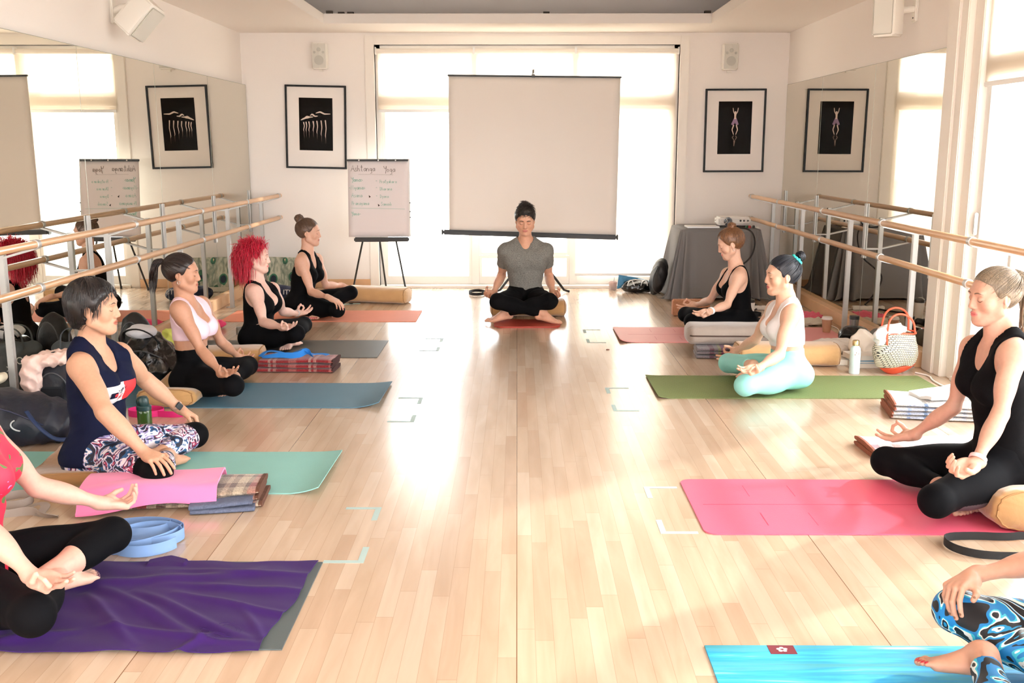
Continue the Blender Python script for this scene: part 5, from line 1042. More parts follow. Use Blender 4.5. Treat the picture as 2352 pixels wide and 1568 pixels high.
t = sack('sports_bag', 'shiny black sports bag stuffed full, behind the navy tank top', 'bag', (-2.40, 6.36, .155), (.17, .16, .17), gl, 9, cr=(.020, 40), extra=[ell((-2.30, 6.30, .09), (.12, .12, .10), None, .05)])
cloth('cloth', 'white cloth bundled on top of the shiny black sports bag', 'clothing', (-2.43, 6.32, .335), (.10, .09, .045), mat('white_cloth', (236, 238, 244), .8), 12, cr=(.010, 40))
handle([(-2.52, 6.25, .30), (-2.50, 6.20, .36), (-2.40, 6.19, .38), (-2.32, 6.22, .33), (-2.29, 6.24, .27)], .010, nyl, t, flat=.4)
t = sack('backpack', 'black backpack leaning at the left mirrors, half hidden by the navy tank top', 'backpack', (-2.58, 6.62, .19), (.12, .10, .22), nyl, 10)
cloth('cloth', 'yellow green cloth on the floor by the left mirrors', 'clothing', (-2.55, 7.22, .10), (.09, .07, .10), mat('lime_cloth', (216, 224, 110), .8), 13, base=.004)
mb = MB(); mb.box(-2.72, -2.50, 7.10, 7.30, .002, .03); o = obj('notebook', mb, mat('notebook_black', (40, 38, 36), .6), bevel=.003); tag(o, 'dark notebook lying by the left mirrors under the yellow green cloth', 'notebook'); bpy.data.objects[o.name].location.y += .28
mb = MB(); mb.box(-2.05, -1.97, 7.92, 8.0, .002, .05); 
mb = MB(); mb.lathe([(.001, .002), (.024, .002), (.024, .055), (.020, .062), (.001, .062)], (-2.28, 8.02, 0), 20); o = obj('tin_can', mb, mat('grey_tin', (150, 150, 144), .35, metal=.7)); tag(o, 'small grey tin on the floor between the pink bra and the red-haired woman', 'tin')
cloth('cloth', 'bright pink cloth on the floor by the far end of the left mirrors', 'clothing', (-2.60, 8.30, .035), (.14, .10, .04), mat('hot_pink_cloth', (238, 70, 120), .8), 14, base=.003)
# green bottle
t = thing('water_bottle', (-1.965, 5.07, 0), 'green translucent water bottle with a dark lid', 'bottle'); c = (-1.965, 5.07, 0)
mb = MB(); mb.lathe([(.001, .001), (.034, .001), (.037, .006), (.037, .13), (.036, .145), (.033, .15), (.001, .15)], c, 32); obj('bottle_body', mb, mat('green_plastic', (66, 104, 48), .15, trans=.35, spec=.6), t, True, angle=.7)
mb = MB(); mb.lathe([(.034, .146), (.038, .150), (.038, .168), (.034, .172), (.001, .172)], c, 32); mb.lathe([(.024, .170), (.027, .178), (.026, .205), (.018, .220), (.001, .224)], c, 28); obj('lid', mb, mat('teal_dark_plastic', (40, 70, 72), .35), t, True, angle=.6)
handle([(-1.995, 5.07, .165), (-2.0, 5.06, .20), (-1.975, 5.05, .226), (-1.945, 5.06, .215)], .004, mat('lid_loop', (36, 62, 64), .4), t, 'carry_loop')
# patterned shopping bag leaning on the back wall
bm_ = mat('leaf_print', (150, 160, 148), .75); nt, b = nodes(bm_); v1 = tex(nt, 'Voronoi', (9., 9., 6.5)); v2 = tex(nt, 'Noise', (14., 14., 3.), Detail=4., Distortion=1.5)
c1 = ramp(nt, v1.outputs['Distance'], [(0, (28, 40, 58)), (.26, (28, 40, 58)), (.29, (60, 122, 96)), (.38, (60, 122, 96)), (.41, (200, 200, 186))], 'CONSTANT'); c2 = ramp(nt, v2.outputs['Fac'], [(.35, (50, 96, 82)), (.48, (160, 170, 156)), (.60, (236, 232, 220))]); mx = nt.nodes.new('ShaderNodeMix'); mx.data_type = 'RGBA'; mx.blend_type = 'MULTIPLY'; mx.inputs[0].default_value = .8
nt.links.new(c1, mx.inputs[6]); nt.links.new(c2, mx.inputs[7]); nt.links.new(mx.outputs[2], b.inputs['Base Color'])
t = thing('shopping_bag', (-2.42, 10.52, 0), 'tall shopping bag printed with green and navy leaves, at the back wall', 'bag'); sidem = mat('kraft_tan', (205, 176, 136), .8)
mb = MB(); mb.add([(-2.66, 10.46, .003), (-2.18, 10.44, .003), (-2.18, 10.62, .003), (-2.66, 10.64, .003), (-2.67, 10.60, .36), (-2.18, 10.58, .35), (-2.18, 10.66, .34), (-2.67, 10.68, .35)], [(3, 2, 1, 0), (0, 1, 5, 4), (2, 3, 7, 6)]); obj('printed_panel', mb, bm_, t)
mb = MB(); mb.add([(-2.66, 10.46, .003), (-2.66, 10.64, .003), (-2.67, 10.60, .36), (-2.67, 10.68, .35)], [(0, 1, 3, 2)]); obj('side_panel', mb, sidem, t, label='tan side panel'); mb = MB(); mb.add([(-2.18, 10.44, .003), (-2.18, 10.62, .003), (-2.18, 10.58, .35), (-2.18, 10.66, .34)], [(0, 1, 3, 2)]); obj('side_panel', mb, sidem, t, label='tan side panel')
mb = MB(); mb.add([(-2.655, 10.455, .006), (-2.185, 10.437, .006), (-2.183, 10.460, .050), (-2.655, 10.478, .052)], [(0, 1, 2, 3)]); obj('base_band', mb, mat('bag_band', (196, 190, 172), .8), t)
handle([(-2.34, 10.585, .33), (-2.33, 10.57, .22), (-2.40, 10.55, .13), (-2.47, 10.56, .22), (-2.48, 10.59, .34)], .008, mat('rope_tan', (214, 190, 150), .8), t)
t = sack('sports_bag', 'navy bag with white lettering on the floor in front of the leaf printed bag', 'bag', (-2.42, 9.92, .06), (.24, .16, .09), mat('navy_cloth', (26, 34, 62), .8), 16); text('ITS', .07, Matrix.Translation((-2.28, 9.775, .075)) @ Matrix.Rotation(1.25, 4, 'X'), lw, t)
# watch and keys by the top-knot woman
t = thing('wrist_watch', (-1.62, 9.63, 0), 'smart watch with a pale green band lying on the floor', 'watch'); mb = MB(); mb.ribbon([(-1.70, 9.60, .003), (-1.62, 9.63, .004), (-1.54, 9.66, .003)], [(0, 0, 1)] * 3, .022, .003); obj('band', mb, mat('mint_rubber', (160, 200, 190), .6), t); mb = MB(); mb.box(-1.645, -1.605, 9.61, 9.645, .004, .014); obj('watch_face', mb, mat('watch_black', (20, 20, 22), .2), t, bevel=.004)
mb = MB(); [mb.tube(loop(-1.80 + .04 * i, 9.72 + .02 * i, .018, .018, .006, 12), .003, 6) for i in range(3)]; [mb.box(-1.79 + .03 * i, -1.77 + .03 * i, 9.70, 9.76, .004, .008) for i in range(3)]; o = obj('keys', mb, drk); tag(o, 'small bunch of dark keys on the floor by the tan bolster', 'keys')
mb = MB(); mb.box(.675, .70, 7.39, 7.405, .001, .005); o = obj('wood_chip', mb, mat('chip_red', (120, 60, 40), .7), bevel=.001); tag(o, 'tiny reddish crumb on the bare floor near the pale pink mat', 'crumb')
# seams, pockets and zips of the bags
def zipline(t, pts, m=None, r=.004): return handle(pts, r, m or mat('zip_grey', (70, 72, 76), .4), t, 'zip')
tb = [o for o in bpy.data.objects if o.get('category') in ('backpack', 'bag') and o.get('label')]
for o in tb:
    if 'leaning at the left mirrors' in o['label']: zipline(o, [(-2.66, 6.53, .10), (-2.65, 6.52, .30), (-2.58, 6.525, .38), (-2.51, 6.52, .30), (-2.50, 6.53, .10)])
    if 'shiny black sports bag' in o['label']: zipline(o, [(-2.54, 6.24, .20), (-2.40, 6.21, .24), (-2.27, 6.22, .18)]); 
    if 'standing against' in o['label']: zipline(o, [(-2.63, 5.30, .08), (-2.62, 5.29, .25), (-2.54, 5.285, .31), (-2.46, 5.29, .25), (-2.45, 5.30, .08)])
# ---------------------------------------------------------------- projection screen, flip chart, covered table and what lies about the far end
# screen on a tripod
sx, sy = .158, 10.50
t = thing('projection_screen', (sx, sy, 0), 'large white pull-up projection screen with black bars on a tripod', 'projection screen')
scm = mat('screen_white', (246, 240, 234), .85, spec=.1)
nt, b = nodes(scm); tl = nt.nodes.new('ShaderNodeBsdfTranslucent'); tl.inputs[0].default_value = lin((244, 234, 224)); mxs = nt.nodes.new('ShaderNodeMixShader'); mxs.inputs[0].default_value = .10; nt.links.new(b.outputs[0], mxs.inputs[1]); nt.links.new(tl.outputs[0], mxs.inputs[2]); nt.links.new(mxs.outputs[0], nt.nodes['Material Output'].inputs[0]); blk_ = mat('black_metal', (26, 25, 24), .45)
tlx, tlz, trx, trz = -.703, 2.222, 1.052, 2.202; blx, blz, brx, brz = -.714, .647, 1.037, .596
def scr(u, v):
    x0, z0 = blx + (tlx - blx) * v, blz + (tlz - blz) * v; x1, z1 = brx + (trx - brx) * v, brz + (trz - brz) * v
    return (x0 + (x1 - x0) * u, sy - .012 - .010 * math.sin(PI * v) * (u - .4), z0 + (z1 - z0) * u)
mb = MB(); mb.grid(scr, 24, 24); o = obj('screen_fabric', mb, scm, t, True); md = o.modifiers.new('thickness', 'SOLIDIFY'); md.thickness = .0015
def bar(a, b, w, h, m, nm, par, bev=.004):
    a, b = V(*a), V(*b); d = nrm(b - a); u = nrm(np.cross(d, (0, 1, 0))); mb = MB(); y = V(0, 1, 0)
    q = [p + y * sy_ * w / 2 + u * sz_ * h / 2 for p in (a, b) for sy_ in (-1, 1) for sz_ in (-1, 1)]; mb.add(q, [(0, 1, 3, 2), (4, 6, 7, 5), (0, 4, 5, 1), (2, 3, 7, 6), (0, 2, 6, 4), (1, 5, 7, 3)]); return obj(nm, mb, m, par, bevel=bev)
bar((tlx - .01, sy - .012, tlz + .006), (trx + .012, sy - .012, trz + .006), .02, .018, blk_, 'top_bar', t)
bar((-.780, sy, .634), (1.047, sy, .579), .065, .052, blk_, 'roller_case', t, .012)
for x, z in ((-.787, .634), (1.052, .579)): bar((x - .008, sy, z), (x + .008, sy, z), .07, .06, mat('case_cap', (38, 36, 34), .5), 'case_cap', t, .006)
mb = MB(); mb.tube([(sx, sy + .055, .30), (sx, sy + .055, 2.250)], .013, 12); obj('pole', mb, mat('screen_pole', (200, 198, 194), .4, metal=.3), t, True, angle=.8)
mb = MB(); mb.tube([(sx, sy + .055, 2.24), (sx, sy + .03, 2.285), (sx + .008, sy, 2.285), (sx + .008, sy - .012, 2.25)], .006, 8); mb.box(sx - .012, sx + .022, sy - .02, sy + .03, 2.205, 2.24); obj('hook', mb, mat('hook_metal', (96, 92, 88), .4, metal=.6), t)
for a in (math.radians(200), math.radians(-20), math.radians(270)):
    mb = MB(); mb.ribbon([V(sx, sy + .055, .46), V(sx + .36 * math.cos(a), sy + .055 + .36 * math.sin(a), .03), V(sx + .42 * math.cos(a), sy + .055 + .42 * math.sin(a), .014)], [V(-math.sin(a), math.cos(a), 0)] * 3, .024, .010); obj('leg', mb, blk_, t)
# flip chart
ex, ey = -1.447, 10.49
t = thing('flip_chart', (ex, ey, 0), 'flip chart easel with handwriting on white paper and black legs', 'flip chart'); F = frame((0, -1, .10)); 
T3 = Matrix.Rotation(math.radians(3), 4, 'Z')
def E3(x, d, z): p = T3 @ Vector((x, -d - (-.10) * (z - .55) * -1 * -1 * 0 + .10 * (z - .55), 0)); return (ex + p.x, ey + p.y, z)
def slab(x0, x1, z0, z1, d0, d1, m, nm, par, bev=.002, wav=0):
    mb = MB(); mb.add([E3(x, d, z) for x in (x0, x1) for d in (d0, d1) for z in (z0, z1)], [(0, 1, 3, 2), (4, 6, 7, 5), (0, 4, 5, 1), (2, 3, 7, 6), (0, 2, 6, 4), (1, 5, 7, 3)]); return obj(nm, mb, m, par, bevel=bev)
slab(-.31, .325, .585, 1.39, .0, .012, mat('board_white', (232, 230, 226), .5), 'board', t)
slab(-.325, .31, 1.365, 1.385, .010, .030, blk_, 'paper_clamp', t); slab(-.265, .310, .535, .58, -.01, .055, mat('tray_black', (36, 30, 27), .5), 'pen_tray', t, .01)
for x in (-.20, -.0, .18): 
    mb = MB(); mb.lathe([(.007, 0), (.007, -.006)], (E3(x, .034, 1.375)[0], E3(x, .034, 1.375)[1], 1.375), 10, 'y'); obj('clamp_knob', mb, alum, t)
pap = mat('flip_paper', (236, 228, 228), .9, spec=.1); mb = MB(); mb.grid(lambda u, v: E3(-.322 + .628 * u + .004 * v, .019 + .004 * math.sin(3 * u + 4 * v) * (1 - v), .585 + .787 * v), 12, 14); pad = obj('paper_pad', mb, pap, t, True); md = pad.modifiers.new('thickness', 'SOLIDIFY'); md.thickness = .004
for (x, z), (x2, y2) in (((-.18, .54), (-1.76, 10.58)), ((.17, .54), (-1.175, 10.44)), ((-.0, .54), (-1.42, 10.70))):
    a = E3(x, -.01, z); mb = MB(); mb.tube([a, ((a[0] + x2) / 2, (a[1] + y2) / 2, .28), (x2, y2, .012)], .010, 10); l = obj('leg', mb, blk_, t, True, angle=.8); mb = MB(); mb.tube([(x2, y2, .0), (x2, y2, .03)], .013, 10); obj('rubber_foot', mb, blk_, l)
# handwriting as strokes of a pen
GL = {'A': [[(0, 0), (.35, 1), (.62, 0)], [(.1, .4), (.55, .4)]], 'Y': [[(0, 1), (.1, .6), (.35, .55), (.5, .95)], [(.5, 1), (.42, .3), (.3, -.25)]], 's': [[(.4, .5), (.15, .55), (.1, .35), (.38, .2), (.3, 0), (0, .05)]], 'h': [[(0, 1), (.0, 0)], [(0, .35), (.25, .5), (.33, 0)]], 't': [[(.2, 1), (.18, .05), (.35, 0)], [(0, .68), (.4, .7)]],
      'a': [[(.4, .5), (.15, .5), (.03, .2), (.18, 0), (.38, .25), (.4, .5), (.42, .05)]], 'n': [[(0, .5), (0, 0)], [(0, .3), (.2, .52), (.35, .35), (.38, 0)]], 'g': [[(.4, .45), (.1, .48), (.05, .15), (.3, .1), (.4, .45), (.38, -.3), (.1, -.35)]], 'o': [[(.2, .5), (.02, .25), (.2, 0), (.4, .25), (.2, .5)]], 'm': [[(0, .5), (0, 0)], [(0, .3), (.15, .5), (.25, .3), (.25, 0)], [(.25, .3), (.4, .5), (.52, .3), (.52, 0)]],
      'N': [[(0, 0), (.05, 1), (.45, 0), (.5, 1)]], 'i': [[(.1, .5), (.1, 0)]], 'y': [[(0, .5), (.15, .15), (.35, .5), (.15, -.3)]], 'P': [[(.1, 0), (.1, 1), (.45, .85), (.4, .5), (.1, .5)]], 'r': [[(0, .5), (0, 0)], [(0, .3), (.25, .5)]], 'D': [[(.1, 0), (.1, 1), (.5, .7), (.45, .15), (.1, 0)]], 'u': [[(0, .5), (.05, .08), (.3, .05), (.38, .5), (.42, 0)]], 'd': [[(.35, .4), (.1, .45), (.05, .1), (.35, .1)], [(.4, 1), (.4, 0)]],
      'S': [[(.5, .9), (.2, 1), (.1, .7), (.45, .4), (.35, .05), (0, .1)]], '-': [[(0, .35), (.35, .35)]], '>': [[(0, .55), (.35, .3), (0, .08)]], ' ': [], 'H': [[(0, 0), (0, 1)], [(.4, 0), (.4, 1)], [(0, .5), (.4, .5)]]}
def write(rows, m, nm='handwriting'):
    mb = MB()
    for txt, x, z, h, w in rows:
        for ch in txt:
            for st_ in GL.get(ch, []):
                pts = [E3(x + p[0] * h * .9, .0265, z + p[1] * h) for p in st_]
                mb.ribbon(pts, [V(0, -1, .1)] * len(pts), w, .0006)
            x += h * (.62 if ch in 'mANDS' else .5 if ch != 'i' else .25)
    return obj(nm, mb, m, pad)
inkb, inkg = mat('brown_ink', (104, 92, 84), .8), mat('green_ink', (104, 176, 156), .8)
write([('Ashtanga', -.285, 1.262, .062, .0042), ('Yoga', .055, 1.254, .062, .0042)], inkb)
write([('Yama>', -.285, 1.155, .048, .0034), ('-Niyama>', -.310, 1.075, .044, .0030), ('Asana', -.285, .995, .044, .0030), ('Pranayama', -.285, .915, .040, .0028), ('-', -.03, 1.15, .04, .003), ('-', -.03, 1.08, .04, .003), ('-', -.03, .995, .04, .003), ('Pratyahara', .01, 1.140, .036, .0026), ('Dharana', .01, 1.065, .036, .0026), ('Dyana', .01, .988, .036, .0026), ('Samadi', .02, .908, .038, .0026), ('Yama-', -.290, .808, .040, .0030)], inkg)
mb = MB(); mb.ribbon([E3(-.29, .0265, .885), E3(.27, .0265, .872)], [V(0, -1, .1)] * 2, .002, .0006); obj('ruled_line', mb, inkg, pad); mb = MB(); mb.ribbon([E3(-.21, .0265, 1.232), E3(.15, .0265, 1.225)], [V(0, -1, .1)] * 2, .0015, .0006); obj('ruled_line', mb, inkb, pad)
for x, z in ((-.105, .995), (-.012, .905)):
    mb = MB(); mb.add([E3(x, .027, z + .022), E3(x + .02, .027, z + .006), E3(x + .004, .027, z - .006)], [(0, 1, 2)]); obj('arrow_mark', mb, mat('arrow_ink', (50, 40, 36), .8), pad)
for z in (.93, .84, .78): slab(.318, .330, z, z + .012, .014, .020, blk_, 'magnet', t, .001)
# covered table
tx0, tx1, ty0, ty1, tz = 1.64, 2.42, 9.93, 10.60, .715
t = thing('covered_table', ((tx0 + tx1) / 2, (ty0 + ty1) / 2, 0), 'table under a charcoal cloth in the back right corner', 'table')
mb = MB(); mb.box(tx0 + .05, tx1 - .05, ty0 + .05, ty1 - .05, tz - .03, tz - .005); obj('tabletop', mb, spm, t)
for x in (tx0 + .09, tx1 - .09):
    for y in (ty0 + .09, ty1 - .09): mb = MB(); mb.box(x - .018, x + .018, y - .018, y + .018, 0, tz - .03); obj('leg', mb, blk_, t)
clm = mat('charcoal_cloth', (124, 122, 122), .9, spec=.15, bump=.1, bscale=300); cx, cy_ = (tx0 + tx1) / 2, (ty0 + ty1) / 2
def tc_fn(u, v):
    a = 2 * PI * u; ce, se = math.cos(a), math.sin(a); k = .14; x = (tx1 - tx0) / 2 * math.copysign(abs(ce) ** k, ce); y = (ty1 - ty0) / 2 * math.copysign(abs(se) ** k, se)
    if v < .08: s_ = v / .08; return (cx + x * s_ , cy_ + y * s_, tz)
    w = (v - .08) / .92; corner = (abs(ce * se) * 2) ** 2; fl = (.012 + .13 * w ** .9 * (.5 + .5 * math.sin(19 * a + 1.5 * math.sin(5 * a))) ** 1.6 + .07 * corner * w + (.10 * max(0, w - .86) / .14) * (.5 + .5 * math.sin(17 * a)))
    n_ = nrm(V(ce, se)); z = tz - .004 - (tz - .012) * min(1, w * 1.06); z = max(z, .006 + .020 * abs(math.sin(13 * a)) * (w > .9)); return (cx + x + n_[0] * fl, cy_ + y + n_[1] * fl * .8, z)
mb = MB(); mb.grid(tc_fn, 300, 44, True); o = obj('tablecloth', mb, clm, None, True); 
a_ = np.array([list(v.co) for v in o.data.vertices]); tag(o, 'charcoal cloth draped in folds over the corner table', 'tablecloth')
# projector, laptop, cables
t = thing('projector', (2.25, 10.30, tz), 'white projector with round ports on the charcoal cloth', 'projector'); mb = MB(); mb.box(2.05, 2.38, 10.18, 10.42, tz + .012, tz + .095); obj('case', mb, mat('projector_white', (238, 236, 232), .4), t, bevel=.018, seg=3)
for x in (2.27, 2.305, 2.345): mb = MB(); mb.lathe([(.010, 0), (.010, -.003)], (x, 10.1795, tz + .06), 14, 'y'); obj('port', mb, blk_, t)
mb = MB(); mb.lathe([(.038, 0), (.042, -.02), (.032, -.022), (.001, -.018)], (2.14, 10.182, tz + .055), 28, 'y'); obj('lens', mb, mat('lens_glass', (60, 60, 66), .1), t, True, angle=.6)
for x in (2.08, 2.35):
    for y in (10.21, 10.39): mb = MB(); mb.lathe([(.012, 0), (.012, .014)], (x, y, tz), 12); obj('foot', mb, blk_, t)
t = thing('laptop', (1.85, 10.08, tz), 'thin silver laptop lying closed on the left of the corner table', 'laptop'); mb = MB(); mb.box(1.70, 2.02, 9.97, 10.19, tz + .002, tz + .012); obj('base', mb, mat('laptop_silver', (206, 206, 204), .35, metal=.4), t, bevel=.003); mb = MB(); mb.box(1.70, 2.02, 9.97, 10.19, tz + .0125, tz + .018); obj('lid', mb, mat('laptop_lid', (232, 230, 226), .3, metal=.2), t, bevel=.003)
cab = mat('black_cable', (24, 24, 24), .5); wcab = mat('white_cable', (240, 236, 232), .5)
def cable(label, pts, r, m, nm='cable'):
    pts = [np.array(p, float) for p in pts]
    for _ in range(3):
        q = [pts[0]]
        for a, b in zip(pts, pts[1:]): q += [a * .75 + b * .25, a * .25 + b * .75]
        pts = q + [pts[-1]]
    mb = MB(); mb.tube(pts, r, 8); return tag(obj(nm, mb, m, smooth=True), label, 'cable')
cable('thick black cable drooping from the corner table to the floor', [(2.02, 10.05, tz + .012), (2.18, 9.98, tz + .01), (2.30, 9.88, tz + .005), (2.34, 9.78, tz - .1), (2.30, 9.74, .45), (2.18, 9.74, .36), (2.06, 9.72, .25), (2.22, 9.68, .02), (2.34, 9.5, .010), (2.20, 9.15, .010), (2.05, 9.05, .010)], .008, cab)
cable('thin white cable looped beside the projector', [(2.10, 10.14, tz + .02), (2.04, 10.12, tz + .07), (2.07, 10.17, tz + .11), (2.15, 10.15, tz + .06), (2.05, 10.10, tz + .01), (1.98, 10.10, tz + .05), (2.02, 10.18, tz + .07)], .003, wcab)
for i, (x, col, l) in enumerate(((2.32, (150, 30, 36), 'small red thing on the corner table'), (2.29, (40, 90, 60), 'small green thing on the corner table'), (2.36, (30, 30, 30), 'small black plug on the corner table'))):
    mb = MB(); mb.lathe([(.001, 0), (.013, 0), (.013, .02), (.008, .026), (.001, .026)], (x, 9.99, tz + .001), 16); tag(obj('plug', mb, mat('plug_%d' % i, col, .5), smooth=True, angle=.7), l + ' in front of the projector', 'plug')
mb = MB(); mb.box(2.28, 2.42, 9.985, 10.06, tz + .001, tz + .012) if 0 else mb.box(2.38, 2.415, 9.96, 10.05, tz + .001, tz + .012); tag(obj('adapter', mb, mat('adapter_white', (236, 232, 226), .5), bevel=.003), 'small white adapter at the right end of the corner table', 'adapter')
# what stands at the foot of the back window
t = sack('plastic_bag', 'glossy black and blue plastic bag with white handles by the back window', 'bag', (1.27, 10.46, .055), (.17, .09, .065), gl, 21, cr=(.012, 45), h=.006, extra=[ell((1.27, 10.50, .10), (.14, .05, .035), None, .03)])
mb = MB(); mb.add([(1.06, 10.50, .03), (1.08, 10.54, .175), (1.30, 10.57, .135), (1.44, 10.55, .10), (1.45, 10.48, .06), (1.28, 10.47, .10)], [(0, 1, 2, 5), (5, 2, 3, 4)]); o = obj('blue_wrapper', mb, mat('blue_foil', (60, 130, 170), .2, var=.6, vscale=18), t); md = o.modifiers.new('thickness', 'SOLIDIFY'); md.thickness = .006
for x in (1.16, 1.30): handle([(x, 10.39, .08), (x + .01, 10.375, .13), (x + .05, 10.40, .14), (x + .07, 10.385, .08)], .010, mat('bag_handle_white', (236, 236, 236), .5), t, flat=.4)
t = thing('iced_drink_cup', (1.03, 10.64, 0), 'clear cup of pink drink with a straw on the floor by the back window', 'cup'); mb = MB(); mb.lathe([(.001, .002), (.040, .002), (.045, .09), (.043, .09), (.038, .008), (.001, .008)], (1.03, 10.64, 0), 24); obj('cup', mb, mat('clear_pinkish', (244, 216, 206), .2, trans=.5), t, True, angle=.6); mb = MB(); mb.lathe([(.001, .009), (.0375, .009), (.041, .06), (.001, .06)], (1.03, 10.64, 0), 24); obj('drink', mb, mat('pink_drink', (240, 176, 160), .3), t, True, angle=.6); mb = MB(); mb.tube([(1.03, 10.64, .012), (1.045, 10.65, .135)], .003, 8); obj('straw', mb, mat('straw_grey', (150, 146, 140), .5), t, True)
t = thing('glass_bottle', (1.48, 10.66, 0), 'clear bottle with a tall straw standing by the back window', 'bottle'); mb = MB(); mb.lathe([(.001, .002), (.033, .002), (.036, .01), (.036, .085), (.014, .125), (.012, .155), (.010, .155), (.012, .122), (.033, .083), (.033, .01), (.001, .008)], (1.48, 10.66, 0), 28); obj('bottle_glass', mb, mat('clear_bottle', (235, 240, 240), .08, trans=.9), t, True, angle=.6); mb = MB(); mb.tube([(1.485, 10.66, .01), (1.475, 10.665, .245)], .003, 8); obj('straw', mb, mat('teal_straw', (120, 160, 166), .5), t, True)
t = sack('backpack', 'black backpack leaning against the left side of the corner table', 'backpack', (1.47, 10.30, .19), (.085, .13, .20), nyl, 23, tilt=-.22); handle([(1.44, 10.17, .30), (1.38, 10.13, .18), (1.40, 10.12, .06), (1.47, 10.15, .03)], .010, nyl, t, 'shoulder_strap', .4)
t = thing('cork_block', (1.58, 8.97, 0), 'brown cork yoga block standing on its long side', 'yoga block'); mb = MB(); M_ = Matrix.Rotation(math.radians(3), 3, 'Z'); mb.box(-.17, .17, -.038, .038, .003, .152, M_, (1.58, 8.97, 0)); obj('block', mb, mat('cork', (176, 122, 90), .85, var=.3, vscale=90, bump=.3, bscale=160), t, bevel=.010, seg=3)
# behind the woman with a bun
t = thing('tumbler', (2.08, 8.80, 0), 'white tumbler with a dark lid behind the woman with a bun', 'tumbler'); mb = MB(); mb.lathe([(.001, .001), (.032, .001), (.042, .15), (.040, .155), (.001, .155)], (2.08, 8.80, 0), 28); obj('tumbler_body', mb, mat('white_enamel', (240, 238, 234), .3), t, True, angle=.7); mb = MB(); mb.lathe([(.042, .150), (.044, .156), (.042, .176), (.020, .192), (.001, .194)], (2.08, 8.80, 0), 28); obj('lid', mb, mat('smoke_lid', (60, 60, 58), .2), t, True, angle=.6)
t = thing('power_strip', (2.35, 9.32, 0), 'white power strip on the floor in front of the corner table', 'power strip'); mb = MB(); mb.box(2.20, 2.50, 9.29, 9.345, .002, .036); obj('strip_body', mb, mat('strip_white', (238, 234, 228), .45), t, bevel=.006)
for i in range(4): mb = MB(); mb.lathe([(.014, 0), (.014, .0015)], (2.24 + i * .06, 9.317, .036), 16); obj('socket', mb, mat('socket_grey', (170, 168, 164), .5), t)
cable('white cable running from the power strip along the mirror ledge', [(2.50, 9.31, .012), (2.66, 9.2, .008), (2.70, 8.9, .008), (2.64, 8.6, .008), (2.72, 8.3, .008), (2.64, 8.05, .01), (2.70, 7.8, .02), (2.66, 7.6, .006), (2.73, 7.3, .006)], .004, wcab)
cloth('cloth', 'black garment heaped on the floor behind the woman with a bun', 'clothing', (2.10, 8.46, .03), (.15, .09, .035), mat('black_cloth_a', (20, 20, 22), .8), 25, cr=(.016, 45), base=.003); strap('black strap curled on the black garment behind the woman with a bun', [(loop(2.05, 8.55, .07, .06, .085), 'edge')], .03, strapm('black_webbing_c', (24, 24, 26)))
cloth('scarf', 'rose pink net cloth heaped near the right mirrors', 'clothing', (2.56, 8.78, .03), (.16, .15, .035), mat('rose_net', (216, 96, 120), .85, bump=.6, bscale=80), 26, cr=(.018, 60), base=.003, h=.005); cloth('sweater', 'pale grey garment lying beside the rose pink cloth near the right mirrors', 'clothing', (2.55, 8.50, .028), (.18, .10, .03), mat('oat_cloth', (214, 206, 190), .9), 27, cr=(.018, 40), base=.003)
t = thing('coffee_cup', (2.56, 8.12, 0), 'brown paper coffee cup with a white lid, seen in the right mirror', 'cup'); mb = MB(); mb.lathe([(.001, .001), (.030, .001), (.043, .115), (.001, .115)], (2.56, 8.12, 0), 28); obj('cup', mb, mat('kraft_brown', (176, 134, 104), .7), t, True, angle=.7); mb = MB(); mb.lathe([(.045, .113), (.046, .120), (.041, .124), (.040, .134), (.001, .134)], (2.56, 8.12, 0), 28); obj('lid', mb, mat('lid_white', (240, 236, 230), .4), t, True, angle=.6)
# things beside the woven bag
t = thing('water_bottle', (2.285, 6.60, 0), 'pale blue white metal bottle with a gold cap', 'bottle'); c = (2.285, 6.60, 0); mb = MB(); mb.lathe([(.001, .001), (.033, .001), (.035, .005), (.035, .155), (.032, .175), (.021, .190), (.021, .196), (.001, .196)], c, 32); obj('bottle_body', mb, mat('pale_aqua_enamel', (218, 236, 238), .3), t, True, angle=.7); mb = MB(); mb.lathe([(.023, .194), (.023, .224), (.020, .229), (.001, .230)], c, 28); obj('cap', mb, mat('gold_cap', (200, 170, 120), .25, metal=.8), t, True, angle=.6)
mb = MB()
for x, z in ((-.004, .150), (.012, .142), (-.012, .136)): mb.lathe([(.0035, -.0356), (.0035, -.0350)], (c[0] + x, c[1], z), 10, 'y')
obj('insect_print', mb, mat('amber_mark', (130, 96, 60), .6), t)
bkw = mat('book_pages', (240, 234, 222), .8)
def book(x0, x1, y0, y1, z0, z1, rot, m, label):
    t = thing('book', ((x0 + x1) / 2, (y0 + y1) / 2, z0), label, 'book', 'books stacked on the floor'); R3 = Matrix.Rotation(rot, 3, 'Z'); c = ((x0 + x1) / 2, (y0 + y1) / 2, 0); w, d = (x1 - x0) / 2, (y1 - y0) / 2
    mb = MB(); mb.box(-w, w, -d, d, z0, z0 + .002, R3, c); mb.box(-w, w, -d, d, z1 - .002, z1, R3, c); mb.box(w - .002, w, -d, d, z0 + .002, z1 - .002, R3, c); obj('cover', mb, m, t); mb = MB(); mb.box(-w + .003, w - .002, -d + .003, d - .003, z0 + .0022, z1 - .0022, R3, c); obj('pages', mb, bkw, t)
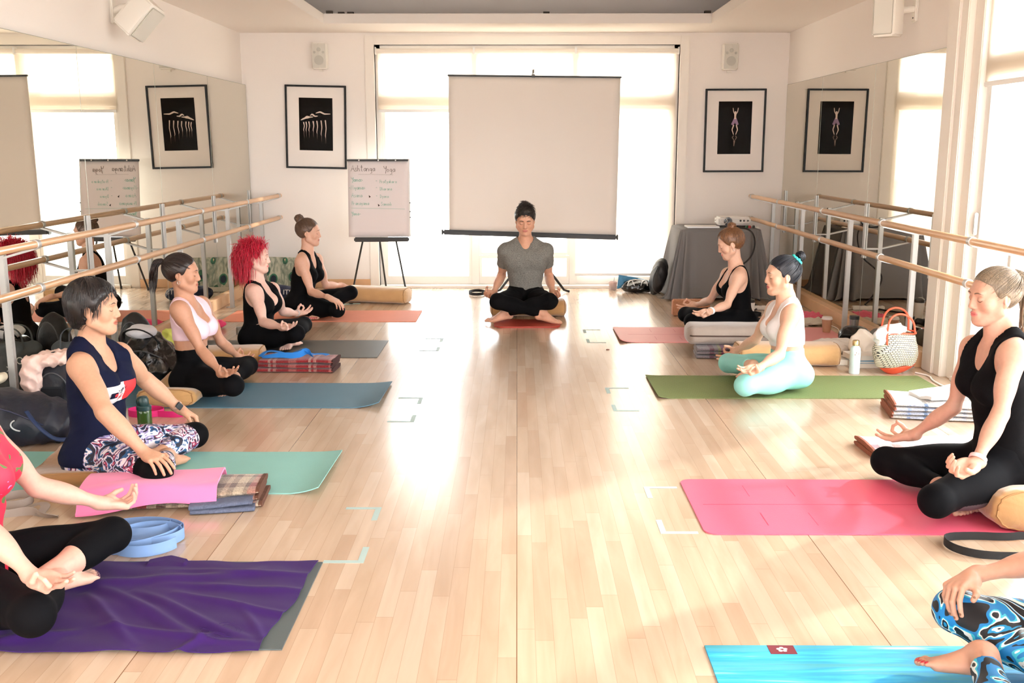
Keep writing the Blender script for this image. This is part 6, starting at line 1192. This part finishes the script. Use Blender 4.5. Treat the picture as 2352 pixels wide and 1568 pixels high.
book(2.32, 2.58, 6.76, 6.94, .001, .034, .05, mat('cover_white', (232, 228, 220), .5), 'thick white book at the bottom of the stack under the woven bag’s side'); book(2.33, 2.57, 6.76, 6.94, .035, .050, -.03, mat('cover_blue', (60, 150, 200), .5), 'thin blue edged book in the middle of the stack beside the bottle'); book(2.32, 2.56, 6.78, 6.96, .051, .085, .10, mat('cover_cream', (238, 232, 222), .5), 'thick cream book on top of the stack beside the bottle'); book(2.21, 2.35, 6.86, 7.04, .001, .040, -.2, mat('cover_pale', (228, 222, 212), .5), 'single pale book lying beside the end of the tan bolster')
cloth('jacket', 'beige jacket lying between the bolster and the woven bag', 'clothing', (2.34, 7.22, .06), (.20, .17, .055), mat('beige_cloth', (216, 204, 192), .9), 31, cr=(.022, 32), base=.003); cloth('cloth', 'crumpled cream paper bag behind the books', 'bag', (2.46, 6.98, .13), (.10, .05, .10), mat('paper_cream', (232, 218, 202), .8), 32, cr=(.020, 35), base=.003)
t = sack('drawstring_bag', 'shiny black bag with a flask in it, in front of the right mirrors', 'bag', (2.62, 7.62, .07), (.12, .10, .085), gl, 33, cr=(.014, 40)); mb = MB(); mb.lathe([(.001, .12), (.033, .12), (.036, .20), (.001, .20)], (2.62, 7.64, 0), 24); fl_ = obj('flask', mb, mat('steel_flask', (150, 148, 146), .25, metal=.8), t, True, angle=.6); mb = MB(); mb.lathe([(.037, .196), (.037, .222), (.001, .224)], (2.62, 7.64, 0), 24); obj('flask_cap', mb, blk_, fl_, True, angle=.6)
t = sack('duffel_bag', 'grey duffel bag against the right mirrors behind the woven bag', 'bag', (2.66, 7.15, .10), (.09, .20, .11), mat('duffel_grey', (110, 108, 104), .8, bump=.3, bscale=40), 34)
# woven bag
wv = mat('woven_raffia', (226, 216, 196), .8); nt, b = nodes(wv); ck = tex(nt, 'Brick', 1.0); ck.inputs['Scale'].default_value = 34; ck.inputs['Color1'].default_value = lin((230, 222, 202)); ck.inputs['Color2'].default_value = lin((214, 204, 182)); ck.inputs['Mortar'].default_value = lin((40, 36, 32)); ck.inputs['Mortar Size'].default_value = .05; ck.inputs['Brick Width'].default_value = .62; ck.inputs['Row Height'].default_value = .42
tc = nt.nodes.new('ShaderNodeTexCoord'); sp = nt.nodes.new('ShaderNodeSeparateXYZ'); nt.links.new(tc.outputs['Object'], sp.inputs[0]); cb = nt.nodes.new('ShaderNodeCombineXYZ'); ad = nt.nodes.new('ShaderNodeMath'); nt.links.new(sp.outputs[0], ad.inputs[0]); nt.links.new(sp.outputs[1], ad.inputs[1]); nt.links.new(ad.outputs[0], cb.inputs[0]); nt.links.new(sp.outputs[2], cb.inputs[1]); nt.links.new(cb.outputs[0], ck.inputs['Vector']); nt.links.new(ck.outputs['Color'], b.inputs['Base Color']); bump(nt, b, ck.outputs['Fac'], .5, -.006)
ow = mat('orange_leather', (214, 84, 52), .5); t = thing('woven_bag', (2.60, 6.60, 0), 'black and cream woven bag with orange base and handles by the mirror end', 'bag'); c = np.array([2.555, 6.60, .150])
blob('woven_body', [ell(c, (.155, .085, .15), None, 0), ell(c + (0, 0, .10), (.12, .07, .06), None, .04), half(c + (0, 0, .135), (0, 0, 1), 9, .006), half(c + (0, 0, -.095), (0.15, 0, -1), 9, .002)], .005, wv, t, noise=crease(.010, 30, 3))
blob('leather_base', [ell(c, (.156, .086, .151), None, 0), half(c + (0, 0, -.094), (-.15, 0, 1), 9, .002), half(c + (0, 0, -.150), (0, 0, -1), 9, .004)], .005, ow, t, noise=crease(.006, 26, 3)); mb = MB(); mb.tube([c + (.125 * math.cos(a), .070 * math.sin(a), .135 + .004 * math.sin(3 * a)) for a in np.linspace(0, 2 * PI, 40)], .006, 8, False); obj('rim', mb, ow, t, True)
for dy, k in ((-.068, 0), (.05, .03)): handle([c + (-.085, dy, .06), c + (-.09, dy, .15), c + (-.075, dy * .8, .24 + k), c + (.0, dy * .6, .275 + k), c + (.085, dy * .8, .23 + k), c + (.095, dy, .14)], .007, ow, t)
cloth('scarf', 'white scarf spilling over the rim of the woven bag', 'clothing', (2.52, 6.59, .305), (.10, .07, .038), mat('white_scarf', (242, 240, 240), .85), 36, cr=(.016, 50), h=.005, extra=[ell((2.42, 6.54, .26), (.04, .04, .06), None, .03)])
cable('white cable snaking over the floor beside the corner post', [(2.70, 6.60, .006), (2.76, 6.50, .006), (2.72, 6.38, .006), (2.72, 6.20, .006), (2.78, 6.10, .006), (2.82, 6.05, .006)], .006, wcab); cloth('sock', 'white sock lying at the foot of the glass door', 'clothing', (2.78, 6.10, .026), (.06, .05, .025), mat('sock_white', (244, 242, 240), .9), 38, base=.003)
# ---------------------------------------------------------------- where the joints of each seated person are, in metres
JOINTS = {
    'p1': dict(head=(-1.905, 4.42, 0.79), NB=(-1.94, 4.45, 0.618), Pel=(-1.944, 4.45, 0.138), SR=(-1.928, 4.29, 0.551), ER=(-1.772, 4.132, 0.389), WR=(-1.612, 4.136, 0.203), TR=(-1.476, 4.037, 0.177), HR=(-1.883, 4.35, 0.118), KR=(-1.553, 4.108, 0.124), AR=(-1.641, 4.481, 0.085), OR=(-1.61, 4.627, 0.075), SL=(-1.885, 4.6, 0.54), EL=(-1.85, 4.813, 0.37), WL=(-1.721, 4.918, 0.19), TL=(-1.579, 4.937, 0.098), HL=(-1.917, 4.54, 0.118), KL=(-1.622, 4.825, 0.082), AL=(-1.698, 4.448, 0.085), OL=(-1.72, 4.3, 0.075)),
    'p2': dict(head=(-2.035, 6.0, 0.748), NB=(-2.025, 6.02, 0.579), Pel=(-2.008, 6.02, 0.138), SR=(-2.02, 5.87, 0.549), ER=(-1.893, 5.844, 0.307), WR=(-1.732, 5.693, 0.2), TR=(-1.604, 5.586, 0.233), HR=(-1.995, 5.93, 0.118), KR=(-1.669, 5.685, 0.132), AR=(-1.869, 6.01, 0.085), OR=(-1.832, 6.155, 0.067), SL=(-1.987, 6.18, 0.532), EL=(-1.895, 6.247, 0.282), WL=(-1.844, 6.441, 0.142), TL=(-1.801, 6.601, 0.102), HL=(-2.012, 6.11, 0.118), KL=(-1.788, 6.45, 0.082), AL=(-1.778, 6.066, 0.085), OL=(-1.8, 5.919, 0.06)),
    'p3': dict(head=(-1.947, 7.38, 0.696), NB=(-1.937, 7.38, 0.493), Pel=(-1.95, 7.38, 0.138), SR=(-1.931, 7.25, 0.456), ER=(-1.836, 7.088, 0.263), WR=(-1.657, 6.927, 0.254), TR=(-1.529, 6.819, 0.28), HR=(-1.927, 7.29, 0.118), KR=(-1.6, 7.077, 0.185), AR=(-1.744, 7.4, 0.085), OR=(-1.668, 7.529, 0.075), SL=(-1.869, 7.52, 0.441), EL=(-1.836, 7.7, 0.243), WL=(-1.775, 7.926, 0.189), TL=(-1.685, 8.07, 0.194), HL=(-1.94, 7.47, 0.118), KL=(-1.695, 7.785, 0.124), AL=(-1.715, 7.41, 0.085), OL=(-1.736, 7.262, 0.075)),
    'p4': dict(head=(-1.862, 8.9, 0.756), NB=(-1.877, 8.9, 0.561), Pel=(-1.963, 8.9, 0.138), SR=(-1.908, 8.76, 0.511), ER=(-1.826, 8.736, 0.249), WR=(-1.641, 8.577, 0.223), TR=(-1.494, 8.522, 0.159), HR=(-1.907, 8.82, 0.118), KR=(-1.571, 8.588, 0.11), AR=(-1.726, 8.94, 0.085), OR=(-1.625, 8.834, 0.055), SL=(-1.831, 9.05, 0.502), EL=(-1.775, 9.151, 0.252), WL=(-1.664, 9.367, 0.223), TL=(-1.526, 9.45, 0.169), HL=(-1.917, 8.98, 0.118), KL=(-1.532, 9.063, 0.196), AL=(-1.76, 8.772, 0.085), OL=(-1.801, 8.629, 0.075)),
    'p5': dict(head=(0.069, 8.8, 0.872), NB=(0.074, 8.86, 0.671), Pel=(0.075, 8.9, 0.22), SR=(-0.101, 8.85, 0.599), ER=(-0.142, 9.013, 0.364), WR=(-0.213, 8.802, 0.234), TR=(-0.286, 8.653, 0.197), HR=(-0.003, 8.88, 0.172), KR=(-0.168, 8.484, 0.204), AR=(0.224, 8.476, 0.106), OR=(0.369, 8.488, 0.07), SL=(0.248, 8.85, 0.599), EL=(0.286, 9.014, 0.364), WL=(0.318, 8.793, 0.236), TL=(0.364, 8.638, 0.185), HL=(0.157, 8.88, 0.172), KL=(0.281, 8.469, 0.207), AL=(-0.102, 8.547, 0.103), OL=(-0.245, 8.508, 0.082)),
    'p6': dict(head=(1.712, 8.0, 0.742), NB=(1.766, 8.02, 0.54), Pel=(1.81, 8.02, 0.138), SL=(1.763, 7.88, 0.49), EL=(1.646, 7.728, 0.294), WL=(1.477, 7.552, 0.27), TL=(1.331, 7.471, 0.24), HL=(1.768, 7.94, 0.118), KL=(1.389, 7.792, 0.151), AL=(1.616, 8.096, 0.085), OL=(1.71, 8.21, 0.058), SR=(1.735, 8.16, 0.48), ER=(1.609, 8.243, 0.25), WR=(1.542, 8.467, 0.178), TR=(1.387, 8.52, 0.131), HR=(1.774, 8.1, 0.118), KR=(1.425, 8.314, 0.12), AR=(1.591, 7.95, 0.17), OR=(1.488, 7.864, 0.16)),
    'p7': dict(head=(1.645, 6.15, 0.718), NB=(1.684, 6.18, 0.549), Pel=(1.713, 6.15, 0.138), SL=(1.678, 6.02, 0.501), EL=(1.584, 5.898, 0.274), WL=(1.418, 5.723, 0.231), TL=(1.272, 5.636, 0.217), HL=(1.676, 6.06, 0.118), KL=(1.363, 5.796, 0.109), AL=(1.558, 6.127, 0.085), OL=(1.656, 6.235, 0.055), SR=(1.659, 6.34, 0.482), ER=(1.575, 6.473, 0.257), WR=(1.5, 6.676, 0.142), TR=(1.406, 6.783, 0.049), HR=(1.683, 6.24, 0.118), KR=(1.42, 6.549, 0.082), AR=(1.492, 6.177, 0.148), OR=(1.4, 6.079, 0.138)),
    'p8': dict(head=(1.954, 4.05, 0.897), NB=(1.989, 4.05, 0.745), Pel=(2.057, 4.05, 0.217), SL=(1.976, 3.89, 0.692), EL=(1.869, 3.736, 0.491), WL=(1.731, 3.613, 0.33), TL=(1.573, 3.561, 0.296), HL=(1.99, 3.96, 0.18), KL=(1.649, 3.736, 0.137), AL=(1.867, 4.05, 0.085), OL=(1.837, 3.906, 0.075), SR=(1.967, 4.21, 0.654), ER=(1.911, 4.236, 0.386), WR=(1.796, 4.372, 0.218), TR=(1.697, 4.499, 0.163), HR=(2.007, 4.15, 0.156), KR=(1.703, 4.414, 0.082), AR=(1.813, 4.046, 0.085), OR=(1.92, 3.943, 0.075)),
    'p9': dict(head=(-1.837, 3.1, 0.852), NB=(-1.774, 3.1, 0.659), Pel=(-1.809, 3.08, 0.144), SR=(-1.74, 2.93, 0.608), ER=(-1.623, 2.843, 0.382), WR=(-1.44, 2.772, 0.244), TR=(-1.285, 2.703, 0.24), HR=(-1.744, 2.98, 0.121), KR=(-1.431, 2.728, 0.145), AR=(-1.524, 3.093, 0.112), OR=(-1.456, 3.226, 0.1), SL=(-1.833, 3.27, 0.551), EL=(-1.685, 3.325, 0.333), WL=(-1.51, 3.45, 0.226), TL=(-1.408, 3.578, 0.181), HL=(-1.81, 3.18, 0.118), KL=(-1.448, 3.359, 0.142), AL=(-1.561, 2.98, 0.121), OL=(-1.482, 2.853, 0.111)),
    'p10': dict(head=(1.637, 2.55, 0.872), NB=(1.686, 2.55, 0.657), Pel=(1.632, 2.52, 0.17), SL=(1.634, 2.38, 0.576), EL=(1.48, 2.262, 0.381), WL=(1.305, 2.182, 0.229), TL=(1.14, 2.155, 0.198), HL=(1.579, 2.42, 0.123), KL=(1.199, 2.17, 0.082), AL=(1.28, 2.543, 0.131), OL=(1.145, 2.603, 0.121), SR=(1.76, 2.7, 0.516), ER=(1.576, 2.754, 0.319), WR=(1.336, 2.74, 0.27), TR=(1.194, 2.657, 0.23), HR=(1.635, 2.62, 0.118), KR=(1.295, 2.74, 0.161), AR=(1.502, 2.424, 0.085), OR=(1.578, 2.298, 0.057)),
}
# ---------------------------------------------------------------- the people
bk1 = mat('black_stretch', (8, 8, 11), .8, spec=.10); bk2 = mat('black_jersey', (10, 9, 11), .85, spec=.10, bump=.12, bscale=300)
legs = ('torso', 'legR', 'legL')
def leggings(m, up=.26, shin=.33, t=.004, **k): return dict(dict(name='leggings', of=legs, mat=m, t=t, cut=[('above', up), ('shin', shin)]), **k)
def paint(name, base, stops, sc, dist=2.2, detail=3., rough=.6):
    m = mat(name, base, rough); nt, b = nodes(m); n = tex(nt, 'Noise', sc, Detail=detail, Distortion=dist); nt.links.new(ramp(nt, n.outputs['Fac'], stops, 'CONSTANT'), b.inputs['Base Color']); return m
def band(J, k, root, m, r=.0285, w=.020, up=.025, face=None, nm='wrist_band', label=None):
    W_, a = J['W' + k], nrm(J['W' + k] - J['E' + k]); e1 = nrm(np.cross(a, (0, 0, 1.))); e2 = np.cross(e1, a); c = W_ - a * up; mb = MB()
    prof = [(r, -w / 2), (r + .003, -w / 2 + .002), (r + .003, w / 2 - .002), (r, w / 2)]; n = 32; vs = [c + a * z + (e1 * math.cos(2 * PI * i / n) * 1.04 + e2 * math.sin(2 * PI * i / n) * .96) * q for q, z in prof for i in range(n)]
    mb.add(vs, [(j * n + i, j * n + (i + 1) % n, (j + 1) * n + (i + 1) % n, (j + 1) * n + i) for j in range(3) for i in range(n)]); b = obj(nm, mb, m, root, True, label=label)
    if face is not None:
        f = nrm(face); f = nrm(f - a * (f @ a)); s = np.cross(f, a); p = c + f * (r + .004); mb = MB(); q = [p + a * x * .018 + s * y * .016 + f * z for x in (-1, 1) for y in (-1, 1) for z in (-.003, .005)]; mb.add(q, [(0, 1, 3, 2), (4, 6, 7, 5), (0, 4, 5, 1), (2, 3, 7, 6), (0, 2, 6, 4), (1, 5, 7, 3)]); obj('watch_face', mb, mat('watch_glass', (14, 14, 16), .15), b, bevel=.003)
def earring(J, q, root, side):
    s = q.get('hs', 1.); c = loc(J['head'], q['HF'], side * .0765 * s, -.006 * s, -.040 * s); mb = MB(); mb.tube([c + q['HF'][1] * .008 * math.cos(a) + q['HF'][2] * .009 * math.sin(a) for a in np.linspace(0, 2 * PI, 18)], .0012, 6); obj('earring', mb, mat('silver', (210, 208, 204), .2, metal=.9), root, True)
P = {}
fwdR = ((1, .12, -.02),); RU = (0, 0, 1); 
# the woman in the navy tank top
aloha = paint('floral_print', (40, 50, 90), [(0, (22, 24, 46)), (.40, (40, 90, 140)), (.44, (236, 226, 232)), (.50, (150, 140, 190)), (.53, (24, 24, 44)), (.57, (160, 40, 84)), (.60, (232, 222, 230)), (.66, (30, 34, 66))], 13., 1.3, 2.)
navy = mat('navy_jersey', (15, 20, 46), .8, spec=.15, bump=.12, bscale=260); whp = mat('white_print', (240, 236, 238), .7); rdp = mat('red_print', (214, 46, 52), .7)
def logo_mi(pts, J, FC):
    d = pts - J['NB']; lat, f, u = d @ FC[0], d @ FC[1], d @ FC[2]; z = -.232 < 0; b = (f > .02) & (u < -.168) & (u > -.252) & (lat > -.085); m = np.where(b & (lat < .125), 1, 0); m = np.where(b & (lat <= -.008), 2, m); return m
q1 = dict(face=fwdR[0:1], skin=(206, 160, 132), s=1.0, hs=1.06, arm=1.04, girth=1.14, handR=(None, (.15, .1, -1), 'down'), handL=(None, (.1, -.3, -1), 'grip'), brow=(36, 26, 24), nose=1.15, jaw=1.08,
  hair=dict(kind='bob', col=((14, 11, 12), (36, 28, 28)), thick=.017, hairline=.020, nape=.030, seed=4), nails=(None, None), bust=1.05,
  wear=[dict(name='sports_bra', of=('torso',), mat=mat('dark_print', (44, 44, 46), .8, var=.6, vscale=90), t=.003, cut=[('below', .52), ('above', .70)]),
        leggings(aloha, .30, .30, mi=lambda p, J, FC: np.where((np.linalg.norm(p - J['KL'], axis=1) < .085) | (np.linalg.norm(p - J['KR'], axis=1) < .11), 1, 0)),
        dict(name='tank_top', of=('torso',), mat=[navy, whp, rdp], t=.010, h=.0036, fold=(.005, 34), cut=[('below', -.10), ('arm', .030, .005, (.062, .095, .135), 0), ('cone', (0, -.02, .12), (0, -.01, -.005), .075, .060), ('ell', (0, .085, -.02), (.058, .12, .105)), ('ell', (0, -.10, .0), (.05, .06, .09))], mi=logo_mi)])
# black lower legs as printed on the leggings
q1['wear'][1]['mat'] = [aloha, bk1]
q2 = dict(face=((1, .14, -.03),), skin=(192, 144, 118), hs=1.03, arm=.80, handR=(None, (.1, -.45, 1), 'mudra'), handL=(None, (-.1, -.2, 1), 'mudra'), brow=(30, 20, 18), bust=1.10, nails=((40, 20, 26), (60, 20, 34)), girth=.93,
  hair=dict(kind='pony', col=((18, 13, 13), (46, 28, 22)), tie=(0, -.100, .070), len=.20, fat=.022, seed=2, thick=.006),
  wear=[dict(name='sports_bra', of=('torso',), mat=mat('pale_pink_knit', (238, 208, 220), .7), t=.005, cut=[('below', .49), ('arm', .035, .015, (.075, .10, .125), 0), ('cone', (0, -.03, .14), (0, -.01, -.01), .085, .075), ('ell', (0, .10, -.03), (.070, .12, .110)), ('ell', (0, -.12, -.02), (.105, .085, .135))]), leggings(bk1, .36, .34)])
q3 = dict(face=((1, .10, .0),), skin=(232, 192, 176), s=.98, hs=1.02, arm=.86, handR=(None, (.1, -.5, 1), 'mudra'), handL=(None, (-.1, -.35, 1), 'mudra'), brow=(120, 60, 50), bust=1.18, lip=(220, 130, 130),
  hair=dict(kind='red', col=((150, 6, 34), (226, 24, 62)), tie=(0, -.03, .118), seed=3, thick=.010),
  wear=[dict(name='tank_top', of=('torso',), mat=bk2, t=.006, cut=[('below', .10), ('arm', .030, .01, (.068, .10, .13), 0), ('cone', (0, -.02, .14), (0, -.01, -.01), .080, .068), ('ell', (0, .10, -.04), (.056, .12, .115)), ('ell', (0, -.12, -.02), (.07, .085, .12))]), leggings(bk1, .20, .34)])
q4 = dict(face=((1, .05, -.02),), skin=(222, 176, 152), hs=1.04, arm=.84, handR=(None, (.2, .0, -1), 'down'), handL=(None, (.3, .2, -1), 'down'), brow=(70, 48, 40), girth=.97, nails=((190, 40, 70), (190, 40, 70)),
  hair=dict(kind='bun', col=((60, 42, 34), (112, 82, 62)), tie=(0, -.062, .098), bunr=.036, seed=5, loose=30),
  wear=[dict(name='tank_top', of=('torso',), mat=bk2, t=.010, fold=(.005, 36), cut=[('below', -.08), ('arm', .015, .010, (.080, .10, .14), 0), ('cone', (0, -.02, .14), (0, -.01, -.0), .078, .066), ('ell', (0, .10, -.02), (.050, .12, .09)), ('ell', (.085, -.10, -.06), (.05, .07, .10)), ('ell', (-.085, -.10, -.06), (.05, .07, .10))]), leggings(bk1, .20, .34)])
gm = mat('grey_melange', (112, 110, 104), .9); nt, b = nodes(gm); n = tex(nt, 'Noise', (160., 160., 420.), Detail=3.); nt.links.new(ramp(nt, n.outputs['Fac'], [(.35, (84, 82, 78)), (.65, (138, 136, 128))]), b.inputs['Base Color'])
q5 = dict(face=((0, -1, -.27),), skin=(214, 162, 134), male=1, s=1.03, hs=1.06, arm=.84, handR=(None, (.25, -.55, .8), 'soft'), handL=(None, (-.25, -.55, .8), 'soft'), brow=(30, 22, 18), jaw=1.12, nose=1.1, browk=1.5, lip=(188, 116, 104), girth=.95,
  hair=dict(kind='short', col=((22, 17, 14), (46, 36, 30)), thick=.012, hairline=.016, nape=.014, seed=7),
  wear=[dict(name='trousers', of=legs, mat=mat('black_cotton', (12, 11, 12), .9, spec=.1), t=.010, fold=(.006, 28), cut=[('above', .16), ('shin', .36)]),
        dict(name='t_shirt', of=('torso', 'armR', 'armL'), mat=gm, t=.013, fold=(.007, 26), seed=5, cut=[('below', -.02), ('sleeve', .155), ('cone', (0, -.02, .16), (0, .0, .02), .078, .066), ('ell', (0, .08, .02), (.044, .08, .060)), ('cone', (0, .13, -.01), (0, .125, -.122), .040, .003)])])
q6 = dict(face=((-1, .10, -.34),), skin=(228, 184, 160), hs=1.03, arm=.80, handL=(None, (.1, -.6, 1), 'mudra'), handR=(None, (-.1, -.5, 1), 'mudra'), brow=(90, 60, 44), bust=1.02, lip=(214, 128, 118),
  hair=dict(kind='bun', col=((74, 46, 32), (146, 100, 64)), tie=(0, -.040, .112), bunr=.032, seed=8, thick=.013, loose=34),
  wear=[dict(name='tank_top', of=('torso',), mat=bk2, t=.006, cut=[('below', .06), ('arm', .020, .01, (.086, .11, .14), 0), ('cone', (0, -.02, .14), (0, -.01, -.03), .088, .078), ('ell', (0, .10, -.05), (.078, .12, .10)), ('ell', (0, -.12, -.05), (.095, .085, .14))]), leggings(bk1, .24, .34)])
turq = mat('turquoise_stretch', (146, 216, 208), .7)
q7 = dict(face=((-1, -.05, -.03),), skin=(220, 176, 150), s=1., hs=1.05, arm=.84, handL=(None, (.1, -.5, 1), 'mudra'), handR=(None, (-.1, -.5, 1), 'mudra'), brow=(40, 30, 28), bust=1.02, nose=.9, lip=(206, 120, 114),
  hair=dict(kind='bun', col=((12, 12, 18), (30, 34, 46)), tie=(0, -.078, .092), bunr=.027, seed=9, thick=.006, scrunchie=1),
  wear=[dict(name='sports_bra', of=('torso',), mat=mat('white_knit', (244, 240, 240), .7), t=.006, cut=[('below', .36), ('arm', .035, .01, (.070, .11, .13), 0), ('cone', (0, -.02, .14), (0, -.01, -.01), .084, .070), ('ell', (0, .10, -.03), (.056, .12, .12)), ('ell', (0, -.12, .0), (.08, .085, .10))]), leggings(turq, .30, .33, t=.005, fold=(.0012, 60))])
mesh_p = mat('sheer_panel', (70, 60, 64), .6)
q8 = dict(face=((-1, -.12, -.05),), skin=(206, 160, 138), s=1.05, hs=1.02, arm=.80, handL=(None, (.3, -.35, 1), 'curl'), handR=(None, (.1, -.3, 1), 'mudra'), brow=(110, 84, 66), bust=.95, lip=(214, 124, 122), neck=.92,
  hair=dict(kind='pony', col=((92, 78, 64), (146, 126, 102)), tie=(0, -.085, .088), len=.30, fat=.022, seed=11, thick=.006, n=700),
  wear=[dict(name='tank_top', of=('torso',), mat=bk2, t=.007, fold=(.003, 40), cut=[('below', -.02), ('arm', .030, .005, (.070, .10, .135), 0), ('cone', (0, -.02, .16), (0, -.01, -.0), .082, .068), ('ell', (0, .10, -.03), (.056, .12, .105)), ('ell', (0, -.12, -.02), (.07, .085, .12))]),
        leggings([bk1, mesh_p], .24, .34, mi=lambda p, J, FC: np.where((np.abs((p - J['KL']) @ nrm(J['AL'] - J['KL']) - .17) < .10) & ((p - J['KL']) @ np.cross(nrm(J['AL'] - J['KL']), (0, 0, 1.)) > .012) & (p[:, 2] > .05) & (p[:, 2] < .11) & (p[:, 1] < 3.95), 1, 0))])
redm = paint('red_print_top', (222, 40, 72), [(0, (90, 110, 60)), (.36, (222, 38, 70)), (.62, (222, 38, 70)), (.64, (190, 130, 190))], 14., 1.)
q9 = dict(face=((1, .0, -.05),), skin=(216, 172, 154), s=.99, hs=1., arm=.92, handR=(None, (.3, -.5, .9), 'mudra'), handL=(None, (-.1, -.35, 1), 'curl'), brow=(90, 60, 44), nails=(None, (60, 20, 60)), hd=.0024,
  hair=dict(kind='pony', col=((70, 48, 36), (110, 78, 58)), tie=(0, -.10, .07), seed=12),
  wear=[dict(name='tank_top', of=('torso',), mat=redm, t=.010, fold=(.006, 30), cut=[('below', -.12), ('arm', .030, .005, (.070, .10, .13), 0), ('cone', (0, -.02, .14), (0, -.01, -.0), .078, .066), ('ell', (0, .085, -.02), (.058, .12, .09))]), leggings(bk1, .26, dict(R=.26, L=.20))])
bluep = paint('blue_swirl_print', (20, 110, 170), [(0, (10, 12, 18)), (.40, (16, 116, 178)), (.455, (60, 182, 204)), (.475, (236, 238, 232)), (.50, (12, 14, 20)), (.56, (20, 130, 180)), (.60, (232, 236, 230)), (.63, (12, 14, 20))], 6.5, 1.7, 1.5)
q10 = dict(face=((-1, 0, -.05),), skin=(194, 146, 122), hs=1., arm=.88, handL=(None, (0, 0, -1), 'down'), handR=(None, (.35, -.15, -1), 'grip'), nails=((120, 84, 60), (186, 20, 48)), hd=.0022, soleL=(.25, -.5, -.8),
  hair=dict(kind='pony', col=((50, 36, 30), (90, 66, 50)), tie=(0, -.10, .07), seed=13),
  wear=[dict(name='tank_top', of=('torso',), mat=bk2, t=.007, cut=[('below', .0), ('arm', .03, .005, (.07, .1, .13), 0), ('cone', (0, -.02, .14), (0, -.01, 0), .078, .066), ('ell', (0, .09, -.02), (.056, .12, .10))]), leggings(bluep, .28, .32)])
LAB = dict(p1='woman in a navy tank top and floral leggings sitting cross-legged, hands on knees', p2='woman with a dark ponytail and pale pink bra top, cross-legged on a fat bolster',
 p3='woman with bright red hair in black, cross-legged on the dark grey mat', p4='woman with a brown top knot and loose black tank, hands on knees by the easel', p5='man in a grey V-neck shirt sitting cross-legged facing us before the screen',
 p6='woman with a brown bun and thin black straps, sitting beside the cork block', p7='woman in a white bra top and turquoise leggings on the green mat', p8='blonde woman with a ponytail and black tank top on the bright pink mat',
 p9='person in a red print top and black cropped leggings, cut by the left edge', p10='person in blue, black and white swirl leggings, cut by the right edge')
QQ = dict(p1=q1, p2=q2, p3=q3, p4=q4, p5=q5, p6=q6, p7=q7, p8=q8, p9=q9, p10=q10)
import os as _os
for k in QQ:
    q = QQ[k]; q['face'] = q['face'] if len(q['face']) == 1 else (q['face'],)
    root, J, R, FC = grow(q, JOINTS[k], 'person', LAB[k])
    if k == 'p1':
        band(J, 'L', root, mat('rose_gold_mesh', (206, 170, 150), .35, metal=.5), .0285, .020, .03, (.2, -.8, .6), 'wrist_watch', 'watch with a black face and pale metal strap')
        # lettering printed across the chest of the tank top
        tk = [c for c in root.children if c.name.startswith('tank_top')][0]
        def on_chest(lat, u, out=.0115):
            ys = np.linspace(.26, 0, 120); pts = np.array([loc(J['NB'], FC, lat, y, u) for y in ys]); f = fval(R['torso'], pts) - .010; i = int(np.argmax(f < 0)); return loc(J['NB'], FC, lat, ys[max(i, 0)] + .004, u)
        for body, l0, u0, sz, mm in (('TOMMY', .028, -.208, .026, navy), ('SPORT', .028, -.236, .024, rdp)):
            o = text(body, sz, Matrix.Identity(4), mm, None, 'lettering', .0002)
            bm2 = bmesh.new(); bm2.from_mesh(o.data); bmesh.ops.subdivide_edges(bm2, edges=bm2.edges, cuts=1); bm2.to_mesh(o.data); bm2.free()
            for v in o.data.vertices: p = on_chest(l0 - v.co.x, u0 + v.co.y); v.co = Vector(p) - root_loc(root)
            o.parent = tk; o.location = (0, 0, 0)
        mb = MB(); cs = [(.022, -.232), (.005, -.232), (.005, -.214), (.022, -.214)]; 
        for x0, x1, m_ in ((.108, .074, navy), (.090, .072, rdp)):
            mb = MB(); z0, z1 = (-.224, -.198) if m_ is navy else (-.218, -.204); mb.grid(lambda u, v: on_chest(x0 + (x1 - x0) * u, z0 + (z1 - z0) * v), 5, 5); o = obj('flag_mark', mb, m_, tk)
    if k == 'p2': earring(J, q, root, 1)
    if k == 'p3': band(J, 'L', root, mat('silver_band', (190, 188, 190), .3, metal=.6), .0265, .012, .02)
    if k == 'p6': band(J, 'L', root, mat('white_rubber', (240, 242, 246), .5), .0275, .022, .02, label='white wrist band'); earring(J, q, root, -1)
    if k == 'p8': band(J, 'L', root, mat('pink_rubber', (240, 196, 196), .5), .0285, .018, .025, label='pale pink wrist band')
